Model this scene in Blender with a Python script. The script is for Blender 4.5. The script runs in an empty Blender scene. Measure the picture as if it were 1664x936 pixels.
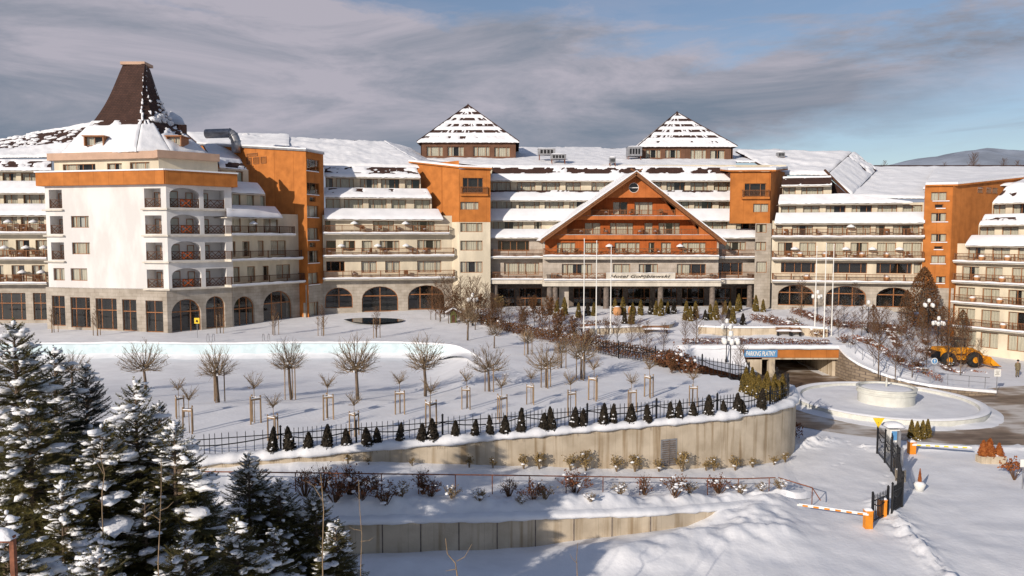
import bpy, bmesh, math, random
import numpy as np
from mathutils import Vector, noise as mnoise
random.seed(7)
sc = bpy.context.scene
COL = sc.collection
# ------------------------------------------------------------------ camera
FPX, CZ = 1200.0, 10.8                       # focal length in 1664-px units, camera height
TH = math.atan(83.0 / FPX)                   # pitch down
cam_d = bpy.data.cameras.new('camera'); cam = bpy.data.objects.new('camera', cam_d); COL.objects.link(cam)
cam.location = (0, 0, CZ); cam.rotation_euler = (math.pi/2 - TH, 0, 0)
cam_d.sensor_width = 36; cam_d.lens = 36*FPX/1664; cam_d.clip_end = 20000; cam_d.clip_start = 0.1
sc.camera = cam
# ------------------------------------------------------------------ light
SUN_AZ = math.atan2(-0.60, -0.80)            # where the sun stands (x, y)
SUN_EL = math.radians(20)
w = bpy.data.worlds.new('World'); sc.world = w; w.use_nodes = True
nt = w.node_tree; nt.nodes.clear(); N = nt.nodes.new; L = nt.links.new
def wm(op, a, b=None, clamp=False):
    n = N('ShaderNodeMath'); n.operation = op; n.use_clamp = clamp
    for i, v in enumerate((a, b)):
        if v is None: continue
        if isinstance(v, (int, float)): n.inputs[i].default_value = v
        else: L(v, n.inputs[i])
    return n.outputs[0]
sky = N('ShaderNodeTexSky'); sky.sky_type = 'NISHITA'; sky.sun_disc = False
sky.sun_elevation = SUN_EL; sky.sun_rotation = SUN_AZ; sky.air_density = 1.0; sky.dust_density = 0.8; sky.altitude = 700
tc = N('ShaderNodeTexCoord'); sep = N('ShaderNodeSeparateXYZ'); L(tc.outputs['Generated'], sep.inputs[0])
hx = wm('DIVIDE', sep.outputs[0], wm('SQRT', wm('ADD', wm('MULTIPLY', sep.outputs[0], sep.outputs[0]), wm('MULTIPLY', sep.outputs[1], sep.outputs[1]))))
el = sep.outputs[2]
mp = N('ShaderNodeMapping'); mp.inputs['Scale'].default_value = (1.5, 1.5, 6.0); L(tc.outputs['Generated'], mp.inputs[0])
n1 = N('ShaderNodeTexNoise'); n1.inputs['Scale'].default_value = 2.1; n1.inputs['Detail'].default_value = 8; n1.inputs['Roughness'].default_value = 0.63; n1.inputs['Distortion'].default_value = 0.35
L(mp.outputs[0], n1.inputs[0])
mp2 = N('ShaderNodeMapping'); mp2.inputs['Scale'].default_value = (1, 1, 4.6); mp2.inputs['Location'].default_value = (3.1, 1.7, .4); L(tc.outputs['Generated'], mp2.inputs[0])
n2 = N('ShaderNodeTexNoise'); n2.inputs['Scale'].default_value = 3.4; n2.inputs['Detail'].default_value = 7; n2.inputs['Roughness'].default_value = 0.64; n2.inputs['Distortion'].default_value = 0.5; L(mp2.outputs[0], n2.inputs[0])
nn = wm('SUBTRACT', n1.outputs[0], 0.5)
upper = wm('ADD', wm('SUBTRACT', 0.292, wm('MULTIPLY', hx, 0.10)), wm('MULTIPLY', nn, 0.24))
lower = wm('ADD', wm('ADD', -0.035, wm('MULTIPLY', hx, 0.33)), wm('MULTIPLY', nn, -0.16))
f_up = wm('MULTIPLY', wm('SUBTRACT', upper, el), 24.0, True)
f_lo = wm('MULTIPLY', wm('SUBTRACT', el, lower), 13.0, True)
bank = wm('MULTIPLY', f_up, f_lo)
high = wm('MULTIPLY', wm('MULTIPLY', wm('SUBTRACT', n1.outputs[0], 0.56), 7.0, True), 0.5)
thin = wm('ADD', 0.10, wm('MULTIPLY', wm('MULTIPLY', wm('SUBTRACT', n2.outputs[0], 0.45), 2.2, True), 0.35))
cf = wm('MAXIMUM', wm('MULTIPLY', bank, 0.97), wm('MAXIMUM', high, thin))
ccol = N('ShaderNodeValToRGB'); cr = ccol.color_ramp
cr.elements[0].position = 0.30; cr.elements[0].color = (1.95, 2.38, 3.1, 1)
cr.elements[1].position = 0.74; cr.elements[1].color = (4.7, 4.45, 5.1, 1)
e = cr.elements.new(0.52); e.color = (3.05, 3.2, 3.85, 1)
L(wm('ADD', wm('ADD', wm('MULTIPLY', n2.outputs[0], 1.3), wm('MULTIPLY', wm('SUBTRACT', el, 0.11), 1.0)), -0.155), ccol.inputs[0])
skm = N('ShaderNodeMixRGB'); skm.blend_type = 'MULTIPLY'; skm.inputs[0].default_value = 1; L(sky.outputs[0], skm.inputs[1]); skm.inputs[2].default_value = (0.95, 0.95, 1.0, 1)
mix = N('ShaderNodeMixRGB'); L(cf, mix.inputs[0]); L(skm.outputs[0], mix.inputs[1]); L(ccol.outputs[0], mix.inputs[2])
bg = N('ShaderNodeBackground'); bg.inputs[1].default_value = 0.097; L(mix.outputs[0], bg.inputs[0])
wo = N('ShaderNodeOutputWorld'); L(bg.outputs[0], wo.inputs[0])
sl = bpy.data.lights.new('sun', 'SUN'); sl.energy = 4.4; sl.angle = math.radians(0.5); sl.color = (1.0, 0.89, 0.765)
so = bpy.data.objects.new('sun', sl); COL.objects.link(so); so.location = (-60, -80, 60)
sd = Vector((-math.sin(SUN_AZ)*math.cos(SUN_EL), -math.cos(SUN_AZ)*math.cos(SUN_EL), -math.sin(SUN_EL)))
so.rotation_euler = sd.to_track_quat('-Z', 'Y').to_euler()
sc.view_settings.view_transform = 'Standard'; sc.view_settings.look = 'None'; sc.view_settings.gamma = 1
sc.view_settings.use_curve_mapping = False; sc.view_settings.exposure = 0.0
# ------------------------------------------------------------------ materials
M = {}
def mat(name, col, rough=0.8, var=0.0, vscale=1.0, bump=0.0, bscale=8.0, col2=None, lo=0.4, hi=0.6, metal=0.0, stretch=None, spec=0.3, trans=0.0):
    m = bpy.data.materials.new(name); m.use_nodes = True; t = m.node_tree; b = t.nodes['Principled BSDF']
    b.inputs['Base Color'].default_value = (*col, 1); b.inputs['Roughness'].default_value = rough; b.inputs['Metallic'].default_value = metal
    b.inputs['Specular IOR Level'].default_value = spec
    g = t.nodes.new('ShaderNodeNewGeometry'); src = g.outputs['Position']
    if stretch:
        mp = t.nodes.new('ShaderNodeMapping'); mp.inputs['Scale'].default_value = stretch; t.links.new(src, mp.inputs[0]); src = mp.outputs[0]
    if var or col2:
        n = t.nodes.new('ShaderNodeTexNoise'); n.inputs['Scale'].default_value = vscale; n.inputs['Detail'].default_value = 5; n.inputs['Roughness'].default_value = 0.6
        t.links.new(src, n.inputs[0])
        r = t.nodes.new('ShaderNodeValToRGB'); r.color_ramp.elements[0].position = lo; r.color_ramp.elements[1].position = hi
        c2 = col2 if col2 else tuple(min(1, c*(1+var)) for c in col); c1 = col if col2 else tuple(c*(1-var) for c in col)
        r.color_ramp.elements[0].color = (*c1, 1); r.color_ramp.elements[1].color = (*c2, 1)
        t.links.new(n.outputs[0], r.inputs[0]); t.links.new(r.outputs[0], b.inputs['Base Color'])
    if bump:
        n = t.nodes.new('ShaderNodeTexNoise'); n.inputs['Scale'].default_value = bscale; n.inputs['Detail'].default_value = 4
        t.links.new(g.outputs['Position'], n.inputs[0])
        bp = t.nodes.new('ShaderNodeBump'); bp.inputs['Strength'].default_value = bump; bp.inputs['Distance'].default_value = 0.05
        t.links.new(n.outputs[0], bp.inputs['Height']); t.links.new(bp.outputs[0], b.inputs['Normal'])
    M[name] = m; return m
mat('snow', (.80, .81, .84), .75, .035, .8, .35, 5)
mat('snow_fine', (.80, .81, .84), .75, .03, 2, .5, 14)
mat('stucco_white', (.665, .645, .625), .9, .09, .45, .15, 20, stretch=(1, 1, .35))
mat('stucco_cream', (.62, .55, .425), .9, .10, .6, .15, 20, stretch=(1, 1, .4))
mat('ledge', (.60, .55, .47), .9, .12, 1.2, stretch=(1, 1, .3))
mat('fascia_pink', (.48, .32, .23), .8, .06, 1)
mat('timber', (.20, .085, .035), .7, .25, 6)
mat('timber_dark', (.085, .038, .02), .7, .25, 5)
mat('frame', (.30, .125, .048), .55, .15, 4)
mat('interior', (.018, .016, .015), .9)  # near-black backing: darkness of unlit rooms put into the colour
mat('curtain', (.66, .60, .50), .9, .15, 5, stretch=(6, 6, .2))
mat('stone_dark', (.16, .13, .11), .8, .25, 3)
mat('metal', (.36, .36, .37), .4, .15, 2, metal=.6)
mat('iron', (.012, .012, .014), .5, .2, 3)
mat('rust', (.20, .075, .04), .7, .3, 6)
mat('pool', (.56, .68, .72), .4, .08, 1.2)
mat('water', (.015, .025, .035), .05, spec=.5)
mat('bark', (.145, .105, .075), .9, .3, 12, stretch=(1, 1, .25))
mat('bark_pale', (.24, .17, .105), .9, .25, 12, stretch=(1, 1, .25))
mat('twig', (.115, .062, .033), .9, .3, 6)
mat('twig_pale', (.20, .145, .09), .9, .3, 6)
mat('stake', (.25, .17, .10), .85, .3, 5, stretch=(1, 1, .2))
mat('needle', (.045, .047, .015), .65, col2=(.17, .14, .042), vscale=3.0, lo=.35, hi=.7)
mat('needle_dark', (.016, .022, .014), .7, col2=(.05, .055, .028), vscale=3, lo=.35, hi=.7)
mat('thuja', (.028, .028, .013), .75, col2=(.075, .058, .022), vscale=8, lo=.35, hi=.7)
mat('thuja_dark', (.016, .014, .011), .8, col2=(.040, .028, .016), vscale=8, lo=.35, hi=.7)
mat('thuja_gold', (.10, .072, .016), .75, col2=(.21, .14, .03), vscale=6, lo=.35, hi=.7)
mat('leaf_brown', (.085, .036, .013), .8, col2=(.19, .085, .03), vscale=5, lo=.35, hi=.7)
mat('leaf_red', (.11, .036, .015), .8, col2=(.22, .085, .032), vscale=5, lo=.35, hi=.7)
mat('leaf_tan', (.19, .13, .05), .8, col2=(.32, .22, .085), vscale=7, lo=.35, hi=.7)
mat('leaf_orange', (.22, .055, .012), .8, col2=(.33, .11, .025), vscale=6, lo=.35, hi=.7)
mat('yellow', (.75, .30, .015), .4, .08, 3)
mat('barrier_orange', (.68, .24, .02), .5, .12, 2)
mat('white_paint', (.75, .74, .70), .5, .05, 3)
mat('sign_blue', (.10, .27, .50), .5)
mat('sign_yellow', (.80, .55, .03), .5)
mat('rubber', (.02, .02, .02), .8)
mat('hat_green', (.09, .10, .03), .8)
mat('ink', (.045, .035, .03), .7)
mat('skin', (.45, .26, .18), .6)
mat('cloth_khaki', (.17, .135, .08), .9, .2, 9)
mat('cloth_dark', (.02, .02, .025), .9)
mat('red_cloth', (.42, .025, .02), .8)
mat('fountain', (.60, .60, .55), .7, .08, 1.5)
mat('brick', (.30, .115, .05), .85, .35, 5)
mat('clay', (.50, .25, .11), .8, .1, 3)
mat('orange_panel', (.62, .115, .01), .7, .1, 3)
mat('hill', (.27, .31, .38), .95, .18, .004)  # pale blue-grey base colour stands in for distance haze

def nodes_of(name): 
    t = M[name].node_tree; return t, t.nodes['Principled BSDF']
def stone_mat(name, c1, c2, mortar, sc_, off=(0, 0, 0), w=0.9, h=0.4, msize=.012):
    m = mat(name, c1, .85, bump=.2, bscale=10); t, b = nodes_of(name)
    g = t.nodes.new('ShaderNodeNewGeometry'); s = t.nodes.new('ShaderNodeSeparateXYZ'); t.links.new(g.outputs['Position'], s.inputs[0])
    ad = t.nodes.new('ShaderNodeMath'); ad.operation = 'ADD'; t.links.new(s.outputs[0], ad.inputs[0])
    mu = t.nodes.new('ShaderNodeMath'); mu.operation = 'MULTIPLY'; mu.inputs[1].default_value = .8; t.links.new(s.outputs[1], mu.inputs[0]); t.links.new(mu.outputs[0], ad.inputs[1])
    c = t.nodes.new('ShaderNodeCombineXYZ'); t.links.new(ad.outputs[0], c.inputs[0]); t.links.new(s.outputs[2], c.inputs[1])
    br = t.nodes.new('ShaderNodeTexBrick'); br.inputs['Scale'].default_value = sc_; br.inputs['Brick Width'].default_value = w; br.inputs['Row Height'].default_value = h
    br.inputs['Color1'].default_value = (*c1, 1); br.inputs['Color2'].default_value = (*c2, 1); br.inputs['Mortar'].default_value = (*mortar, 1); br.inputs['Mortar Size'].default_value = msize
    t.links.new(c.outputs[0], br.inputs[0])
    n = t.nodes.new('ShaderNodeTexNoise'); n.inputs['Scale'].default_value = .9; n.inputs['Detail'].default_value = 6; t.links.new(g.outputs['Position'], n.inputs[0])
    r = t.nodes.new('ShaderNodeValToRGB'); r.color_ramp.elements[0].position = .3; r.color_ramp.elements[0].color = (.72, .70, .67, 1); r.color_ramp.elements[1].position = .65
    t.links.new(n.outputs[0], r.inputs[0])
    mx = t.nodes.new('ShaderNodeMixRGB'); mx.blend_type = 'MULTIPLY'; mx.inputs[0].default_value = 1; t.links.new(br.outputs[0], mx.inputs[1]); t.links.new(r.outputs[0], mx.inputs[2])
    t.links.new(mx.outputs[0], b.inputs['Base Color'])
stone_mat('stone', (.47, .42, .36), (.40, .355, .30), (.27, .24, .20), 1.0)
stone_mat('stone_gable', (.52, .46, .40), (.47, .415, .36), (.33, .29, .25), 1.0, w=.8, h=.5)
stone_mat('shingle', (.075, .036, .026), (.055, .027, .021), (.03, .016, .013), 1.0, w=.35, h=.22, msize=.02)
stone_mat('orange', (.52, .185, .042), (.49, .172, .038), (.36, .115, .022), 1.0, w=1.6, h=30, msize=.02)
stone_mat('orange_red', (.48, .125, .028), (.46, .118, .026), (.30, .07, .015), 1.0, w=.22, h=40, msize=.015)
stone_mat('orange_gable', (.52, .16, .042), (.50, .152, .04), (.33, .095, .02), 1.0, w=1.6, h=30, msize=.02)
stone_mat('concrete', (.60, .51, .39), (.57, .485, .37), (.45, .38, .28), 1.0, w=1.3, h=9, msize=.012)
stone_mat('rubble', (.34, .27, .20), (.24, .19, .14), (.15, .12, .10), 1.0, w=.55, h=.3, msize=.03)
stone_mat('roof_brown', (.16, .08, .05), (.15, .075, .047), (.09, .045, .03), 1.0, w=1.4, h=20, msize=.02)
# concrete: streaks running down from the coping
t, b = nodes_of('concrete'); src = b.inputs['Base Color'].links[0].from_socket
g = t.nodes.new('ShaderNodeNewGeometry'); mp = t.nodes.new('ShaderNodeMapping'); mp.inputs['Scale'].default_value = (2.2, 2.2, .12); t.links.new(g.outputs['Position'], mp.inputs[0])
n = t.nodes.new('ShaderNodeTexNoise'); n.inputs['Scale'].default_value = 1.3; n.inputs['Detail'].default_value = 6; t.links.new(mp.outputs[0], n.inputs[0])
r = t.nodes.new('ShaderNodeValToRGB'); r.color_ramp.elements[0].position = .32; r.color_ramp.elements[0].color = (.62, .55, .46, 1); r.color_ramp.elements[1].position = .48
t.links.new(n.outputs[0], r.inputs[0]); mx = t.nodes.new('ShaderNodeMixRGB'); mx.blend_type = 'MULTIPLY'; mx.inputs[0].default_value = 1
t.links.new(src, mx.inputs[1]); t.links.new(r.outputs[0], mx.inputs[2]); t.links.new(mx.outputs[0], b.inputs['Base Color'])
# glass: thin clear pane with a sharp reflection
m = bpy.data.materials.new('glass'); m.use_nodes = True; t = m.node_tree; t.nodes.clear(); M['glass'] = m
o = t.nodes.new('ShaderNodeOutputMaterial'); mx = t.nodes.new('ShaderNodeMixShader'); tr = t.nodes.new('ShaderNodeBsdfTransparent'); gl = t.nodes.new('ShaderNodeBsdfGlossy'); lwn = t.nodes.new('ShaderNodeLayerWeight'); pw_ = t.nodes.new('ShaderNodeMath'); pw_.operation = 'POWER'; pw_.inputs[1].default_value = 4; fr = t.nodes.new('ShaderNodeMath'); fr.operation = 'MULTIPLY_ADD'; fr.inputs[1].default_value = .9; fr.inputs[2].default_value = .07
tr.inputs[0].default_value = (.80, .82, .80, 1); gl.inputs['Roughness'].default_value = .03; t.links.new(lwn.outputs['Facing'], pw_.inputs[0]); t.links.new(pw_.outputs[0], fr.inputs[0])
t.links.new(fr.outputs[0], mx.inputs[0]); t.links.new(tr.outputs[0], mx.inputs[1]); t.links.new(gl.outputs[0], mx.inputs[2]); t.links.new(mx.outputs[0], o.inputs[0])
# road: wet brown slush between trodden snow, in ruts
m = mat('slush', (.10, .075, .055), .45); t, b = nodes_of('slush')
g = t.nodes.new('ShaderNodeNewGeometry')
def slnoise(scale, det, sx=(1, 1, 1)):
    mp = t.nodes.new('ShaderNodeMapping'); mp.inputs['Scale'].default_value = sx; t.links.new(g.outputs['Position'], mp.inputs[0])
    n = t.nodes.new('ShaderNodeTexNoise'); n.inputs['Scale'].default_value = scale; n.inputs['Detail'].default_value = det; n.inputs['Roughness'].default_value = .62; t.links.new(mp.outputs[0], n.inputs[0]); return n.outputs[0]
ra = t.nodes.new('ShaderNodeValToRGB'); ra.color_ramp.elements[0].position = .44; ra.color_ramp.elements[0].color = (.115, .078, .052, 1); ra.color_ramp.elements[1].position = .62; ra.color_ramp.elements[1].color = (.60, .57, .54, 1)
e = ra.color_ramp.elements.new(.53); e.color = (.27, .20, .145, 1)
ad = t.nodes.new('ShaderNodeMath'); ad.operation = 'MULTIPLY_ADD'; t.links.new(slnoise(.16, 3), ad.inputs[0]); ad.inputs[1].default_value = .75
ad2 = t.nodes.new('ShaderNodeMath'); ad2.operation = 'MULTIPLY'; t.links.new(slnoise(1.1, 6, (.45, 1.6, 1)), ad2.inputs[0]); ad2.inputs[1].default_value = .3; t.links.new(ad2.outputs[0], ad.inputs[2])
t.links.new(ad.outputs[0], ra.inputs[0]); t.links.new(ra.outputs[0], b.inputs['Base Color'])
bp = t.nodes.new('ShaderNodeBump'); bp.inputs['Strength'].default_value = .6; bp.inputs['Distance'].default_value = .08; t.links.new(ad.outputs[0], bp.inputs['Height']); t.links.new(bp.outputs[0], b.inputs['Normal'])

# ------------------------------------------------------------------ photo geometry helpers
CT, ST = math.cos(TH), math.sin(TH)
def ray(px, py):
    u = (px-832)/FPX; v = (468-py)/FPX
    return (u, CT+v*ST, -ST+v*CT)
def atY(px, py, Y):
    d = ray(px, py); k = Y/d[1]; return Vector((d[0]*k, Y, CZ+d[2]*k))
def atZ(px, py, z=0.0):
    d = ray(px, py); k = (z-CZ)/d[2]; return Vector((d[0]*k, d[1]*k, z))
def pt(px, Y, py=385):
    p = atY(px, py, Y); return (p.x, p.y)
def nz(x, y, z=0.0): return mnoise.noise(Vector((x, y, z)))
def fbm(x, y, z=0.0): return nz(x, y, z)+.5*nz(2*x, 2*y, z+3)+.25*nz(4*x, 4*y, z+7)
def sm(a, b, x):
    t = min(1, max(0, (x-a)/(b-a))); return t*t*(3-2*t)
def lerp(a, b, t): return a+(b-a)*t
def interp(x, xs, ys): return float(np.interp(x, xs, ys))
# ------------------------------------------------------------------ mesh builder
def origin_of(o):
    p = Vector((0, 0, 0))
    while o is not None: p += o.location; o = o.parent
    return p
class MB:
    def __init__(s): s.v = []; s.f = []; s.m = []
    def face(s, pts, mi=0):
        i = len(s.v); s.v += [tuple(p) for p in pts]; s.f.append(tuple(range(i, i+len(pts)))); s.m.append(mi)
    def hexa(s, P, mi=0):                       # 8 points: bottom ring 0-3, top ring 4-7
        i = len(s.v); s.v += [tuple(p) for p in P]
        for q in ((0, 3, 2, 1), (4, 5, 6, 7), (0, 1, 5, 4), (1, 2, 6, 5), (2, 3, 7, 6), (3, 0, 4, 7)):
            s.f.append(tuple(i+k for k in q)); s.m.append(mi)
    def box(s, c, size, mi=0, rz=0.0):
        hx_, hy, hz = size[0]/2, size[1]/2, size[2]/2; ca, sa = math.cos(rz), math.sin(rz)
        s.hexa([(c[0]+x*ca-y*sa, c[1]+x*sa+y*ca, c[2]+z) for z in (-hz, hz) for x, y in ((-hx_, -hy), (hx_, -hy), (hx_, hy), (-hx_, hy))], mi)
    def bar(s, a, b, w, h=None, mi=0):           # square bar between two points
        a, b = Vector(a), Vector(b); d = b-a
        if d.length < 1e-6: return
        d.normalize(); h = h or w
        r = d.cross(Vector((0, 0, 1)))
        if r.length < 1e-4: r = Vector((1, 0, 0))
        r.normalize(); q = r.cross(d); r *= w/2; q *= h/2
        s.hexa([a-r-q, a+r-q, a+r+q, a-r+q, b-r-q, b+r-q, b+r+q, b-r+q], mi)
    def tube(s, pts, rad, n=6, mi=0, cap=True):
        P = [Vector(p) for p in pts]; k = len(P)
        if isinstance(rad, (int, float)): rad = [rad]*k
        i0 = len(s.v); ref = None
        for j in range(k):
            d = (P[min(j+1, k-1)]-P[max(j-1, 0)])
            if d.length < 1e-9: d = Vector((0, 0, 1))
            d.normalize()
            if ref is None: ref = d.orthogonal().normalized()
            ref = (ref-d*ref.dot(d))
            ref = ref.normalized() if ref.length > 1e-5 else d.orthogonal().normalized()
            q = d.cross(ref)
            for a in range(n):
                t_ = 2*math.pi*a/n; s.v.append(tuple(P[j]+(ref*math.cos(t_)+q*math.sin(t_))*rad[j]))
        for j in range(k-1):
            for a in range(n):
                b_ = (a+1) % n; s.f.append((i0+j*n+a, i0+j*n+b_, i0+(j+1)*n+b_, i0+(j+1)*n+a)); s.m.append(mi)
        if cap:
            s.f.append(tuple(i0+a for a in range(n))[::-1]); s.m.append(mi)
            s.f.append(tuple(i0+(k-1)*n+a for a in range(n))); s.m.append(mi)
    def lathe(s, c, prof, n=24, mi=0, rx=1.0):   # prof: (r, z)
        i0 = len(s.v); k = len(prof)
        for r, z in prof:
            for a in range(n):
                t_ = 2*math.pi*a/n; s.v.append((c[0]+r*math.cos(t_)*rx, c[1]+r*math.sin(t_), c[2]+z))
        for j in range(k-1):
            for a in range(n):
                b_ = (a+1) % n; s.f.append((i0+j*n+a, i0+j*n+b_, i0+(j+1)*n+b_, i0+(j+1)*n+a)); s.m.append(mi)
        if prof[0][0] > 1e-4: s.f.append(tuple(i0+a for a in range(n))[::-1]); s.m.append(mi)
        if prof[-1][0] > 1e-4: s.f.append(tuple(i0+(k-1)*n+a for a in range(n))); s.m.append(mi)
    def grid(s, fn, nu, nv, mi=0, skip=None):
        i0 = len(s.v)
        for j in range(nv+1):
            for i in range(nu+1): s.v.append(tuple(fn(i/nu, j/nv)))
        for j in range(nv):
            for i in range(nu):
                if skip and skip((i+.5)/nu, (j+.5)/nv): continue
                a = i0+j*(nu+1)+i; s.f.append((a, a+1, a+nu+2, a+nu+1)); s.m.append(mi)
    def blob(s, c, r, sq=(1, 1, .6), seed=0, amp=.3, mi=0, sub=1, rz=0.0):
        V, Fc = ICO[sub]; i0 = len(s.v); ca, sa = math.cos(rz), math.sin(rz)
        for p in V:
            k = r*(1+amp*nz(p[0]*1.4+seed*3.1, p[1]*1.4, p[2]*1.4+seed)); x, y, z = p[0]*k*sq[0], p[1]*k*sq[1], p[2]*k*sq[2]
            s.v.append((c[0]+x*ca-y*sa, c[1]+x*sa+y*ca, c[2]+z))
        for q in Fc: s.f.append((i0+q[0], i0+q[1], i0+q[2])); s.m.append(mi)
    def mesh(s, name, mats, off=Vector((0, 0, 0)), smooth=False):
        me = bpy.data.meshes.new(name)
        V = np.array(s.v, dtype=np.float64).reshape(-1, 3)-np.array(off)
        me.from_pydata([tuple(p) for p in V.tolist()], [], s.f)
        for m_ in ([mats] if isinstance(mats, str) else mats): me.materials.append(M[m_])
        if len(me.materials) > 1: me.polygons.foreach_set('material_index', s.m)
        if smooth: me.polygons.foreach_set('use_smooth', [True]*len(me.polygons))
        me.update(); return me
    def build(s, name, mats, parent=None, smooth=False):
        if not s.f: return None
        off = origin_of(parent) if parent is not None else Vector((0, 0, 0))
        o = bpy.data.objects.new(name, s.mesh(name, mats, off, smooth)); COL.objects.link(o)
        if parent is not None: o.parent = parent
        return o
ICO = {}
for sub in (1, 2, 3):
    bm = bmesh.new(); bmesh.ops.create_icosphere(bm, subdivisions=sub, radius=1); bm.verts.ensure_lookup_table()
    ICO[sub] = ([tuple(v.co) for v in bm.verts], [tuple(v.index for v in f.verts) for f in bm.faces]); bm.free()
def thing(name, label, cat, loc=(0, 0, 0), rz=0.0, group=None):
    o = bpy.data.objects.new(name, None); COL.objects.link(o); o.location = loc; o.rotation_euler = (0, 0, rz); o.empty_display_size = .2
    o['label'] = label; o['category'] = cat
    if group: o['group'] = group
    return o
def tag(o, label, cat, group=None):
    o['label'] = label; o['category'] = cat
    if group: o['group'] = group
    return o
def struct(mb, name, mats, smooth=False):
    o = mb.build(name, mats, None, smooth); o['kind'] = 'structure'; return o
def stuff(o):
    if o is not None: o['kind'] = 'stuff'
    return o
def inst(root, loc, rz=0.0, scale=1.0, label=None, group=None):
    r = root.copy(); COL.objects.link(r); r.location = loc; r.rotation_euler = (0, 0, rz); r.scale = (scale,)*3 if not hasattr(scale, '__len__') else scale
    if label: r['label'] = label
    if group: r['group'] = group
    for ch in root.children:
        c = ch.copy(); COL.objects.link(c); c.parent = r
        for gch in ch.children:
            d = gch.copy(); COL.objects.link(d); d.parent = c
    return r
ORD = ['', 'second', 'third', 'fourth', 'fifth', 'sixth', 'seventh', 'eighth', 'ninth', 'tenth', 'eleventh', 'twelfth', 'thirteenth', 'fourteenth', 'fifteenth', 'sixteenth', 'seventeenth', 'eighteenth', 'nineteenth', 'twentieth']
TENS = ['twenty', 'thirty', 'forty']
def ordl(i, n, side='left'):
    if i == 0: return 'leftmost' if side == 'left' else 'rightmost'
    if i == n-1 and n > 2: return 'rightmost' if side == 'left' else 'leftmost'
    if i < 20: return ORD[i]+' from the '+side
    k = i+1; tens = TENS[k//10-2]; un = k % 10
    if un == 0: return tens[:-1]+'ieth from the '+side
    return tens+'-'+['', 'first', 'second', 'third', 'fourth', 'fifth', 'sixth', 'seventh', 'eighth', 'ninth'][un]+' from the '+side
# ------------------------------------------------------------------ the hotel
HOTEL = thing('hotel_building', 'large cream and orange mountain hotel with snowy stepped roofs and dark corner spire', 'hotel', (0, 100, 0))
class Wall:
    def __init__(s, A, B):
        s.A = Vector((A[0], A[1])); B = Vector((B[0], B[1])); s.d = (B-s.A).normalized(); s.L = (B-s.A).length
        s.n = Vector((s.d.y, -s.d.x))
        if s.n.dot(-s.A) < 0: s.n = -s.n
    def off(s, k):
        w_ = Wall.__new__(Wall); w_.A = s.A+s.n*k; w_.d = s.d; w_.n = s.n; w_.L = s.L; return w_
    def uz(s, px, py):
        d = ray(px, py); k = s.A.dot(s.n)/(d[0]*s.n.x+d[1]*s.n.y)
        return (Vector((d[0]*k, d[1]*k))-s.A).dot(s.d), CZ+d[2]*k
    def p(s, u, z, o=0.0):
        q = s.A+s.d*u+s.n*o; return Vector((q.x, q.y, z))
    def at(s, px, py, o=0.0):
        u, z = s.uz(px, py); return s.p(u, z, o)
    def box(s, mb, u0, u1, z0, z1, o0, o1, mi=0):
        mb.hexa([s.p(u, z, o) for z in (z0, z1) for u, o in ((u0, o1), (u1, o1), (u1, o0), (u0, o0))], mi)
def wall(a, b): return Wall(pt(*a), pt(*b))
WR = random.Random(5)
def window(W, u0, u1, z0, z1, style='c', parent=None, rec=.14, cells=None, transom=False, fm='frame', fw=.07):
    """frame (the part) with one pane for each light and a curtain behind"""
    parent = parent or HOTEL
    wd = u1-u0; n = cells or max(1, min(5, int(round(wd/.95))))
    mb = MB(); o0, o1 = -rec-.06, -rec
    W.box(mb, u0, u1, z1-fw, z1, o0, o1); W.box(mb, u0, u1, z0, z0+fw, o0, o1)
    cuts = [u0+wd*i/n for i in range(n+1)]
    if n >= 3 and style != 'e': cuts[1] -= wd*.08; cuts[-2] += wd*.08
    for i, c in enumerate(cuts):
        a = c if i == 0 else (c-fw if i == n else c-fw/2); W.box(mb, a, a+fw, z0+fw, z1-fw, o0, o1)
    zt = z0+(z1-z0)*.62
    if transom: W.box(mb, u0, u1, zt-.05, zt+.05, o0, o1+.02)
    f = mb.build('window', fm, parent)
    for i in range(n):
        g = MB(); g.face([W.p(cuts[i]+fw/2, z0+fw, -rec-.03), W.p(cuts[i+1]-fw/2, z0+fw, -rec-.03), W.p(cuts[i+1]-fw/2, z1-fw, -rec-.03), W.p(cuts[i]+fw/2, z1-fw, -rec-.03)])
        g.build('pane', 'glass', f)
    if style != 'd':
        mb = MB(); k = WR.random()
        spans = [(0, 1)] if k < .72 else ([(0, .38), (.66, 1)] if k < .88 else [(0, .45)])
        for a, b_ in spans:
            ua, ub = u0+wd*a+.02, u0+wd*b_-.02; ns = max(4, int((ub-ua)/.16))
            mb.grid(lambda s_, t_, ua=ua, ub=ub, ns=ns: W.p(lerp(ua, ub, s_), lerp(z0+.02, z1-.02, t_), -rec-.2+.035*math.sin(s_*ns*math.pi)), ns*2, 1)
        mb.build('curtain', 'curtain', f, True)
    return f
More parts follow.
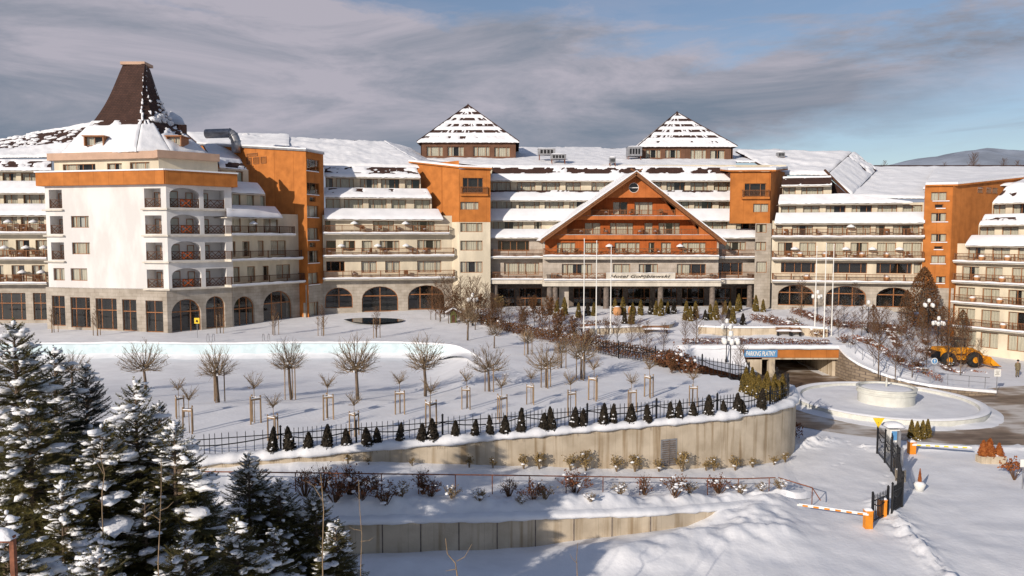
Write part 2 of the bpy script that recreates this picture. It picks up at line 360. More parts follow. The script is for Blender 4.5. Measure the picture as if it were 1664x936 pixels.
def panel(W, u0, u1, z0, z1, m_, ops, name='wall', parent=None, back='interior'):
    """wall sheet with real openings; ops: (ua, ub, za, zb, depth, arch_rise)"""
    us = sorted({u0, u1, *[o[0] for o in ops], *[o[1] for o in ops]}); zs = sorted({z0, z1, *[o[2] for o in ops], *[o[3] for o in ops]})
    us = [u for u in us if u0 <= u <= u1]; zs = [z for z in zs if z0 <= z <= z1]
    mb = MB()
    for i in range(len(us)-1):
        for j in range(len(zs)-1):
            cu, cz = (us[i]+us[i+1])/2, (zs[j]+zs[j+1])/2
            if any(o[0] < cu < o[1] and o[2] < cz < o[3] for o in ops): continue
            mb.face([W.p(us[i], zs[j]), W.p(us[i+1], zs[j]), W.p(us[i+1], zs[j+1]), W.p(us[i], zs[j+1])])
    for o in ops:
        ua, ub, za, zb, dp, rise = o
        q = [(ua, za), (ub, za)]
        if rise:
            c = (ua+ub)/2; hw = (ub-ua)/2; K = 10
            arc = [(c+hw*math.cos(math.pi*k/K), zb-rise+rise*math.sin(math.pi*k/K)) for k in range(K+1)]
            for k in range(K):
                mb.face([W.p(*arc[k]), W.p(arc[k][0], zb), W.p(arc[k+1][0], zb), W.p(*arc[k+1])])
            q += arc
        else: q += [(ub, zb), (ua, zb)]
        for k in range(len(q)):
            a, b_ = q[k], q[(k+1) % len(q)]
            if abs(a[0]-b_[0])+abs(a[1]-b_[1]) < 1e-6: continue
            mb.face([W.p(*a), W.p(*b_), W.p(*b_, -dp), W.p(*a, -dp)])
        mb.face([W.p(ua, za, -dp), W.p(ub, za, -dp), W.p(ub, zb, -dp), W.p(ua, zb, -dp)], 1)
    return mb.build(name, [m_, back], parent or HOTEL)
def arch_window(W, ua, ub, za, zb, rise, n=2, bars=(.62,), rec=.3, fm='frame', fw=.1):
    mb = MB(); c = (ua+ub)/2; hw = (ub-ua)/2; K = 12
    arc = [(c+hw*math.cos(math.pi*k/K), zb-rise+rise*math.sin(math.pi*k/K)) for k in range(K+1)]
    top = lambda u: zb-rise+rise*math.sqrt(max(0, 1-((u-c)/hw)**2))
    for k in range(K):
        a, b_ = arc[k], arc[k+1]; a2 = (c+(a[0]-c)*(1-fw/hw), a[1]-fw*math.sin(math.pi*k/K)); b2 = (c+(b_[0]-c)*(1-fw/hw), b_[1]-fw*math.sin(math.pi*(k+1)/K))
        mb.hexa([W.p(*x, -rec-.08) for x in (a, b_, b2, a2)]+[W.p(*x, -rec) for x in (a, b_, b2, a2)])
    W.box(mb, ua, ua+fw, za, zb-rise, -rec-.08, -rec); W.box(mb, ub-fw, ub, za, zb-rise, -rec-.08, -rec); W.box(mb, ua, ub, za, za+fw, -rec-.08, -rec)
    for i in range(1, n):
        u = ua+(ub-ua)*i/n; W.box(mb, u-fw/2, u+fw/2, za+fw, top(u)-.02, -rec-.08, -rec)
    for b_ in bars:
        z = za+(zb-za)*b_; W.box(mb, ua+.02, ub-.02, z-.06, z+.06, -rec-.07, -rec+.02)
    f = mb.build('window', fm, HOTEL)
    for i in range(n):
        u0, u1 = ua+(ub-ua)*i/n, ua+(ub-ua)*(i+1)/n; g = MB(); S = 6
        P = [W.p(u0, za, -rec-.04), W.p(u1, za, -rec-.04)]+[W.p(lerp(u1, u0, k/S), top(lerp(u1, u0, k/S)), -rec-.04) for k in range(S+1)]
        g.face(P); g.build('pane', 'glass', f)
    return f
def facade(W, xr, x0, x1, y0, y1, m_, rects=(), arches=(), name='wall', dep=.55, zlo=None):
    """wall stretch given by what the photo shows of it; xr is the column its heights are read at"""
    Z = lambda y: W.uz(xr, y)[1]
    ym = (y0+y1)/2; u0, u1 = W.uz(x0, ym)[0], W.uz(x1, ym)[0]
    z0, z1 = (Z(y1) if zlo is None else zlo), Z(y0); ops = []; todo = []
    for r_ in rects:
        xa, xb, ya, yb = r_[:4]; st = r_[4] if len(r_) > 4 else 'c'
        ua, ub = W.uz(xa, (ya+yb)/2)[0], W.uz(xb, (ya+yb)/2)[0]; ua = max(ua, u0+.05); ub = min(ub, u1-.05)
        if ub-ua < .25: continue
        za, zb = max(Z(yb), z0+.02), Z(ya); ops.append((ua, ub, za, zb, dep, 0)); todo.append((ua, ub, za, zb, st))
    for a in arches:
        xa, xb, ya, yb, rise, n_ = a
        ua, ub = max(W.uz(xa, (ya+yb)/2)[0], u0+.05), min(W.uz(xb, (ya+yb)/2)[0], u1-.05); za, zb = max(Z(yb), z0+.02), Z(ya)
        rr = min(rise*(zb-za), (ub-ua)/2*1.0); ops.append((ua, ub, za, zb, 1.2, rr)); arch_window(W, ua, ub, za, zb, rr, n_)
    o = panel(W, u0, u1, z0, z1, m_, ops, name)
    for ua, ub, za, zb, st in todo: window(W, ua, ub, za, zb, st.replace('t', '') or 'd', transom='t' in st)
    return o
def railing(W, u0, u1, z, o, h=.95, style='bars', parent=None, m_='timber', ends=0.0):
    mb = MB(); S = lambda a, b_, zz0, zz1, t_=.05: W.box(mb, a, b_, zz0, zz1, o-t_/2, o+t_/2)
    S(u0, u1, z+h-.07, z+h, .09); S(u0, u1, z+.08, z+.14)
    n = max(2, int((u1-u0)/.16))
    if style == 'bars':
        for i in range(n+1): u = lerp(u0, u1, i/n); S(u-.018, u+.018, z+.14, z+h-.07, .03)
    else:
        k = max(1, int(round((u1-u0)/.9)))
        for i in range(k):
            a, b_ = lerp(u0, u1, i/k), lerp(u0, u1, (i+1)/k)
            mb.bar(W.p(a, z+.14, o), W.p(b_, z+h-.07, o), .06); mb.bar(W.p(b_, z+.14, o+.01), W.p(a, z+h-.07, o+.01), .06)
            c = (a+b_)/2; mb.bar(W.p(c, z+.14, o), W.p(a, z+h*.52, o), .05); mb.bar(W.p(c, z+.14, o), W.p(b_, z+h*.52, o), .05)
    k = max(1, int((u1-u0)/2.2))
    for i in range(k+1): u = lerp(u0+.05, u1-.05, i/k); S(u-.05, u+.05, z, z+h+.03, .1)
    if ends:
        for u in (u0, u1):
            mb.bar(W.p(u, z+h-.035, o), W.p(u, z+h-.035, o-ends), .07)
            for i in range(int(ends/.16)): mb.bar(W.p(u, z+.1, o-.16*i), W.p(u, z+h-.05, o-.16*i), .035)
    return mb.build('railing', m_, parent or HOTEL)
def balcony(W, xr, x0, x1, yl, dp=1.2, th=.28, style='bars', h=.95, m_='ledge', snow=True, rail=True, rm='timber', soffit=True):
    Wf = W.off(dp); z = Wf.uz(xr, yl)[1]; u0, u1 = Wf.uz(x0, yl)[0], Wf.uz(x1, yl)[0]
    mb = MB(); W.box(mb, u0, u1, z-th, z, -.02, dp)
    s_ = mb.build('balcony', m_, HOTEL)
    if rail: railing(W, u0+.05, u1-.05, z, dp-.08, h, style, s_, rm, ends=dp-.15)
    if snow:
        mb = MB(); n = max(4, int((u1-u0)/.3))
        def sf(a, b_):
            uu = lerp(u0-.02, u1+.02, a); k = .10+.07*fbm(uu*.8, z, 2.0); th_ = [(-.01, -.06), (dp*.0+.10, -.10-k*.6), (.13, k*.4), (.05, k), (-.16, k*.9), (-.2, .0)]
            i = b_*5; i0 = min(4, int(i)); f = i-i0; q = (lerp(th_[i0][0], th_[i0+1][0], f), lerp(th_[i0][1], th_[i0+1][1], f))
            return W.p(uu, z+q[1]-.01, dp+q[0])
        mb.grid(sf, n, 5); mb.build('snow_lip', 'snow_fine', s_, True)
    return s_, z, u0, u1
def snowquad(A, B, C, D, name='roof', th=.22, bare=None, base='shingle', slab=.16, res=.35, seed=0.0, parent=None, lip=.12, sname='snow_cover'):
    """roof plane A-B (eave, left to right) C-D (top, right to left) with its own snow sheet lying on it"""
    A, B, C, D = map(Vector, (A, B, C, D)); nrm = (B-A).cross(D-A).normalized()
    if nrm.z < 0: nrm = -nrm
    mb = MB(); dn = nrm*slab; bl = lambda u, v: (A*(1-u)+B*u)*(1-v)+(D*(1-u)+C*u)*v
    mb.grid(bl, 8, 5); mb.grid(lambda u, v: bl(1-u, v)-dn, 8, 5)
    for a_, b_ in ((A, B), (B, C), (C, D), (D, A)): mb.face([a_-dn, b_-dn, b_, a_])
    o = mb.build(name, base, parent or HOTEL)
    lu = max((B-A).length, (C-D).length); lv = max((D-A).length, (C-B).length); res = res if bare is None else min(res, .24); nu = max(3, min(320, int(lu/res))); nv = max(3, min(60, int(lv/res)))
    dirv = ((D-A)+(C-B)).normalized()
    def pos(u, v): return (A*(1-u)+B*u)*(1-v)+(D*(1-u)+C*u)*v
    def fn(u, v):
        q = pos(u, v); k = th*(.75+.45*fbm(q.x*.4+seed, q.y*.33, q.z*.45)+.12*fbm(q.x*1.5, q.y*1.5, q.z*1.5+seed))
        e_ = min(v*nv, (1-v)*nv*1.0, 1)*1.0; e2 = min(u*nu, (1-u)*nu, 1); k = max(.03, k)*(0.25+.75*e_)*(.4+.6*e2)+.012
        if bare is not None:
            x = u*lu; s_ = fbm(x*bare.get('f', .35)+seed*7, v*lv*bare.get('fv', .6)+seed, 1.5)+.4*fbm(x*1.7, v*lv*2.4, seed)
            lo, hi = bare['v']; wv = sm(lo-.12, lo+.06, v)*(1-sm(hi-.06, hi+.12, v)); m_ = (s_+bare['a'])*wv-(1-wv)*.7
            k = max(k, .04)*max(-.45, min(1, (.05-m_)/.22))
        p = q+nrm*k
        if v == 0: p += -dirv*(lip*(.6+.8*abs(fbm(u*lu*.9, seed, 4))))-nrm*.03
        return p
    s_ = MB(); s_.grid(fn, nu, nv)
    # skirt along the eave so that the snow has an edge
    i0 = len(s_.v)
    for i in range(nu+1): s_.v.append(tuple(Vector(s_.v[i])-Vector((0, 0, .09+.12*abs(nz(i*.7, seed, 1))))))
    for i in range(nu): s_.f.append((i0+i, i0+i+1, i+1, i)); s_.m.append(0)
    s_.build(sname, 'snow', o, True)
    return o
def edge(tab):
    ys = [t_[0] for t_ in tab]; xs = [t_[1] for t_ in tab]
    return lambda y: interp(y, ys, xs)
def mansard(W, xr, rows, xl, xq, s0=-.9, step=1.5, mwall='stucco_cream', seed=0):
    """rows from the lowest: (y_eave, y_top, bare, (w0, w1, [(xa, xb)...]) or None)"""
    s_ = s0
    for k, (ye, yt, bare, wins) in enumerate(rows):
        Wa, Wb = W.off(-s_), W.off(-s_-step-.25)
        ye -= 2.2; yt += 1.2; ze, zt = Wa.uz(xr, ye)[1], Wb.uz(xr, yt)[1]
        P = lambda w_, x, y, z: w_.p(w_.uz(x, y)[0], z)
        snowquad(P(Wa, xl(ye), ye, ze), P(Wa, xq(ye), ye, ze), P(Wb, xq(yt), yt, zt), P(Wb, xl(yt), yt, zt), th=.17, bare=bare, lip=.07, seed=seed+k*1.7)
        mb = MB(); ua, ub = Wa.uz(xl(ye), ye)[0], Wa.uz(xq(ye), ye)[0]     # soffit from the eave back to the wall
        mb.hexa([Wa.p(u, ze-.2+dz, o) for dz in (-.08, 0) for u, o in ((ua+.1, -.05), (ub-.1, -.05), (ub-.1, -step-1.2), (ua+.1, -step-1.2))]); mb.build('eave_soffit', 'ledge', HOTEL)
        if wins:
            y0, y1, lst = wins; Wr = W.off(-s_-step-1.15)
            facade(Wr, xr, xl(y0)+2, xq(y0)-2, y0-4, y1+7, mwall, [(a, b_, y0, y1+5) for a, b_ in lst], dep=.5)
        s_ += step
    return s_
# --- A: frontal wing beyond the corner tower on the left
A_ = wall((-150, 92), (84, 92)); xrA = 40
facade(A_, xrA, -150, 84, 461, 530, 'stone', [(-60, -12, 476, 520, 'dt'), (-6, 42, 476, 520, 'dt'), (54, 77, 476, 520, 'dt')])
facade(A_, xrA, -150, 84, 345, 461, 'stucco_cream',
       [(x, x+21, 431, 458) for x in (-81, -48, -15, 19, 52)]+[(x, x+22, 390, 418) for x in (-73, -41, -8, 26, 58)]+[(-78, -54, 352, 376), (-48, -16, 352, 376), (-10, 28, 352, 376), (34, 72, 352, 376)])
for y in (459, 419, 377): balcony(A_, xrA, -150, 76, y)
mansard(A_, xrA, [(350, 330, None, (316, 329, [(-76, -40), (-33, 0), (6, 29), (38, 72)])), (314, 293, None, (281, 292, [(-76, -40), (-33, 0), (4, 26), (34, 60)])), (277, 258, dict(v=(.15, .85), a=.30, f=.8), None)],
        edge([(200, -150), (400, -150)]), edge([(240, 84), (400, 80)]), seed=3)
for (q, b_) in (([(-150, 258, 97.5), (100, 254, 97.5), (150, 200, 104), (-150, 255, 112)], dict(v=(.40, .95), a=.34, f=.6, fv=1.4)),):
    P = [atY(*x) for x in q]; snowquad(P[0], P[1], P[2], P[3], bare=b_, seed=9, th=.3, res=.3)
# --- T: corner tower
TL, TC, TR = pt(76, 86.2), pt(272, 83), pt(378, 88)
WL, WR_ = Wall(TL, TC), Wall(TC, TR)
gf = [(85, 106, 483, 533, 'dt'), (115, 147, 485, 535, 'dt'), (156, 190, 486, 537, 'dt'), (199, 222, 487, 538, 'dt'), (237, 265, 488, 539, 'dt')]
facade(WL, 230, 76, 272, 469, 548, 'stone', gf)
ulo = lambda W, x, y: W.uz(x, y)[0]
zT = {y: WL.uz(240, y)[1] for y in (300, 306, 337, 340, 350, 380, 383, 394, 423, 426, 438, 468, 470)}
ops = []; lw = []
for xa, xb, ya, yb in ((117, 146, 351, 370), (117, 146, 394, 413), (113, 140, 436, 456), (85, 103, 436, 456)):
    a, b_ = ulo(WL, xa, 400), ulo(WL, xb, 400); z0, z1 = WL.uz(120, yb)[1], WL.uz(120, ya)[1]; ops.append((a, b_, z0, z1, .5, 0)); lw.append((a, b_, z0, z1))
LOGL = [(306, 337), (350, 380), (394, 423), (438, 468)]
for k, (ya, yb) in enumerate(LOGL):
    ops.append((ulo(WL, 237, 400), ulo(WL, 264, 400), zT[yb], zT[ya], 1.5, 0))
    if k < 3: ops.append((ulo(WL, 83, 400), ulo(WL, 104, 400), zT[yb], zT[ya], 1.3, 0))
panel(WL, 0, WL.L, zT[470], zT[300], 'stucco_white', ops, back='stucco_white')
for a in lw: window(WL, *a)
opsR = []
for k, (ya, yb) in enumerate(LOGL):
    opsR.append((ulo(WR_, 278, 400), ulo(WR_, 326, 400), zT[yb], zT[ya]+.12, 1.5, .75)); opsR.append((ulo(WR_, 333, 400), ulo(WR_, 367, 400), zT[yb], zT[ya], 1.5, 0))
panel(WR_, 0, WR_.L, zT[470], zT[300], 'stucco_white', opsR, back='stucco_white')
for W, lst in ((WL, [o for o in ops if o[4] > 1]), (WR_, opsR)):
    for (a, b_, z0, z1, dp, rise) in lst:
        wd = b_-a; Wb = W.off(-dp+.16); window(Wb, a+wd*.1, a+wd*.42, z0+.05, z1-.35, 'd', rec=.02, cells=1)
        if wd > 3: window(Wb, a+wd*.68, a+wd*.92, z0+.05, z1-.45, 'c', rec=.02, cells=1)
        railing(W, a+.02, b_-.02, z0, -.12, 1.0, 'x', HOTEL, 'timber_dark')
        if wd > 3:
            mb = MB(); c = a+wd*.55
            for q in ((c-.5, c+.5, c-.5, c+.5), (c+.5, c-.5, c+.5, c-.5)): mb.bar(W.p(q[0], z0+.12, -.17), W.p(q[1], z0+.92, -.17), .2, .05)
            W.box(mb, c-.6, c+.6, z0+.1, z0+.2, -.22, -.16); W.box(mb, c-.6, c+.6, z0+.84, z0+.94, -.22, -.16); W.box(mb, c-.6, c-.48, z0+.1, z0+.94, -.22, -.16); W.box(mb, c+.48, c+.6, z0+.1, z0+.94, -.22, -.16)
            mb.build('balcony_screen', 'orange_panel', HOTEL)
zb, zs = WR_.uz(300, 540)[1], WR_.uz(300, 470)[1]
facade(WR_, 300, 272, 378, 469, 548, 'stone', (), [(279, 327, 486, 540, .45, 3), (335, 366, 484, 537, .4, 2)])
for y in (340, 383, 426, 470):
    z = zT[y]; mb = MB(); WL.box(mb, ulo(WL, 233, 400), WL.L+.3, z-.1, z+.06, -.02, .32); mb.build('ledge', 'ledge', HOTEL); mb = MB(); WR_.box(mb, .02, WR_.L+.1, z-.097, z+.063, -.02, .31); mb.build('ledge', 'ledge', HOTEL)
    if y < 460: mb = MB(); WL.box(mb, -.25, ulo(WL, 106, 400), z-.1, z+.06, -.02, .3); mb.build('ledge', 'ledge', HOTEL)
z0, z1 = WL.uz(240, 300)[1], WL.uz(270, 277)[1]
mb = MB(); WL.box(mb, -.6, WL.L+.25, z0, z1, -1.5, .6); WR_.box(mb, -.24, WR_.L+.5, z0+.003, z1+.003, -1.5, .62); mb.build('parapet', 'orange', HOTEL)
mb = MB(); WL.box(mb, -.7, WL.L+.3, z1, z1+.16, -1.4, .72); WR_.box(mb, -.3, WR_.L+.6, z1+.004, z1+.165, -1.4, .74); mb.build('snow_lip', 'snow_fine', HOTEL)
W2, W3 = WL.off(-1.3), WR_.off(-1.3)
cu = W2.uz(258, 262)[0]; c3 = W3.uz(258, 262)[0]; z2, z3 = W2.uz(240, 258)[1], W2.uz(240, 246)[1]
zz = z1-.3
facade(W2, 240, 88, 258, 257, 285, 'stucco_cream', [(102, 155, 264, 276), (174, 198, 264, 276), (211, 243, 263, 276)])
facade(W3, 300, 258, 354, 258, 285, 'stucco_cream', ())
mb = MB(); W2.box(mb, W2.uz(82, 252)[0], cu+.3, z2, z3, -2, .55); W3.box(mb, c3-.3, W3.uz(354, 252)[0], z2-.004, z3+.004, -2, .56); mb.build('fascia', 'fascia_pink', HOTEL)
cen = Vector((atY(218, 200, 93).x, 93, 0))
rings = []
for pts_ in ([(100, 248, 87.2), (222, 245, 84.4), (277, 247, 86), (338, 252, 90)], [(152, 203, 90), (231, 195, 89), (247, 194, 89.6), (282, 199, 93)], [(200, 106, 92.6), (235.5, 105, 92.2), (237.5, 105, 92.8), (240, 106, 94)]):
    P = [atY(*q) for q in pts_]; zc = sum(p.z for p in P)/4
    P = [Vector((p.x, p.y, zc)) for p in P]; ctr = cen.copy(); ctr.z = zc
    if len(rings) == 2: back = [P[3]+Vector((-.4, 1.4, 0)), P[0]+Vector((.2, 1.4, 0))]
    else:
        k = (P[0]-P[3]).length; back = [P[3]+Vector((-.35, .9, 0))*k*.6, P[0]+Vector((.25, .95, 0))*k*.6]
    rings.append(P+back)
for k in range(6):
    a, b_ = k, (k+1) % 6
    snowquad(rings[0][a], rings[0][b_], rings[1][b_], rings[1][a], th=.28, bare=(dict(v=(.86, 1.0), a=.3, f=.9) if k in (0, 1) else dict(v=(.6, 1.0), a=.35, f=.9)), seed=20+k, res=.3)
mb = MB()
for k in range(6):
    a, b_ = k, (k+1) % 6; A, B, C, D = rings[1][a], rings[1][b_], rings[2][b_], rings[2][a]
    def sp(u, v):
        p = (A*(1-u)+B*u)*(1-v)+(D*(1-u)+C*u)*v; c = cen.copy(); c.z = p.z; return p+(c-p)*.10*math.sin(math.pi*v)
    mb.grid(sp, 6, 14)
spire = mb.build('spire', 'shingle', HOTEL)
mb = MB()
rr = random.Random(3)
for k in (1, 2, 3):          # snow caught along the hips of the spire
    A, D = rings[1][k], rings[2][k]
    for i in range(26 if k == 3 else 16):
        v = rr.random()**(1.6 if k != 3 else 1.0); p = A*(1-v)+D*v; c = cen.copy(); c.z = p.z; p = p+(c-p)*.10*math.sin(math.pi*v); p += Vector((rr.uniform(-.1, .1), -.05, 0))
        mb.blob(p, rr.uniform(.05, .17)*(1.2-v), (1, .5, 2.2), i+k*50, .5)
for i in range(34):
    v = rr.random()**1.6*.45; u = rr.random(); A, B, C, D = rings[1][2], rings[1][3], rings[2][3], rings[2][2]
    p = (A*(1-u)+B*u)*(1-v)+(D*(1-u)+C*u)*v; c = cen.copy(); c.z = p.z; p = p+(c-p)*.08*math.sin(math.pi*v)
    mb.blob(p, rr.uniform(.2, .5)*(1.0-v), (1.3, .35, .8), i, .6)
stuff(mb.build('snow_patch', 'snow', spire, True))
mb = MB(); P = rings[2]; zc = P[0].z; c = (P[0]+P[2]+P[3]+P[5])/4; mb.box((c.x, c.y, zc+.1), (3.0, 2.2, .35)); mb.build('spire_cap', 'fascia_pink', spire)
for (xa, xb, ya, yb, Y) in ((138, 167, 222, 237, 86.2), (272, 293, 222, 237, 87.6)):
    Wd = Wall(pt(xa, Y), pt(xb, Y)); Z = lambda y: Wd.uz(xa, y)[1]; ua, ub = Wd.uz(xa, ya)[0], Wd.uz(xb, ya)[0]
    mb = MB()
    for q in ((ua-.12, ua), (ub, ub+.12)): Wd.box(mb, q[0], q[1], Z(yb), Z(ya), -2, .1)
    Wd.box(mb, ua-.25, ub+.25, Z(ya), Z(ya)+.14, -2.3, .25); mb.build('dormer', 'frame', HOTEL)
    mb = MB(); Wd.box(mb, ua, ub, Z(yb), Z(ya), -.5, -.4); mb.build('dormer_back', 'interior', HOTEL); window(Wd, ua, ub, Z(yb), Z(ya), 'c', cells=2)
P = [atY(*q) for q in ((272, 200, 96), (300, 201, 96), (296, 192, 99), (277, 180, 99))]; snowquad(*P, th=.2, res=.3)
mb = MB(); p = atY(287, 212, 98); mb.box((p.x, p.y, p.z), (1.6, 2.5, 1.8)); mb.build('roof_lantern', 'roof_brown', HOTEL)
# --- B: wing running back from the tower, facing right, in shade
B_ = wall((378, 88), (497, 97)); xrB = 430
facade(B_, xrB, 378, 499, 461, 545, 'stone', (), [(380, 414, 479, 530, .45, 3), (428, 475, 474, 527, .45, 3)])
facade(B_, xrB, 378, 499, 347, 461, 'stucco_cream', [(375, 390, 432, 456), (402, 415, 432, 456), (427, 437, 432, 456), (449, 472, 431, 454), (374, 383, 392, 416), (394, 406, 392, 416), (419, 429, 391, 416), (440, 465, 391, 415), (376, 392, 355, 377), (404, 418, 355, 377), (428, 452, 355, 377)])
for y, x in ((460, 496), (420, 492), (380, 480)): balcony(B_, xrB, 376, x, y, 1.3, rm='timber_dark')
mansard(B_, xrB, [(354, 334, None, (318, 333, [(379, 391), (401, 413), (423, 434)])), (316, 297, None, (282, 296, [(384, 395), (401, 411)])), (279, 262, dict(v=(.0, .55), a=.2), None)],
        edge([(200, 330), (262, 352), (300, 364), (400, 372)]), edge([(262, 388), (281, 405), (354, 461), (400, 470)]), seed=31, step=1.4)
P = [atY(*q) for q in ((345, 262, 95), (392, 262, 101), (385, 232, 108), (330, 236, 103))]; snowquad(*P, th=.3, seed=12)
# --- orange stair tower between wings B and C
S0, S1 = pt(497, 95.3), pt(527, 99.0)
OS = Wall(S0, S1); dn = Vector((-.86, .51)); OW = Wall(S0, (S0[0]+dn.x*16, S0[1]+dn.y*16))
zT2 = OS.uz(510, 247)[1]; zst = OS.uz(510, 462)[1]
sw = [(499, 519, 259, 278, 'd'), (499, 519, 297, 316, 'd'), (503, 513, 320, 328, 'd'), (499, 518, 334, 353), (499, 518, 370, 390), (503, 513, 394, 402, 'd'), (499, 518, 407, 427), (500, 518, 443, 462)]
facade(OS, 509, 497, 527, 246, 462, 'orange', sw)
facade(OS, 509, 497, 527, 462, 530, 'stone', [(499, 518, 491, 517)])
for s_ in sw:
    if s_[3]-s_[2] > 12:
        a, b_ = OS.uz(s_[0], 400)[0], OS.uz(s_[1], 400)[0]; z = OS.uz(509, s_[3])[1]; mb = MB(); OS.box(mb, a-.05, b_+.05, z-.1, z, -.05, .12); mb.build('window_sill', 'snow_fine', HOTEL)
mb = MB(); u1 = -16.0
uE = OW.uz(322, 240)[0]; uS = OW.uz(497, 245)[0]
zw = lambda u: lerp(OW.uz(497, 246)[1], OW.uz(375, 239)[1], (u-uS)/(OW.uz(375, 239)[0]-uS))
n = 12
for i in range(n):
    a, b_ = lerp(uS, uE, i/n), lerp(uS, uE, (i+1)/n); mb.face([OW.p(a, 0), OW.p(b_, 0), OW.p(b_, zw(b_)), OW.p(a, zw(a))])
ow = mb.build('wall', 'orange', HOTEL)
mb = MB()
P0, P1 = OW.p(uS, zw(uS), .25), OW.p(uE, zw(uE), .25); Q0 = OS.p(OS.L, zw(uS), .25); Q1 = Q0+(P1-P0)*1.0; dz = Vector((0, 0, .22))
P0 = OW.p(uS-.25, zw(uS), .25)
mb.hexa([P0, Q0, Q1, P1, P0+dz, Q0+dz, Q1+dz, P1+dz]); mb.build('roof', 'metal', HOTEL)
mb = MB(); up = dz*1.05; d2 = Vector((0, 0, .38)); mb.hexa([P0+up, Q0+up, Q1+up, P1+up, P0+d2, Q0+d2, Q1+d2, P1+d2]); mb.build('snow_cover', 'snow_fine', HOTEL)
for xa, xb, ya, yb in ((401, 409, 256, 267), (412, 421, 256, 267), (424, 433, 256, 267), (401, 419, 249, 254)):
    ua, ub = OW.uz(xb, ya)[0], OW.uz(xa, ya)[0]; ua, ub = min(ua, ub), max(ua, ub); window(OW.off(.22), ua, ub, OW.uz(410, yb)[1], OW.uz(410, ya)[1], 'd', cells=1)
# --- C: long cream wing left of the centre
C_ = wall((525, 98.5), (745, 102)); xrC = 640
facade(C_, xrC, 525, 746, 456, 512, 'stone', (), [(528, 573, 466, 499, .55, 2), (588, 647, 465, 506, .5, 2), (663, 722, 464, 504, .5, 3)])
facade(C_, xrC, 525, 746, 350, 456, 'stucco_cream', [(530, 560, 424, 441, 'd'), (587, 612, 424, 443), (626, 650, 424, 443), (678, 717, 424, 443), (530, 546, 391, 408, 'd'), (558, 577, 391, 407), (588, 605, 391, 409), (617, 649, 391, 407), (678, 717, 390, 406),
       (528, 537, 359, 376, 'd'), (606, 640, 359, 376), (669, 706, 359, 376)])
for y, x in ((451, 739), (414.5, 738), (378, 730)): balcony(C_, xrC, 525, x, y, 1.2)
mansard(C_, xrC, [(357, 338, None, (324, 337, [(528, 553), (559, 590), (599, 628), (636, 660), (673, 699)])), (322, 305, dict(v=(.45, .95), a=-.15, f=.4), (291, 304, [(528, 541), (546, 575), (585, 614), (619, 649), (658, 682)])), (289, 270, dict(v=(.25, .9), a=-.02, f=.5, fv=1.4), None)],
        edge([(200, 527), (400, 527)]), edge([(262, 672), (275, 677), (358, 722), (400, 738)]), seed=41)
P = [atY(*q) for q in ((440, 269, 104.5), (694, 272, 106.5), (622, 230, 120), (375, 219, 116))]; snowquad(*P, th=.35, seed=14, res=.45, bare=dict(v=(.95, 1), a=.3))
P = [atY(*q) for q in ((694, 272, 106.5), (705, 262, 120), (660, 240, 122), (622, 230, 120))]; snowquad(*P, th=.3, seed=15)
P = [atY(*q) for q in ((330, 240, 108), (470, 236, 112), (470, 219, 118), (300, 215, 118))]; snowquad(*P, th=.25, seed=16, res=.45)
# --- D: orange stair tower left of the gable
D0, D1, D2 = pt(670, 107.4), pt(746, 100.9), pt(797, 101.4)
DA, DB = Wall(D0, D1), Wall(D1, D2)
zo = DB.uz(770, 361)[1]; zt_ = DB.uz(770, 275)[1]
facade(DA, 735, 668, 746, 262, 361, 'orange', ()); facade(DA, 735, 690, 746, 361, 515, 'stucco_cream', ())
ua, ub = DB.uz(751, 300)[0], DB.uz(783, 300)[0]
facade(DB, 770, 746, 797, 275, 361, 'orange', [(752, 785, 289, 313, 'd'), (748, 778, 328, 341)])
facade(DB, 770, 746, 797, 361, 515, 'stucco_cream', [(748, 784, 362, 377), (748, 784, 391, 407), (748, 784, 425, 443)])
balcony(DB, 770, 748, 793, 315, .35, snow=False, m_='orange')
zA = DA.uz(672, 268)[1]; zB = zt_
Pq = [DA.p(-.3, zA+.35, .3), DB.p(0, zB+.1, .45), DB.p(DB.L+.2, zB, .4), DB.p(DB.L+.5, zB+.2, -8), DA.p(0, zA+.6, -6)]
mb = MB(); dz = Vector((0, 0, .18)); mb.face([p for p in Pq]); mb.face([p+dz for p in Pq])
for k in range(5): a, b_ = Pq[k], Pq[(k+1) % 5]; mb.face([a, b_, b_+dz, a+dz])
mb.build('roof', 'orange', HOTEL)
mb = MB(); d0, d1 = dz*1.04, Vector((0, 0, .42)); mb.face([p+d1 for p in Pq])
for k in range(5): a, b_ = Pq[k], Pq[(k+1) % 5]; mb.face([a+d0, b_+d0, b_+d1, a+d1])
mb.build('snow_cover', 'snow_fine', HOTEL)
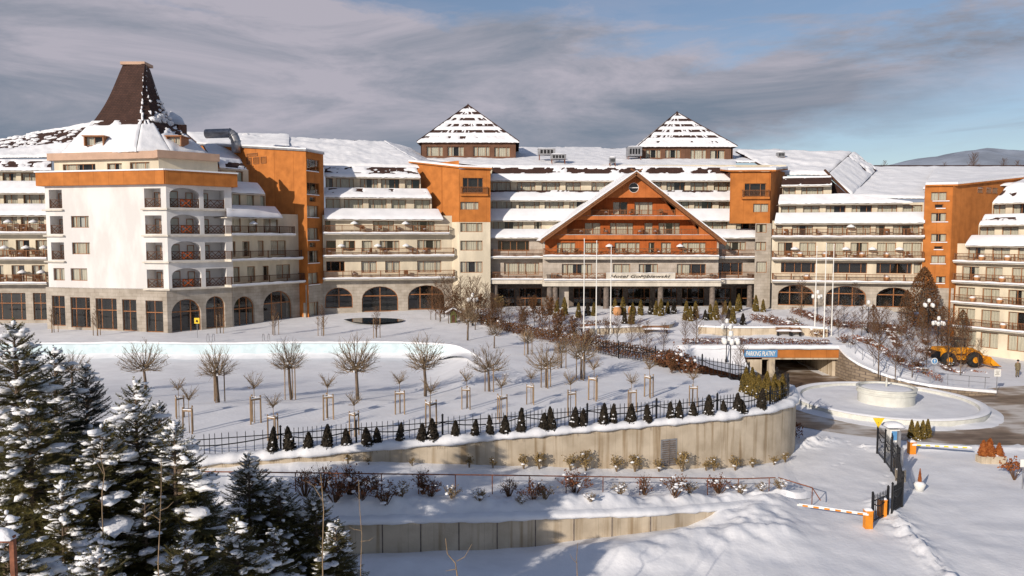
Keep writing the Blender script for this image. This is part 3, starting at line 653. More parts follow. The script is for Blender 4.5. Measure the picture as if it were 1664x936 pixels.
# --- E: centre block behind the gable
E_ = wall((790, 103.2), (1242, 103.2)); xrE = 840
facade(E_, xrE, 790, 900, 380, 456, 'stone_gable', [(809, 860, 391, 408, 'd'), (819, 876, 427, 446)])
facade(E_, 1200, 1150, 1236, 380, 456, 'stone_gable', [(1178, 1212, 393, 407), (1168, 1207, 427, 447, 'd')])
for xa, xb, xr_ in ((796, 886, 840), (1166, 1234, 1200)):
    balcony(E_, xr_, xa, xb, 417, 1.3, .3, m_='ledge'); balcony(E_, xr_, xa, xb, 453, 1.5, .7, m_='ledge')
mansard(E_, 900, [(387, 371, None, (360, 370, [(802, 850), (868, 880), (1150, 1182), (1196, 1218)])), (359, 338, None, (327, 337, [(799, 832), (843, 877), (885, 916), (925, 953), (1095, 1120), (1128, 1158), (1168, 1202)])),
       (326, 308, dict(v=(.78, 1.1), a=.25, f=.5), (296, 307, [(800, 830), (840, 870), (880, 910), (919, 944), (961, 990), (1060, 1075), (1083, 1113), (1122, 1150), (1160, 1190)])), (294, 270, dict(v=(.5, .9), a=.36, f=.5), None)],
        edge([(262, 803), (290, 797), (387, 788)]), edge([(262, 1186), (283, 1191), (390, 1234)]), seed=51, step=1.35)
P = [atY(*q) for q in ((780, 270, 110), (1196, 274, 110), (1196, 262, 116), (690, 260, 116))]; snowquad(*P, th=.25, seed=17, res=.45)
P = [atY(*q) for q in ((690, 261, 116), (1230, 263, 116), (1270, 244, 140), (700, 238, 140))]; snowquad(*P, th=.3, seed=18, res=.6, bare=dict(v=(.97, 1), a=.3))
facade(E_.off(-7.5), 1000, 772, 1275, 268, 470, 'stucco_cream', ())
# colonnade
Eg = E_.off(-3.5)
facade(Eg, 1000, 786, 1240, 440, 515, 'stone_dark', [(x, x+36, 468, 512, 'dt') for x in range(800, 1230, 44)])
mb = MB()
for (x0_, x1_) in ((790, 1242),):
    a, b_ = E_.uz(x0_, 460)[0], E_.uz(x1_, 460)[0]; z = E_.uz(1000, 463)[1]; E_.box(mb, a, b_, z, z+.3, -3.5, .0)
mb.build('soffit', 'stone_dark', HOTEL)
# --- G: timber gable front
G_ = wall((870, 100.4), (1190, 100.4))
GP = lambda x, y, o=0.0: G_.p(*G_.uz(x, y), o)
mb = MB(); mo = 0
def slab(pts_, o0, o1, mi=0):
    F_ = [GP(x, y, o1) for x, y in pts_]; Bk = [GP(x, y, o0) for x, y in pts_]
    mb.face(F_, mi); mb.face(Bk[::-1], mi)
    for k in range(len(pts_)): mb.face([F_[k], F_[(k+1) % len(pts_)], Bk[(k+1) % len(pts_)], Bk[k]], mi)
hl = lambda y: 1031-(y-286)*1.42; hr = lambda y: 1031+(y-286)*1.36
rnd = [(1030+8.2*math.cos(t_), 305+8.2*math.sin(t_)) for t_ in [2*math.pi*k/20 for k in range(20)]]
# top triangle with the round window cut out: fan between circle and outline
out = []
for (cx, cy) in rnd:
    dx, dy = cx-1030, cy-305; best = 1e9
    for (a, b_) in (((1031, 286), (hl(321), 321)), ((hl(321), 321), (hr(321), 321)), ((hr(321), 321), (1031, 286))):
        ex, ey = b_[0]-a[0], b_[1]-a[1]; den = dx*ey-dy*ex
        if abs(den) < 1e-9: continue
        t_ = ((a[0]-1030)*ey-(a[1]-305)*ex)/den; s_ = ((a[0]-1030)*dy-(a[1]-305)*dx)/den
        if t_ > 0 and -1e-6 <= s_ <= 1+1e-6: best = min(best, t_)
    out.append((1030+dx*best, 305+dy*best))
corners = [(1031, 286), (hl(321), 321), (hr(321), 321)]
for k in range(20):
    q = (k+1) % 20; mid = []
    for c in corners:
        def ang(p): return math.atan2(p[1]-305, p[0]-1030) % (2*math.pi)
        a0, a1, ac = ang(rnd[k]), ang(rnd[q]), ang(c)
        if a1 < a0: a1 += 2*math.pi
        if a0 < ac < a1 or a0 < ac+2*math.pi < a1: mid = [c]
    mb.face([GP(*rnd[k]), GP(*out[k]), *[GP(*c) for c in mid], GP(*out[q]), GP(*rnd[q])]); mb.face([GP(*rnd[k]), GP(*rnd[q]), GP(*rnd[q], -.5), GP(*rnd[k], -.5)])
slab([(hl(321), 321), (hl(351), 351), (960, 351), (960, 338)], -.25, 0); slab([(hr(321), 321), (1098, 335), (1098, 351), (hr(351), 351)], -.25, 0)
slab([(hl(351), 351), (hl(357), 357), (hr(357), 357), (hr(351), 351)], -1.9, .02)
slab([(hl(357), 357), (hl(382), 382), (921, 382), (921, 366.5)], -.25, 0); slab([(hr(357), 357), (1136, 363), (1136, 382), (hr(382), 382)], -.25, 0)
slab([(hl(382), 382), (hl(389), 389), (hr(389), 389), (hr(382), 382)], -1.9, .02)
slab([(hl(318.5), 318.5), (hl(321), 321), (hr(321), 321), (hr(318.5), 318.5)], -1.9, -.01)
mb.build('gable_wall', 'orange_gable', HOTEL)
mb = MB(); mb.face([GP(x, y, -.5) for x, y in rnd]); rw = mb.build('round_window_back', 'interior', HOTEL)
mb = MB(); mb.face([GP(x, y, -.2) for x, y in rnd]); 
rf = MB(); uc, zc = G_.uz(1030, 305); G_.box(rf, uc-.72, uc+.72, zc-.05, zc+.05, -.22, -.05)
for k in range(20): rf.bar(GP(*rnd[k], -.1), GP(*rnd[(k+1) % 20], -.1), .1)
rfo = rf.build('round_window', 'white_paint', HOTEL); mb.build('pane', 'glass', rfo)
Gb = G_.off(-1.7)
facade(Gb, 1030, 986, 1074, 319, 353, 'orange_red', [(996, 1020, 328, 349), (1031, 1061, 328, 349)])
facade(Gb, 1030, 936, 1124, 355, 384, 'orange_red', [(950, 976, 362, 381), (991, 1029, 362, 381), (1047, 1061, 362, 381), (1070, 1105, 362, 381)])
for x0_, x1_, ya, yb in ((986, 940, 319, 353), (1074, 1119, 319, 353), (936, 897, 355, 384), (1124, 1163, 355, 384)):
    mb = MB(); mb.face([Gb.at(x0_, ya), Gb.at(x0_, yb), Gb.at(x1_, yb)]); mb.build('wall', 'orange_red', HOTEL)
Gc = G_.off(-.5)
facade(Gc, 1030, 884, 1166, 387, 417, 'orange_red', [(905, 935, 394, 412), (949, 973, 394, 412), (999, 1040, 394, 412), (1054, 1064, 394, 412), (1074, 1091, 394, 412), (1108, 1147, 394, 412)])
facade(Gc, 1030, 884, 1166, 417, 458, 'stone_gable', [(913, 962, 429, 447), (996, 1024, 429, 447), (1038, 1069, 429, 447), (1100, 1147, 429, 447)])
for xs_ in (884, 1166):
    u = Gc.uz(xs_, 420)[0]; mb = MB(); Gc.box(mb, u-.12, u+.12, Gc.uz(1030, 458)[1], Gc.uz(1030, 388)[1], -4, .02); mb.build('wall', 'stone_gable', HOTEL)
railing(G_, G_.uz(961, 345)[0], G_.uz(1097, 345)[0], G_.uz(1030, 351)[1]-.12, -.06, .95, 'bars', HOTEL); railing(G_, G_.uz(922, 375)[0], G_.uz(1135, 375)[0], G_.uz(1030, 382)[1]-.12, -.06, .95, 'bars', HOTEL)
for y in (351, 382):
    a, b_ = G_.uz(hl(y)+8, y)[0], G_.uz(hr(y)-8, y)[0]; z = G_.uz(1030, y)[1]; mb = MB(); n = 30
    mb.grid(lambda s_, t_: G_.p(lerp(a, b_, s_), z+.02+(.05+.05*abs(fbm(s_*9, y)))*math.sin(math.pi*min(1, t_*1.1)), lerp(.06, -.3, t_)), n, 4); mb.build('snow_lip', 'snow_fine', HOTEL, True)
balcony(Gc, 1030, 883, 1168, 415, 1.1, .55, style='x'); cano, zcan, cu0, cu1 = balcony(Gc, 1030, 884, 1171, 454, 1.5, .35, style='x', rail=False)
mb = MB(); Gc.box(mb, cu0-.15, cu1+.15, zcan-.95, zcan-.35, -3, 1.3); mb.build('canopy', 'ledge', HOTEL)
Gf = Gc.off(1.42)
for xa, xb in ((896, 984), (1098, 1168)): railing(Gf, Gf.uz(xa, 450)[0], Gf.uz(xb, 450)[0], zcan, 0, .85, 'x', HOTEL)
mb = MB(); a, b_ = Gf.uz(985, 450)[0], Gf.uz(1097, 450)[0]; Gf.box(mb, a, b_, zcan+.02, zcan+.85, -.05, .03); sb = mb.build('sign_board', 'ledge', HOTEL); sb['label'] = 'pale board carrying dark script lettering above the entrance'
mb = MB(); n = 24; mb.grid(lambda s_, t_: Gf.p(lerp(a, b_, s_), zcan+.85+(.05+.1*max(0, fbm(s_*7, 3)))*math.sin(math.pi*t_), lerp(.08, -.12, t_)), n, 4); mb.build('snow_lip', 'snow_fine', HOTEL, True)
tcu = bpy.data.curves.new('lettering', 'FONT'); tcu.body = 'Hotel Gołębiewski'; tcu.shear = .35; tcu.size = 1.0; tcu.extrude = .03; tcu.space_character = 1.05; tcu.offset = .012
to = bpy.data.objects.new('lettering', tcu); COL.objects.link(to); bpy.context.view_layer.update()
me = bpy.data.meshes.new_from_object(to.evaluated_get(bpy.context.evaluated_depsgraph_get())); bpy.data.objects.remove(to)
xs_ = [v.co.x for v in me.vertices]; wd = max(xs_)-min(xs_); a, b_ = Gf.uz(991, 450)[0], Gf.uz(1089, 450)[0]; k = (b_-a)/wd; hgt = .78
for v in me.vertices:
    p = Gf.p(a+(v.co.x-min(xs_))*k, zcan+.22+v.co.y*hgt*.72, .05-v.co.z) - HOTEL.location; v.co = p
me.materials.append(M['ink']); lt = bpy.data.objects.new('lettering', me); COL.objects.link(lt); lt.parent = sb
for x in (893, 902, 985, 1073, 1157, 1218, 805):
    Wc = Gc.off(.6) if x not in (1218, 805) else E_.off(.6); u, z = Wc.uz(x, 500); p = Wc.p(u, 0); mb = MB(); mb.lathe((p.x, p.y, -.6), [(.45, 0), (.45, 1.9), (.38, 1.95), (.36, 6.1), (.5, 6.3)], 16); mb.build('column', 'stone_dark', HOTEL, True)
mb = MB(); p = GP(903, 490, -1.4); mb.box((p.x+1.2, p.y, 1.6), (1.3, .6, 5)); mb.build('pier', 'stone_gable', HOTEL)
# gable roof
ap, le, re_ = GP(1032, 280, 1.1), GP(878, 390, 1.1), GP(1176, 394, 1.1); bk = Vector((-1.4, 13, 0))
for A, B in ((le, ap), (ap, re_)):
    if A is le: snowquad(A, A+bk, B+bk, B, th=.2, base='timber', slab=.3, seed=61, lip=.05)
    else: snowquad(B+bk, B, A, A+bk, th=.2, base='timber', slab=.3, seed=62, lip=.05)
mb = MB()
for A, B in ((le, ap), (re_, ap)):
    mb.bar(A+Vector((0, -.08, -.28)), B+Vector((0, -.08, -.28)), .1, .42); mb.bar(A+Vector((0, -.16, -.12)), B+Vector((0, -.16, -.12)), .1, .2)
for s_ in (-1, 1): mb.bar(ap+Vector((s_*-.9, -.1, -.55)), ap+Vector((s_*.8, -.1, .35)), .1, .2)
mb.build('bargeboard', 'timber', HOTEL)
mb = MB()
for A, B in ((le, ap), (re_, ap)): mb.bar(A+Vector((0, -.1, .16)), B+Vector((0, -.1, .12)), .16, .12)
mb.build('snow_lip', 'snow_fine', HOTEL)
# --- H: orange stair tower right of the gable
H0, H1, H2 = pt(1186, 101.6), pt(1252, 101.2), pt(1272, 107.4)
HA, HB = Wall(H0, H1), Wall(H1, H2)
facade(HA, 1230, 1186, 1252, 279, 363, 'orange', [(1210, 1245, 298, 319, 'd'), (1224, 1249, 331, 345)])
facade(HA, 1230, 1226, 1252, 363, 515, 'stone', [(1229, 1246, 364, 378), (1227, 1245, 393, 407), (1229, 1246, 425, 443)])
facade(HB, 1262, 1252, 1278, 276, 363, 'orange', ()); facade(HB, 1262, 1252, 1266, 363, 515, 'stone', ())
balcony(HA, 1228, 1206, 1251, 320, .4, snow=False, m_='orange')
z = HA.uz(1230, 279)[1]; Pq = [HA.p(-.5, z, .45), HA.p(HA.L+.4, z, .45), HB.p(HB.L+.4, z+.8, .4), HB.p(HB.L, z+.9, -5.5), HA.p(-.3, z+.7, -6)]
mb = MB(); dz = Vector((0, 0, .2)); mb.face(Pq); mb.face([p+dz for p in Pq])
for k in range(5): a, b_ = Pq[k], Pq[(k+1) % 5]; mb.face([a, b_, b_+dz, a+dz])
mb.build('roof', 'orange', HOTEL)
mb = MB(); d0, d1 = dz*1.04, Vector((0, 0, .5)); mb.face([p+d1 for p in Pq])
for k in range(5): a, b_ = Pq[k], Pq[(k+1) % 5]; mb.face([a+d0, b_+d0, b_+d1, a+d1])
mb.build('snow_cover', 'snow_fine', HOTEL)
# --- I: right-hand cream wing
I_ = wall((1254, 100.2), (1503, 96)); xrI = 1380
facade(I_, xrI, 1254, 1504, 461, 505, 'stone', (), [(1264, 1323, 464, 498, .5, 3), (1342, 1408, 465, 498, .5, 3), (1424, 1482, 466, 498, .5, 2)])
facade(I_, xrI, 1254, 1504, 358, 461, 'stucco_cream', [(1261, 1272, 366, 383), (1287, 1321, 366, 383), (1344, 1378, 366, 383), (1391, 1415, 366, 383), (1423, 1438, 366, 383), (1451, 1494, 366, 383),
      (1264, 1288, 394, 416), (1299, 1326, 394, 416), (1342, 1372, 394, 416), (1382, 1411, 394, 416), (1425, 1456, 394, 416), (1467, 1498, 394, 416),
      (1269, 1325, 427, 444, 'd'), (1353, 1409, 427, 444, 'd'), (1424, 1482, 427, 444, 'd'), (1485, 1497, 427, 444)])
for y in (457, 420, 383.5): balcony(I_, xrI, 1255, 1502, y, 1.2)
mansard(I_, xrI, [(363, 344, None, (334, 343, [(1269, 1294), (1305, 1332), (1342, 1374), (1384, 1417), (1426, 1458), (1467, 1499)])), (331, 314, None, (303, 312, [(1270, 1293), (1302, 1338)])), (301, 284, dict(v=(.1, .8), a=.9, f=.8), None)],
        edge([(262, 1274), (300, 1270), (384, 1254)]), edge([(262, 1348), (301, 1352), (313, 1360), (331.5, 1503), (400, 1503)]), seed=71)
P = [atY(*q) for q in ((1262, 283, 108), (1345, 284, 106), (1385, 248, 122), (1195, 246, 124))]; snowquad(*P, th=.5, seed=21, res=.45)
P = [atY(*q) for q in ((1382, 320, 101), (1502, 322, 99), (1640, 272, 122), (1402, 272, 122))]; snowquad(*P, th=.3, seed=22, res=.5)
P = [atY(*q) for q in ((1345, 284, 105), (1384, 318, 101), (1425, 275, 118), (1386, 247, 120))]; snowquad(*P, th=.3, seed=23, res=.3, bare=dict(v=(.7, 1.0), a=-.3))
mb = MB(); A, B = atY(1340, 276, 104), atY(1381, 317, 100.5); mb.bar(A, B, .2, .25); mb.build('bargeboard', 'timber_dark', HOTEL)
mb = MB(); P = [atY(*q) for q in ((1348, 290, 104.2), (1350, 317, 103.8), (1378, 317, 101))]; mb.face(P); mb.build('gablet', 'shingle', HOTEL)
P = [atY(*q) for q in ((1500, 306, 100), (1760, 296, 100), (1760, 272, 122), (1520, 272, 122))]; snowquad(*P, th=.3, seed=24, res=.6)
mb = MB(); A, B = atY(1405, 271, 122.5), atY(1700, 271, 122.5); mb.bar(A, B, .3, .5); mb.build('ridge_tile', 'shingle', HOTEL)
# --- J: right orange stair tower
J0, J1 = pt(1500, 95.4), pt(1549, 94.4); JS = Wall(J0, J1); JW = Wall(J1, (J1[0]+.86*16, J1[1]+.51*16))
jw = [(1513, 1539, 312, 326), (1519, 1533, 332, 338, 'd'), (1513, 1538, 346, 360), (1513, 1538, 380, 393), (1518, 1532, 400, 405, 'd'), (1513, 1537, 415, 428), (1521, 1537, 449, 460)]
facade(JS, 1525, 1500, 1549, 301, 468, 'orange', jw); facade(JS, 1525, 1500, 1549, 468, 520, 'stone', ())
for s_ in jw:
    a, b_ = JS.uz(s_[0], 400)[0], JS.uz(s_[1], 400)[0]; z = JS.uz(1525, s_[3])[1]; mb = MB(); JS.box(mb, a-.05, b_+.05, z-.1, z, -.05, .12); mb.build('window_sill', 'snow_fine', HOTEL)
uS, uE = JW.uz(1549, 302)[0], JW.uz(1690, 288)[0]; zw = lambda u: lerp(JW.uz(1549, 302)[1], JW.uz(1664, 290)[1], (u-uS)/(JW.uz(1664, 290)[0]-uS))
mb = MB(); mb.face([JW.p(uS, -4.5), JW.p(uE, -4.5), JW.p(uE, zw(uE)), JW.p(uS, zw(uS))]); mb.build('wall', 'orange', HOTEL)
P0, P1 = JW.p(uS, zw(uS), .3), JW.p(uE, zw(uE), .3); Q0 = JS.p(0, zw(uS), .3); P0 = JS.p(JS.L+.2, zw(uS), .3); Q1 = Q0+(P1-P0); dz = Vector((0, 0, .2)); mb = MB(); mb.hexa([P0, P1, Q1, Q0, P0+dz, P1+dz, Q1+dz, Q0+dz]); mb.build('roof', 'orange', HOTEL)
mb = MB(); d0, d1 = dz*1.04, dz*2.4; mb.hexa([P0+d0, P1+d0, Q1+d0, Q0+d0, P0+d1, P1+d1, Q1+d1, Q0+d1]); mb.build('snow_cover', 'snow_fine', HOTEL)
for x in (1588, 1602, 1612): window(JW.off(.2), JW.uz(x, 309)[0], JW.uz(x+9, 309)[0], JW.uz(1600, 314)[1], JW.uz(1600, 304)[1], 'd', cells=1)
# --- K: cream wing at the right edge, turned towards the left
KA = pt(1546, 95.6); K_ = Wall(KA, (KA[0]+.55*14, KA[1]-.835*14)); xrK = 1610
kr = []
for ya, yb, xs_ in ((402, 422, ((1573, 1600), (1612, 1641), (1654, 1684))), (434, 457, ((1563, 1591), (1601, 1629), (1644, 1674))), (469, 493, ((1557, 1584), (1596, 1624), (1638, 1668))), (504, 533, ((1556, 1584), (1594, 1624), (1638, 1668))), (541, 566, ((1558, 1586), (1593, 1622), (1637, 1668)))):
    kr += [(a, b_, ya, yb) for a, b_ in xs_]
facade(K_, xrK, 1546, 1760, 396, 590, 'stucco_cream', kr)
for y, x in ((425, 1549), (459, 1547), (494, 1544), (534, 1544)): balcony(K_, xrK, x, 1760, y, 1.0)
mansard(K_, xrK, [(400, 381, None, (369, 380, [(1588, 1616), (1628, 1655), (1668, 1700)])), (366, 347, dict(v=(.3, .7), a=-.35), (333, 345, [(1602, 1634), (1645, 1675)])), (331, 303, dict(v=(.3, .8), a=-.3), None)],
        edge([(300, 1640), (330, 1612), (366, 1590), (400, 1567)]), edge([(300, 1790), (400, 1780)]), seed=81, step=1.3)
P = [atY(*q) for q in ((1636, 304, 99), (1790, 300, 90), (1800, 282, 98), (1690, 280, 106))]; snowquad(*P, th=.4, seed=25)
# --- pavilions on the roof
def pavilion(xl, xc, xrg, yb, ye, apx, apy, Y, dpt, ws, label):
    Wp = Wall(pt(xc, Y), pt(xrg, Y)); Z = lambda y: Wp.uz((xc+xrg)/2, y)[1]
    facade(Wp, (xc+xrg)/2, xc, xrg, ye-2, yb+2, 'roof_brown', [(a, b_, c, d, 'c') for a, b_, c, d in ws], name='pavilion_wall', dep=.6)
    u0, u1 = 0, Wp.L; zb, ze = Z(yb+2), Z(ye-2); mb = MB()
    for u in (u0, u1): mb.face([Wp.p(u, zb), Wp.p(u, zb, -dpt), Wp.p(u, ze, -dpt), Wp.p(u, ze)])
    mb.build('pavilion_wall', 'roof_brown', HOTEL)
    ov = .55; zz = Z(ye); ze_ = zz
    C = [Wp.p(-ov, zz, ov), Wp.p(u1+ov, zz, ov), Wp.p(u1+ov, zz, -dpt-ov), Wp.p(-ov, zz, -dpt-ov)]; ap_ = atY(apx, apy, Y+dpt/2)
    ap_ = Vector(((C[0].x+C[1].x)/2*.5+ap_.x*.5, ap_.y, ap_.z)); NL = 6
    for k in range(4):
        A, B = C[k], C[(k+1) % 4]
        for j in range(NL):
            t0, t1 = j/NL, (j+1)/NL-.012; jog = Vector((0, 0, .10))
            t1 = min(t1, .985); q = [A.lerp(ap_, t0), B.lerp(ap_, t0), B.lerp(ap_, t1), A.lerp(ap_, t1)]
            if k in (0, 3): snowquad(*q, name='roof', th=.12, base='shingle', slab=.1, res=.22, seed=j*1.3+k*5+apx, lip=.03, bare=(dict(v=(.46, .95), a=.28, f=2.6, fv=.3) if (j > 0 and k == 0) else dict(v=(.5, .95), a=-.35, f=1.5)))
            else: snowquad(*q, name='roof', th=.12, slab=.1, res=.6, seed=j+k, lip=.03)
    mb = MB(); 
    for k in range(4): mb.bar(C[k]+Vector((0, 0, .06)), ap_+Vector((0, 0, .06)), .14, .14)
    mb.lathe((ap_.x, ap_.y, ap_.z-.45), [(.55, 0), (.25, .35), (0, .75)], 6); mb.build('hip_tile', 'shingle', HOTEL)
pavilion(684, 685, 838, 258, 231, 757, 171, 118, 12, [(693, 720, 238, 254), (727, 754, 238, 254), (769, 796, 238, 254), (803, 829, 239, 255)], '')
pavilion(1018, 1040, 1188, 262, 238, 1097, 183, 118, 12, [(1049, 1074, 243, 257), (1081, 1106, 243, 257), (1122, 1148, 243, 259), (1154, 1178, 244, 259)], '')
# roof plant
def unit(px, py, Y, w_, h_, d_, lab):
    p = atY(px, py, Y); t_ = thing('roof_unit', lab, 'ventilation unit', p)
    mb = MB(); mb.box((p.x, p.y, p.z+h_/2+.25), (w_, d_, h_)); mb.build('casing', 'metal', t_)
    for sx in (-1, 1):
        for sy in (-1, 1): mb = MB(); mb.box((p.x+sx*w_*.42, p.y+sy*d_*.4, p.z-.1), (.1, .1, .9)); mb.build('leg', 'rust', t_)
    mb = MB(); mb.grid(lambda a, b_: (p.x+(a-.5)*w_*1.04, p.y+(b_-.5)*d_*1.04, p.z+h_+.25+.28*math.sin(math.pi*a)**.4*math.sin(math.pi*b_)**.4*(1+.3*nz(a*3, b_*3, px))), 8, 6); mb.build('snow_cap', 'snow_fine', t_, True)
    mb = MB()
    for i in range(4): mb.box((p.x-w_*.3+i*w_*.2, p.y-d_/2-.01, p.z+h_*.5+.25), (w_*.13, .03, h_*.6))
    mb.build('grille', 'iron', t_)
    return t_
unit(888, 255, 114, 2.6, .9, 1.8, 'grey ventilation unit on posts between the two roof pavilions')
unit(907, 262, 112, 2.3, .7, 1.6, 'dark ventilation unit in front of the larger grey roof unit')
unit(995, 268, 110.5, .9, .8, .9, 'small square vent box near the gable ridge')
unit(1030, 257, 117, 2.2, 1.4, 2, 'pale metal unit against the left side of the right pavilion')
unit(1268, 258, 117, 1.1, .7, 1, 'small white vent on the roof right of the right pavilion')
p = atY(372, 238, 101); t_ = thing('roof_duct', 'large grey bent air duct on the roof above the orange wall', 'duct', p)
mb = MB(); pts_ = [p+Vector((1.0*math.cos(a), 0, .2+1.6*math.sin(a))) for a in [math.pi*.0+k*math.pi*.55/6 for k in range(7)]]; pts_ = [p+Vector((1.0, 0, -.8))]+pts_+[p+Vector((-3.2, .4, 1.75))]; mb.tube(pts_, .62, 12); mb.build('duct_pipe', 'metal', t_, True)
mb = MB()
for k in (2, 4, 6): q = pts_[k]; mb.tube([q+(pts_[k+1]-pts_[k-1]).normalized()*-.06, q+(pts_[k+1]-pts_[k-1]).normalized()*.06], .68, 12)
mb.build('flange', 'metal', t_)
# ------------------------------------------------------------------ ground
FOOT = []
for trail in (((1392, 704), (1374, 726), (1368, 748), (1350, 768)), ((1440, 768), (1428, 790), (1432, 812))):
    P_ = [atZ(a, b_, -3.45) for a, b_ in trail]
    for a, b_ in zip(P_[:-1], P_[1:]):
        n_ = int((b_-a).length/.62); d_ = (b_-a).normalized()
        for k in range(n_): q = a.lerp(b_, k/n_)+Vector((-d_.y, d_.x, 0))*(.13 if k % 2 else -.13); FOOT.append((q.x, q.y))
def gz(x, y):
    """level of the lower ground"""
    z = -3.45+.55*sm(4, -12, x)*sm(40, 30, y)-.75*sm(48, 66, x)*sm(60, 90, y)
    z += .16*fbm(x*.18, y*.18, 5)*sm(60, 30, y)+.03*fbm(x*.9, y*.9, 2)*sm(70, 30, y)
    for gx, gy, sx, sy, h in ((5.2, 31.8, 3.2, 1.2, .6), (9.2, 33.6, 3.0, 1.3, .62), (-4.5, 30.4, 2.4, .8, .25), (12.4, 34.8, 2.2, 1.5, .38), (-.5, 29.6, 2.0, .8, .25), (13.4, 38.5, 1.6, 1.5, .55), (11.5, 36.6, 2.0, 1.4, .5)):
        z += h*math.exp(-((x-gx)/sx)**2-((y-gy)/sy)**2)*(1+.35*fbm(x*1.1, y*1.1, 8))
    # ploughed ridge of lumps in the foreground right of the barrier, and along the kerb
    for (ax, ay, bx, by, wd, h) in ((19.6, 38.5, 18.2, 29.5, .6, .27), (19.6, 38.5, 22.2, 40.5, .4, .18), (14.0, 41, 15.2, 52, .35, .12), (13.2, 46.4, 22.0, 51, .8, .30), (24, 49.0, 44, 48.6, .6, .25), (44, 48.6, 60, 47.6, .8, .30)):
        dx, dy = bx-ax, by-ay; t_ = max(0, min(1, ((x-ax)*dx+(y-ay)*dy)/(dx*dx+dy*dy))); d = math.hypot(x-ax-dx*t_, y-ay-dy*t_)
        if d < 3: z += h*math.exp(-(d/wd)**2)*max(0, .75+1.0*fbm(x*1.3, y*1.3, 11)+.7*fbm(x*3.7, y*3.7, 5))
    if 8 < x < 24 and 33 < y < 53:
        for fx, fy in FOOT:
            q = (x-fx)**2+(y-fy)**2
            if q < .25: z += (-.10*math.exp(-q/.016)+.02*math.exp(-(math.sqrt(q)-.22)**2/.006))*(.6+.4*math.sin(fx*37+fy*11))
    d = math.hypot(x-31.8, y-62)
    if d < 12: z -= .06*sm(12, 10, d)
    return z
def axis(segs):
    out = [segs[0][0]]
    for a, b_, st in segs:
        n_ = max(1, int(round((b_-a)/st))); out += [lerp(a, b_, (i+1)/n_) for i in range(n_)]
    return out
gx = axis([(-4000, -200, 950), (-200, -40, 10), (-40, -20, 1.0), (-20, 8, .3), (8, 24, .14), (24, 45, .6), (45, 90, 1.5), (90, 240, 15), (240, 4000, 940)])
gy = axis([(-300, 10, 31), (10, 26, 1.0), (26, 34, .28), (34, 52, .15), (52, 60, .5), (60, 110, 1.5), (110, 400, 29), (400, 5000, 920)])
mb = MB(); nx_, ny_ = len(gx), len(gy)
mb.v = [(x, y, gz(x, y) if abs(x) < 200 and y < 300 else -3.8) for y in gy for x in gx]
mb.f = [(j*nx_+i, j*nx_+i+1, (j+1)*nx_+i+1, (j+1)*nx_+i) for j in range(ny_-1) for i in range(nx_-1)]; mb.m = [0]*len(mb.f)
struct(mb, 'ground', 'snow', True)
# distant hills
mb = MB()
def hill(a, b_):
    x = lerp(-1500, 4200, a); y = lerp(2600, 4200, b_); az = 832+1200*x/y
    h = (interp(az, [200, 1000, 1380, 1430, 1500, 1590, 1664, 1760, 2200], [60, 130, 330, 390, 430, 500, 490, 520, 460])+40*fbm(x*.0016, 0, 3)+12*fbm(x*.009, 0, 1))*math.sin(math.pi*min(1, b_*.5+.02))
    return (x, y, -4+h*.98)
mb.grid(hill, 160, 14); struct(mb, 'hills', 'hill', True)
# ------------------------------------------------------------------ pool terrace (lawn under snow)
FX = [-60, 0, 150, 300, 330, 440, 560, 700, 850, 1000, 1100, 1200, 1255, 1278]
FY = [768, 764, 757, 750, 748, 739, 729, 718, 705, 692, 684, 673, 664, 657]
front = [atZ(x, y) for x, y in zip(FX, FY)]
front = [Vector((-75, front[0].y+1, 0))]+front+[atZ(1287, 650), atZ(1288, 642), atZ(1280, 632)]
right = [atZ(1262, 627), atZ(1236, 632), atZ(1200, 616), atZ(1120, 603), atZ(1000, 579), atZ(940, 566), atZ(860, 550), atZ(780, 534), atZ(712, 521)]
def resample(P, st):
    out = [P[0]]; 
    for a, b_ in zip(P[:-1], P[1:]):
        n_ = max(1, int(round((b_-a).length/st))); out += [a.lerp(b_, (i+1)/n_) for i in range(n_)]
    return out
def smooth(P, it=2):
    for _ in range(it):
        Q = [P[0]]
        for a, b_ in zip(P[:-1], P[1:]): Q += [a*.75+b_*.25, a*.25+b_*.75]
        P = Q+[P[-1]]
    return P
frontS = resample(smooth(front), .5); rightS = resample(smooth(right), .8)
poly = [(p.x, p.y) for p in frontS+rightS]+[(-6, 104), (-75, 104)]
PA = np.array(poly)
def inside(x, y, P=None):
    P = PA if P is None else P
    xs, ys = P[:, 0], P[:, 1]; x2, y2 = np.roll(xs, -1), np.roll(ys, -1)
    c = (ys > y) != (y2 > y)
    with np.errstate(divide='ignore', invalid='ignore'): xi = (x2-xs)*(y-ys)/(y2-ys)+xs
    return bool((np.count_nonzero(c & (x < xi)) % 2))
# pool basin outline
pool_pts = [(-75, 73.5), (-60, 73.5)]+[(p.x, p.y) for p in [atZ(x, y) for x, y in ((60, 558), (300, 558), (500, 557), (680, 557), (735, 560), (760, 568), (780, 580), (800, 593), (822, 608))]]
pool_pts += [(p.x, p.y) for p in [atZ(800, 625), atZ(740, 640), atZ(640, 648), atZ(500, 652), atZ(350, 655), atZ(200, 660)]]+[(-60, 52), (-75, 52)]
PP = np.array(pool_pts); pe = [Vector((a, b_, 0)) for a, b_ in pool_pts]
pool_line = resample(smooth([Vector((a, b_, 0)) for a, b_ in pool_pts[:11]], 2), .6)
def tz(x, y):
    z = .75*sm(78, 98, y)*sm(-42, -12, x)+.12*fbm(x*.10, y*.10, 4)+.035*fbm(x*.5, y*.5, 6)
    return z
def pool_depth(x, y):
    return 1.45*sm(44, 66, y)*sm(-2, -8, x)
plx = np.array([p.x for p in pool_line]); ply = np.array([p.y for p in pool_line])
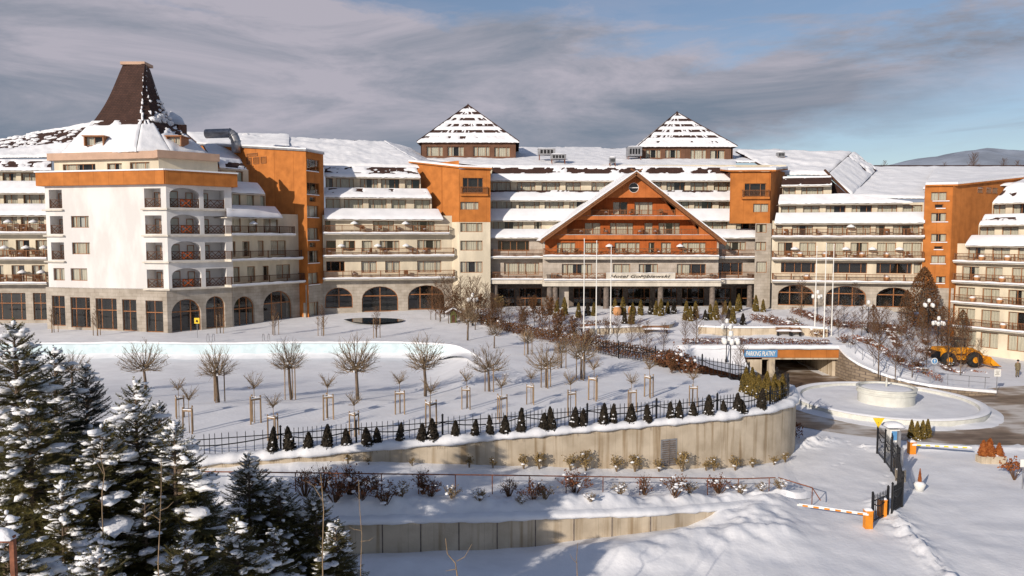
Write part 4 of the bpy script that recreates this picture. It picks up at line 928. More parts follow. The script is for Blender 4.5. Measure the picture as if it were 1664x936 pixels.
edge_y = lambda x: float(np.interp(x, plx, ply)) if x < plx.max() else -1
st = .5; V = {}; mb = MB()
xs = np.arange(-76, 26, st); ys = np.arange(30, 104, st)
insid = np.zeros((len(ys), len(xs)), bool)
X, Y = np.meshgrid(xs, ys)
def inside_arr(P):
    c = np.zeros(X.shape, bool); n_ = len(P)
    for i in range(n_):
        x1, y1 = P[i]; x2, y2 = P[(i+1) % n_]
        if y1 == y2: continue
        m_ = ((y1 > Y) != (y2 > Y)) & (X < (x2-x1)*(Y-y1)/(y2-y1)+x1); c ^= m_
    return c
inT = inside_arr(poly); inP = inside_arr(pool_pts)
bnd = [Vector((p[0], p[1])) for p in poly]
def near(P, x, y):
    P = np.array([(p[0], p[1]) for p in P]); d = (P[:, 0]-x)**2+(P[:, 1]-y)**2; i = int(d.argmin()); return P[i], float(d[i])**.5
fr_arr = [(p.x, p.y) for p in resample(frontS+rightS, .25)]; po_arr = [(p.x, p.y) for p in resample(pool_line, .25)]
def add_sheet(mask, zf, snaps, mb):
    idx = {}
    def vid(j, i):
        k = (j, i)
        if k not in idx:
            x, y = xs[i], ys[j]
            full = mask[j, i] and all(mask[min(len(ys)-1, max(0, j+a)), min(len(xs)-1, max(0, i+b_))] for a, b_ in ((0, 1), (1, 0), (0, -1), (-1, 0)))
            if not full:
                best = None
                for arr in snaps:
                    q, d = near(arr, x, y)
                    if d < st*.8 and (best is None or d < best[1]): best = (q, d)
                if best is not None: x, y = best[0]
            idx[k] = len(mb.v); mb.v.append((x, y, zf(x, y)))
        return idx[k]
    for j in range(len(ys)-1):
        for i in range(len(xs)-1):
            if mask[j, i] and mask[j+1, i] and mask[j, i+1] and mask[j+1, i+1]:
                mb.f.append((vid(j, i), vid(j, i+1), vid(j+1, i+1), vid(j+1, i))); mb.m.append(0)
from functools import lru_cache
# the terrace sheet; inside the pool outline it drops to the basin floor near the far and right walls
DEP = np.zeros(X.shape)
for j in range(len(ys)):
    for i in range(len(xs)):
        if inP[j, i]: DEP[j, i] = pool_depth(xs[i], ys[j])
def tz2(j, i):
    z = tz(xs[i], ys[j])-DEP[j, i]
    return z
idx = {}
def vid(j, i):
    if (j, i) not in idx: idx[(j, i)] = len(mb.v); mb.v.append((xs[i], ys[j], tz2(j, i)))
    return idx[(j, i)]
fr_np = np.array(fr_arr)
for j in range(len(ys)-1):
    for i in range(len(xs)-1):
        q = ((j, i), (j, i+1), (j+1, i+1), (j+1, i))
        if not all(inT[k] for k in q): continue
        dd = [DEP[k] for k in q]
        if max(dd)-min(dd) > .25: continue
        mb.f.append(tuple(vid(*k) for k in q)); mb.m.append(0)
struct(mb, 'terrace_lawn', 'snow', True)
mb = MB()        # drifted snow along the foot of the pool wall
for i in range(len(pool_line)-1):
    a, b_ = pool_line[i], pool_line[i+1]; d = (b_-a).normalized(); n_ = Vector((d.y, -d.x, 0))
    for o0, h0, o1, h1 in ((0, .38, .35, .22), (.35, .22, .8, .07), (.8, .07, 1.3, -.06)):
        P4 = []
        for p, o, h in ((a, o0, h0), (b_, o0, h0), (b_, o1, h1), (a, o1, h1)):
            q = p+n_*o; dp_ = pool_depth(p.x, p.y); P4.append((q.x, q.y, tz(q.x, q.y)-dp_+h*min(1, dp_*1.5)+.1*nz(q.x*.6, q.y*.6, 2)*(1 if o < 1 else 0)))
        mb.face(P4)
struct(mb, 'pool_drift', 'snow', True)
# border strips (snow) that follow the fence line exactly
mb = MB(); P = frontS
for i in range(len(P)-1):
    a, b_ = P[i], P[i+1]; d = (b_-a).normalized(); n_ = Vector((-d.y, d.x, 0))
    q0 = [a-n_*.12, a+n_*1.3]; q1 = [b_-n_*.12, b_+n_*1.3]
    mb.face([Vector((q.x, q.y, tz(q.x, q.y)+(.03 if k in (0, 1) else .012))) for k, q in enumerate((q0[0], q1[0], q1[1], q0[1]))])
struct(mb, 'terrace_border', 'snow', True)
# pool wall with coping
mb = MB(); cop = MB()
for i in range(len(pool_line)-1):
    a, b_ = pool_line[i], pool_line[i+1]; za, zb = tz(a.x, a.y), tz(b_.x, b_.y)
    mb.face([(a.x, a.y, za-2.2), (b_.x, b_.y, zb-2.2), (b_.x, b_.y, zb), (a.x, a.y, za)])
    d = (b_-a).normalized(); n_ = Vector((-d.y, d.x, 0)); 
    P8 = [(a-n_*.14, za), (b_-n_*.14, zb), (b_+n_*1.1, zb), (a+n_*1.1, za)]
    cop.hexa([Vector((p.x, p.y, z-.05)) for p, z in P8]+[Vector((p.x, p.y, z+.03+.10*min(1, pool_depth(p.x, p.y))+.03*nz(p.x, p.y, 3))) for p, z in P8])
pw = thing('outdoor_pool', 'empty outdoor pool with pale blue wall half filled with snow', 'pool', (-20, 72, 0))
mb.build('pool_wall', 'pool', pw); cop.build('coping', 'snow_fine', pw)
p = atZ(432, 556); t_ = thing('pool_ladder', 'steel pool ladder on the pale blue wall behind the second round tree', 'ladder', (p.x, p.y-.25, -.9))
mb = MB()
for sx in (-.28, .28): mb.tube([(p.x+sx, p.y-.25, -1.4), (p.x+sx, p.y-.25, .55), (p.x+sx, p.y-.05, .85), (p.x+sx, p.y+.3, .8), (p.x+sx, p.y+.4, .05)], .035, 6)
mb.build('side_rail', 'metal', t_)
for k in range(5): mb = MB(); mb.tube([(p.x-.28, p.y-.25, -1.2+k*.3), (p.x+.28, p.y-.25, -1.2+k*.3)], .03, 5); mb.build('rung', 'metal', t_)
p = atZ(342, 556); t2 = inst(t_, (p.x, p.y-.25, -.9), label='steel pool ladder behind the round tree nearest the yellow sign')
# warm pool at the foot of wing C
mb = MB(); P = [atZ(x, y, .62) for x, y in ((558, 519), (585, 516), (640, 517), (662, 520), (640, 523.5), (600, 525), (570, 523))]; P = smooth(P+[P[0]], 2)[:-1]; mb.face(P); wt = struct(mb, 'hot_pool_water', 'water')
# ------------------------------------------------------------------ upper retaining wall, path, rail, bank, lower wall
wb_x = [-60, 300, 440, 500, 560, 700, 850, 1000, 1100, 1200, 1260, 1290]; wb_y = [775, 762, 752, 750, 749, 753, 757, 762, 762, 760, 752, 742]
def px_of(p): return 832+FPX*p.x/(p.y/ CT)*1.0
wall_line = [p for p in frontS if p.x > -36]
W_bot = []
for p in wall_line:
    q = 832+FPX*p.x/(p.y*1.0); y = interp(q, wb_x, wb_y); d = ray(q, y); W_bot.append(CZ+d[2]*p.y/d[1]-.15)
end_i = len(wall_line)
for i in range(end_i):
    if wall_line[i].y > 46.5 and wall_line[i].x > 17: W_bot[i] = min(W_bot[i], -3.6)
rwt = thing('retaining_wall', 'tall curved concrete retaining wall below the iron fence', 'wall', (wall_line[end_i//2].x, wall_line[end_i//2].y, -2))
seg = max(1, 4)
mb = MB(); cap = MB(); vine = MB(); rr = random.Random(12)
for i in range(end_i-1):
    a, b_ = wall_line[i], wall_line[i+1]; d = (b_-a).normalized(); n_ = Vector((d.y, -d.x, 0))
    A, B = a+n_*.25, b_+n_*.25; A2, B2 = a-n_*.05, b_-n_*.05
    mb.hexa([Vector((A.x, A.y, W_bot[i]-.3)), Vector((B.x, B.y, W_bot[i+1]-.3)), Vector((B2.x, B2.y, W_bot[i+1]-.3)), Vector((A2.x, A2.y, W_bot[i]-.3)), Vector((A.x, A.y, -.02)), Vector((B.x, B.y, -.02)), Vector((B2.x, B2.y, -.02)), Vector((A2.x, A2.y, -.02))])
    # ragged dry stems under the coping
    for _ in range(3):
        if rr.random() < .55:
            q = A.lerp(B, rr.random())+n_*.05; l_ = rr.uniform(.08, .3); vine.tube([(q.x, q.y, -.05), (q.x+rr.uniform(-.1, .1), q.y-.03, -.05-l_)], [.012, .006], 3, cap=False)
N_ = end_i-1
def capf(u, v):
    i = min(N_-1, int(u*N_)); f = u*N_-i; a, b_ = wall_line[i], wall_line[i+1]; p = a.lerp(b_, f); d = (b_-a).normalized(); n_ = Vector((d.y, -d.x, 0))
    pr = [(.30, -.10), (.42, -.13), (.46, .02), (.36, .2), (.1, .26), (-.25, .22), (-.6, .05)]; k = v*6; i0 = min(5, int(k)); g_ = k-i0
    o = lerp(pr[i0][0], pr[i0+1][0], g_); z = lerp(pr[i0][1], pr[i0+1][1], g_); wob = fbm(p.x*1.1, p.y*1.1, 3)
    q = p+n_*(o+.12*wob*(1 if v < .6 else 0)); return (q.x, q.y, z*(1+.5*wob))
cap.grid(capf, N_*2, 6)
mb.build('wall_face', 'concrete', rwt); cap.build('snow_coping', 'snow', rwt, True); stuff(vine.build('dry_stems', 'twig', rwt))
# service door in the wall
q = [i for i, p in enumerate(wall_line) if 832+FPX*p.x/p.y > 1086][0]; a, b_ = wall_line[q-2], wall_line[q+2]; d = (b_-a).normalized(); Wd = Wall((a.x, a.y), (b_.x, b_.y)).off(.26)
ua, ub = Wd.uz(1075, 735)[0], Wd.uz(1098, 735)[0]; z0, z1 = Wd.uz(1086, 757)[1], Wd.uz(1086, 715)[1]
mb = MB(); Wd.box(mb, ua-.06, ub+.06, z0, z1+.06, -.03, .03); dr = mb.build('service_door', 'metal', rwt)
mb = MB()
for k in range(12): Wd.box(mb, ua+.03, ub-.03, lerp(z0, z1, (k+.15)/12), lerp(z0, z1, (k+.75)/12), .03, .05)
Wd.box(mb, (ua+ub)/2-.03, (ua+ub)/2+.03, z0, z1, .05, .07); mb.build('louvre', 'stone_dark', dr)
# bank
RX = [-120, 300, 480, 620, 800, 1000, 1200, 1265, 1322]; RT = [765, 766, 768, 770, 772, 775, 778, 776, 793]; RBz = [-.6, -.7, -.8, -1.0, -1.7, -2.5, -3.1, -3.2, -3.35]
def rail_base(px):
    z = interp(px, RX, RBz); yt = interp(px, RX, RT); d = ray(px, yt); k = (z+.95-CZ)/d[2]; return Vector((d[0]*k, d[1]*k, z))
LX = [-120, 400, 560, 800, 950, 1060, 1200, 1345]; LY = [850, 848, 847, 842, 836, 833, 822, 800]; LZ = [-1.5, -1.5, -1.5, -1.9, -2.2, -2.45, -3.05, -3.5]
def low_top(px):
    z = interp(px, LX, LZ); d = ray(px, interp(px, LX, LY)); k = (z-CZ)/d[2]; return Vector((d[0]*k, d[1]*k, z))
def wall_pt(px):
    i = min(range(end_i), key=lambda k: abs(832+FPX*wall_line[k].x/wall_line[k].y-px)); p = wall_line[i]; return Vector((p.x, p.y, W_bot[i]+.15))
mb = MB(); cols = [lerp(-120, 1345, i/300) for i in range(301)]
rows_ = []
for c in cols:
    w_, r_, l_ = wall_pt(min(c, 1284)), rail_base(min(c, 1322)), low_top(c)
    if c > 1284: t_ = sm(1284, 1345, c); w_ = w_.lerp(Vector((17.6, 43.5, -3.55)), t_); r_ = r_.lerp(Vector((17.2, 41, -3.55)), t_)
    if c > 1322: pass
    rows_.append((w_, r_, l_))
def bank(u, v):
    i = min(299, int(u*300)); f = u*300-i; w_, r_, l_ = [a.lerp(b_, f) for a, b_ in zip(rows_[i], rows_[i+1])]
    if v < .4: p = w_.lerp(r_, v/.4); amp = .05; z = p.z+.12*math.exp(-v*14)+.06*math.exp(-((v-.36)/.05)**2)
    else:
        t_ = (v-.4)/.6; p = r_.lerp(l_, t_); z = p.z+.42*math.sin(math.pi*min(1, t_*1.05))**1.3*(.8+.5*fbm(p.x*.5, p.y*.5, 9)); amp = .11*math.sin(math.pi*min(1, t_+.04))
    z += amp*fbm(p.x*1.0, p.y*1.0, 13)+.25*amp*fbm(p.x*2.6, p.y*2.6, 3)
    e_ = sm(.97, 1.0, u); return (p.x, p.y, z-e_*.25)
mb.grid(bank, 620, 34); struct(mb, 'snow_bank', 'snow', True)
lw = thing('low_retaining_wall', 'low streaked concrete wall below the shrub bank', 'wall', (0, 32.5, -3))
mb = MB(); lc = [low_top(c) for c in range(-100, 1290, 12)]; cap = MB()
for a, b_ in zip(lc[:-1], lc[1:]):
    d = (b_-a); d.z = 0; d.normalize(); n_ = Vector((d.y, -d.x, 0)); q = [a+n_*.12, b_+n_*.12, b_-n_*.15, a-n_*.15]
    mb.hexa([Vector((p.x, p.y, -4.2)) for p in q]+[Vector((p.x, p.y, p.z-.06)) for p in q])
mb.build('wall_face', 'concrete', lw)
def lcap(u, v):
    n_ = len(lc)-1; i = min(n_-1, int(u*n_)); p = lc[i].lerp(lc[i+1], u*n_-i); wob = fbm(p.x*1.3, p.y, 5)
    pr = [(.14, -.10), (.22, -.1), (.24, .03), (.1, .13), (-.3, .14)]; k = v*4; i0 = min(3, int(k)); g_ = k-i0
    return (p.x, p.y-lerp(pr[i0][0], pr[i0+1][0], g_)-.05*wob, p.z+lerp(pr[i0][1], pr[i0+1][1], g_)*(1+.5*wob))
cap.grid(lcap, 200, 4); cap.build('snow_coping', 'snow', lw, True)
# panel joints of the low wall
for c in range(560, 1100, 62):
    p = low_top(c); mb = MB(); mb.box((p.x, p.y-.125, p.z-.75), (.05, .03, 1.3)); mb.build('panel_joint', 'stone_dark', lw)
# ------------------------------------------------------------------ garden in front of the hotel entrance
def hz(x, y):
    """garden level: about the terrace, rising to the hotel, falling off to the right"""
    z = lerp(-.25, 1.0, sm(74, 98, y))+.6*sm(36, 44, x)*sm(86, 98, y)
    fall = sm(0, 1, (x-33-(y-74)*.62)/16.0)
    z = lerp(z, -4.1, fall)
    z += .14*fbm(x*.35, y*.35, 21)+.07*fbm(x*1.2, y*1.2, 4)
    return z
gard = [(p.x-.3, p.y) for p in right[::-1]]
gard = [(-12, 104)]+gard[0:1]+[(p.x, p.y) for p in rightS[::-1] if p.y > 61.5]
gp = [(a-1.6, b_+.4) for a, b_ in gard]+[pt(1098, 67.0), pt(1196, 65.0), (23.6, 70.0), (23.6, 74.2), (33.4, 74.2), (33.0, 71.6), (34.2, 68.2), (36.4, 66.4), (39.2, 65.5), (44, 65.2), (64, 69), (90, 74), (90, 104)]
xs = np.arange(-14, 92, .6); ys = np.arange(55, 104.5, .6); X, Y = np.meshgrid(xs, ys); st = .6
gm = inside_arr(gp)
RP = smooth([Vector(q) for q in ((33.3, 74.2, -.35), (33.4, 71.8, -1.3), (34.6, 68.8, -2.1), (36.8, 67.0, -2.65), (39.4, 66.1, -2.9), (43.5, 65.8, -3.2))], 3)
RPN = np.array([tuple(q) for q in RP])
def hz2(x, y):
    z = hz(x, y)
    if inside(x, y): z = min(z, tz(x, y)-.04)
    if 10 < x < 24 and y < 74: z = lerp(z, -2.3, sm(13.5, 24, x)*sm(74.6, 73.4, y)*.9)
    # outer edge by the road comes down to the wall top
    if x > 31 and y < 82:
        d_ = np.hypot(RPN[:, 0]-x, RPN[:, 1]-y); i_ = int(d_.argmin()); dd = float(d_[i_])
        z = min(z, float(RPN[i_, 2])+.08+.42*max(0, dd-1.2))
    return z
mb = MB(); edge_arr = [(p.x, p.y) for p in resample([Vector((a, b_, 0)) for a, b_ in gp[:-1]], .3)]
add_sheet(gm, hz2, [edge_arr], mb); struct(mb, 'garden_ground', 'snow', True)
# ------------------------------------------------------------------ road, fountain
mb = MB(); cx, cy = 31.8, 62.0
def rd(u, v):
    a = 2*math.pi*u; R0, R1 = 7.9, 13.0+1.2*nz(math.cos(a)*1.5, math.sin(a)*1.5, 5)-1.0*max(0, -math.sin(a))
    r_ = lerp(R0, R1, v); x, y = cx+r_*math.cos(a), cy+r_*math.sin(a); return (x, y, gz(x, y)+.035)
mb.grid(rd, 120, 12)
def strip(P, w0, w1, dz, n_=40, m_=6):
    L_ = smooth([Vector((a, b_, 0)) for a, b_ in P], 3)
    def f(u, v):
        k = u*(len(L_)-1); i = min(len(L_)-2, int(k)); p = L_[i].lerp(L_[i+1], k-i); d = (L_[i+1]-L_[i]).normalized(); n2 = Vector((-d.y, d.x, 0)); w_ = lerp(w0, w1, u)*(1+.12*nz(p.x*.3, p.y*.3, v*2)); q = p+n2*(v-.5)*w_
        return (q.x, q.y, gz(q.x, q.y)+dz)
    mb.grid(f, n_, m_)
strip([(28, 90), (27.5, 80), (27, 73), (25.5, 68)], 10, 9, .040)
strip([(33, 51.8), (40, 52.2), (50, 51.6), (62, 51), (76, 50)], 4.5, 6, .045)
strip([(41, 62), (47, 61), (56, 61), (78, 62)], 9, 9, .05); strip([(42, 65), (50, 66.5), (62, 70.5), (78, 78)], 5.5, 8, .055)
struct(mb, 'road', 'slush', True)
ft = thing('fountain', 'round pale fountain with central drum and snow-filled basin in the roundabout', 'fountain', (cx, cy, gz(cx, cy)))
z0 = -3.45
mb = MB(); mb.lathe((cx, cy, z0), [(7.45, -.2), (7.45, .38), (7.35, .5), (6.85, .5), (6.75, .40), (6.75, .1)], 72); mb.build('basin_rim', 'fountain', ft, True)
mb = MB(); mb.grid(lambda u, v: (cx+lerp(6.8, 7.5, v)*math.cos(6.2832*u), cy+lerp(6.8, 7.5, v)*math.sin(6.2832*u), z0+.50+.09*math.sin(math.pi*v)**.6*(1+.4*nz(3*math.cos(6.28*u), 3*math.sin(6.28*u), v))-.02*sm(.8, 1, v)), 90, 8); mb.build('snow_rim', 'snow', ft, True)
mb = MB(); mb.grid(lambda u, v: (cx+lerp(2.2, 6.85, v)*math.cos(6.2832*u), cy+lerp(2.2, 6.85, v)*math.sin(6.2832*u), z0+.27+.05*fbm(4*v*math.cos(6.28*u), 4*v*math.sin(6.28*u), 2)), 80, 14); mb.build('basin_snow', 'snow', ft, True)
mb = MB(); mb.lathe((cx, cy, z0), [(2.2, 0), (2.2, 1.05), (2.32, 1.1), (2.32, 1.22), (2.25, 1.25), (2.25, 1.42), (2.36, 1.46), (2.36, 1.58), (2.15, 1.58), (2.1, 1.4), (0, 1.4)], 56); mb.build('drum', 'fountain', ft)
mb = MB(); mb.lathe((cx, cy, z0+1.42), [(2.12, 0), (1.7, .09), (.9, .14), (0, .16)], 40); mb.build('drum_snow', 'snow', ft, True)
mb = MB(); mb.lathe((cx, cy, z0+1.5), [(.09, 0), (.09, .55), (.05, .6), (.05, .8), (0, .82)], 10); mb.build('nozzle', 'fountain', ft, True)
mb = MB()       # ploughed snow around the fountain
def plow(u, v):
    a = 6.2832*u; r_ = lerp(7.4, 8.5+.5*nz(2*math.cos(a), 2*math.sin(a), 4), v); x, y = cx+r_*math.cos(a), cy+r_*math.sin(a)
    return (x, y, gz(x, y)+.02+(.17+.15*nz(4*math.cos(a), 4*math.sin(a), 8))*(1-v)**.8+.06*fbm(x*1.5, y*1.5, 3)*(1-v))
mb.grid(plow, 140, 9); struct(mb, 'ploughed_snow', 'snow', True)
# ------------------------------------------------------------------ underpass under the garden
ug = thing('underpass_portal', 'car park underpass with orange fascia beam under the snowy garden', 'underpass', (27, 75, -3.4))
Up = Wall(pt(1098, 74.3), pt(1372, 74.3)); Z = lambda y: Up.uz(1280, y)[1]; ux = lambda x: Up.uz(x, 580)[0]
mb = MB(); Up.box(mb, ux(1205), ux(1364), Z(581), Z(567), -.5, .12); mb.build('beam', 'orange', ug)
mb = MB(); n_ = 60; a, b_ = ux(1100), ux(1372)
mb.grid(lambda s_, t_: Up.p(lerp(a, b_, s_), Z(567)+[-.02, .0, .28, .42, .35][min(4, int(t_*4+.5))]+.05*fbm(s_*20, t_), [.10, .32, .36, .1, -.6][min(4, int(t_*4+.5))]), n_, 4); mb.build('snow_coping', 'snow', ug, True)
mb = MB(); Up.box(mb, ux(1205), ux(1372), Z(584), Z(581), -9, .05); mb.build('ceiling', 'concrete', ug)
mb = MB(); Up.box(mb, ux(1362), ux(1371), -3.8, Z(567), -.6, .2); mb.build('pier', 'rubble', ug)
mb = MB(); Up.box(mb, ux(1250), ux(1259), -3.8, Z(581), -.6, .1); mb.build('pier', 'concrete', ug)
mb = MB(); Up.box(mb, ux(1205), ux(1238), -3.8, Z(581), -.5, .05); mb.build('pier', 'concrete', ug)
mb = MB(); Up.box(mb, ux(1362)-.3, ux(1362), -3.8, Z(581), -11, -.6); mb.build('side_wall', 'concrete', ug)
mb = MB(); Up.box(mb, ux(1205), ux(1370), -3.8, Z(581), -11.3, -11); Up.box(mb, ux(1205)-.3, ux(1205), -3.8, Z(567), -11, .0); mb.build('rear_wall', 'concrete', ug)
mb = MB(); Up.box(mb, ux(1098), ux(1205), -3.8, Z(567), -.4, 0); mb.build('wing_wall', 'brick', ug)
sg = thing('parking_sign', 'long blue parking sign with white letters on the underpass beam', 'sign', Up.p(ux(1234), Z(574), .14))
mb = MB(); Up.box(mb, ux(1208), ux(1262), Z(580), Z(568), .13, .2); mb.build('sign_panel', 'sign_blue', sg)
def text_on(W, s, ua, ub, z, h, o, m_, parent, shear=0.0, name='lettering'):
    c = bpy.data.curves.new(name, 'FONT'); c.body = s; c.shear = shear; c.extrude = .01; c.offset = .015; q = bpy.data.objects.new(name, c); COL.objects.link(q); bpy.context.view_layer.update()
    me = bpy.data.meshes.new_from_object(q.evaluated_get(bpy.context.evaluated_depsgraph_get())); bpy.data.objects.remove(q)
    X_ = [v.co.x for v in me.vertices]; Y_ = [v.co.y for v in me.vertices]; x0, x1, y0, y1 = min(X_), max(X_), min(Y_), max(Y_); off = origin_of(parent)
    for v in me.vertices: v.co = W.p(lerp(ua, ub, (v.co.x-x0)/(x1-x0)), z+(v.co.y-y0)/(y1-y0)*h, o+v.co.z)-off
    me.materials.append(M[m_]); o_ = bpy.data.objects.new(name, me); COL.objects.link(o_); o_.parent = parent; return o_
text_on(Up, 'PARKING PŁATNY', ux(1211), ux(1259), Z(578), Z(570)-Z(578), .215, 'white_paint', sg, .2)
# curved stone ramp wall
rw = thing('ramp_wall', 'curved stone wall with snow coping sweeping down from the underpass', 'wall', (35, 69, -3.4))
mb = MB(); cap = MB()
for a, b_ in zip(RP[:-1], RP[1:]):
    d = b_-a; d.z = 0; d.normalize(); n_ = Vector((d.y, -d.x, 0)); q = [a+n_*.2, b_+n_*.2, b_-n_*.2, a-n_*.2]
    mb.hexa([Vector((p.x, p.y, -3.9)) for p in q]+q); q2 = [a+n_*.36, b_+n_*.36, b_-n_*.36, a-n_*.36]; up = Vector((0, 0, .24)); cap.hexa(q2+[p+up for p in q2])
mb.build('wall_face', 'rubble', rw); cap.build('snow_coping', 'snow_fine', rw)
hr_ = thing('mesh_rail', 'thin grey railing along the top of the curved ramp wall', 'railing', (36, 69, -2)); mb = MB(); inn = []
for i, a in enumerate(RP):
    d = RP[min(i+1, len(RP)-1)]-RP[max(i-1, 0)]; d.z = 0; d.normalize(); inn.append(a-Vector((d.y, -d.x, 0))*.8)
mb.tube([p+Vector((0, 0, 1.2)) for p in inn], .025, 4); mb.tube([p+Vector((0, 0, .7)) for p in inn], .015, 4); mb.build('rail', 'metal', hr_)
for p in inn[::4]: mb = MB(); mb.tube([p-Vector((0, 0, .4)), p+Vector((0, 0, 1.2))], .025, 4); mb.build('post', 'metal', hr_)
# low garden walls
gw = thing('garden_wall', 'low pale curved garden wall under a snow cap, left of the snow ramp', 'wall', (10, 84, 0))
def lowwall(tw, P, h):
    Q = smooth([Vector(q) for q in P], 2); mb = MB(); cap = MB()
    for a, b_ in zip(Q[:-1], Q[1:]):
        d = b_-a; d.z = 0; d.normalize(); n_ = Vector((d.y, -d.x, 0))*.15; z0, z1 = a.z, b_.z; q = [a+n_, b_+n_, b_-n_, a-n_]
        mb.hexa([p-Vector((0, 0, .8)) for p in q]+[p+Vector((0, 0, h)) for p in q]); q = [a+n_*1.9, b_+n_*1.9, b_-n_*2.5, a-n_*2.5]; cap.hexa([p+Vector((0, 0, h)) for p in q]+[p+Vector((0, 0, h+.2)) for p in q])
    mb.build('wall_face', 'concrete', tw); cap.build('snow_coping', 'snow_fine', tw)
lowwall(gw, [atZ(x, y, .15) for x, y in ((958, 542), (1030, 540), (1088, 536), (1094, 531))], .6)
gw2 = thing('garden_wall', 'low pale curved garden wall under a snow cap, right of the snow ramp', 'wall', (28, 82, 0))
lowwall(gw2, [atZ(x, y, .1) for x, y in ((1135, 541), (1180, 543), (1240, 543), (1300, 542), (1345, 545))], .7)
# ------------------------------------------------------------------ vegetation
def leaf(mb, c, s, rnd, mi=0, up=.3):
    a, b_ = rnd.uniform(0, 6.283), rnd.uniform(-1.2, 1.2); d = Vector((math.cos(a)*math.cos(b_), math.sin(a)*math.cos(b_), math.sin(b_)+up)).normalized(); q = d.orthogonal().normalized(); q = (q*math.cos(a*3)+d.cross(q)*math.sin(a*3))
    c = Vector(c); mb.face([c-d*s*.6, c+q*s*.4, c+d*s*.6, c-q*s*.4], mi)
def fir(h, seed, slope=.47, dense=1.0, snow=1.0, zmin=0.0):
    """trunk, needle crown and lodged snow of a spruce, base at the origin"""
    rnd = random.Random(seed); tr, cr_, sn = MB(), MB(), MB()
    tr.tube([(0, 0, 0), (0.03, 0, h*.4), (0, .02, h*.75), (0, 0, h)], [h*.016, h*.011, h*.006, .012], 7)
    z = max(.06*h, zmin); lev = 0
    def twig(p, d, L_, side):
        k = max(3, int(L_/.055)); sd_ = side
        w_ = .046+.014*rnd.random()
        for j in range(k):
            a, b_ = p+d*(L_*j/k), p+d*(L_*(j+.75)/k); wv = w_*(1-.35*j/k); f_ = d*.035
            cr_.v += [tuple(a), tuple(b_), tuple((a+b_)/2+sd_*wv+f_), tuple((a+b_)/2-sd_*wv+f_)]
            i = len(cr_.v); cr_.f += [(i-4, i-3, i-2), (i-3, i-4, i-1)]; cr_.m += [0, 0]
    while z < h*.985:
        rem = h-z; R = min(3.4, slope*rem**.92+.05); nb = int((5 if rem < 1 else 8)*dense)+rnd.randint(0, 1)
        for b_ in range(nb):
            az = rnd.uniform(0, 6.283); L_ = R*rnd.uniform(.72, 1.12); rise = lerp(.75, -.02, sm(0, 4.5, rem))+rnd.uniform(-.08, .1); droop = lerp(.05, .22, sm(0, 4, rem))
            hd = Vector((math.cos(az), math.sin(az), 0)); lat = Vector((-hd.y, hd.x, 0)); zb = z+rnd.uniform(-.1, .1)
            def bp(t_): return Vector((0, 0, zb))+hd*(L_*t_)+Vector((0, 0, L_*(rise*t_-droop*t_*t_+.12*t_**4)))
            tr.tube([bp(0), bp(.5), bp(.95)], [.012+.008*L_, .010+.003*L_, .005], 3, cap=False)
            n_ = max(2, int(L_/.15))
            for i in range(n_):
                t_ = .14+.86*(i+.5)/n_; p = bp(t_); d0 = (bp(min(1, t_+.05))-bp(t_-.05)).normalized(); tl = (L_*(1-t_)*.52+.13)*rnd.uniform(.75, 1.15)
                for s_ in (-1, 1):
                    d = (d0*rnd.uniform(.55, .85)+lat*s_*rnd.uniform(.6, .9)+Vector((0, 0, rnd.uniform(-.28, .06)))).normalized(); sd_ = d.cross(Vector((rnd.uniform(-.5, .5), rnd.uniform(-.5, .5), 1))).normalized()
                    twig(p, d, tl, sd_)
                    if tl > .42:
                        for q in (.4, .7):
                            for s2 in (-1, 1):
                                d2 = (d*.7+sd_*s2*.7).normalized(); twig(p+d*tl*q, d2, tl*.36, d2.cross(Vector((rnd.uniform(-.4, .4), 0, 1))).normalized())
                d = (d0+Vector((0, 0, .12))).normalized(); twig(p, d, .17, lat); twig(p, d, .17, Vector((0, 0, 1)))
            if rnd.random() < .62*snow:
                for _ in range(rnd.randint(1, 4)):
                    if rnd.random() < .10 and L_ > .7:
                        p = bp(rnd.uniform(.5, .9)); r_ = rnd.uniform(.16, .34)*min(1.3, L_/1.3); sn.blob(p+Vector((0, 0, r_*.12)), r_, (rnd.uniform(1.2, 1.8), rnd.uniform(.8, 1.2), .34), rnd.random()*50, .9, 0, 2, az)
                    t_ = rnd.uniform(.35, .98); p = bp(t_)+lat*rnd.uniform(-.18, .18)*L_*(1-t_)*1.5; r_ = rnd.choice((.025, .03, .035, .04, .045, .05, .055, .065, .08, .10, .14, .19))*(.7+.35*min(1.2, L_/1.6))
                    sn.blob(p+Vector((0, 0, r_*.30)), r_, (rnd.uniform(1.1, 2.4), rnd.uniform(.6, 1.2), rnd.uniform(.35, .6)), rnd.random()*50, .9, 0, 1, az+rnd.uniform(-.4, .4))
        z += lerp(.17, .30, sm(0, 5, rem))/max(.8, dense); lev += 1
    for k in range(5): twig(Vector((0, 0, h-.35+k*.07)), Vector((rnd.uniform(-.3, .3), rnd.uniform(-.3, .3), 1)).normalized(), .2, Vector((1, 0, 0)))
    if snow > 0: sn.blob((0, 0, h-.05), .07, (1, 1, 1.2), seed, .3)
    return tr, cr_, sn
def fir_proto(name, h, seed, nm, slope, dense, snow, zmin, loc, label, group):
    t_ = thing(name, label, 'spruce tree', loc, 0, group); t_.location = (0, 0, 0); a, b_, c = fir(h, seed, slope, dense, snow, zmin)
    a.build('trunk', 'bark', t_); stuff(b_.build('crown', nm, t_)); stuff(c.build('lodged_snow', 'snow_fine', t_, True)); return t_
FG = 'snow-laden spruces in the foreground'
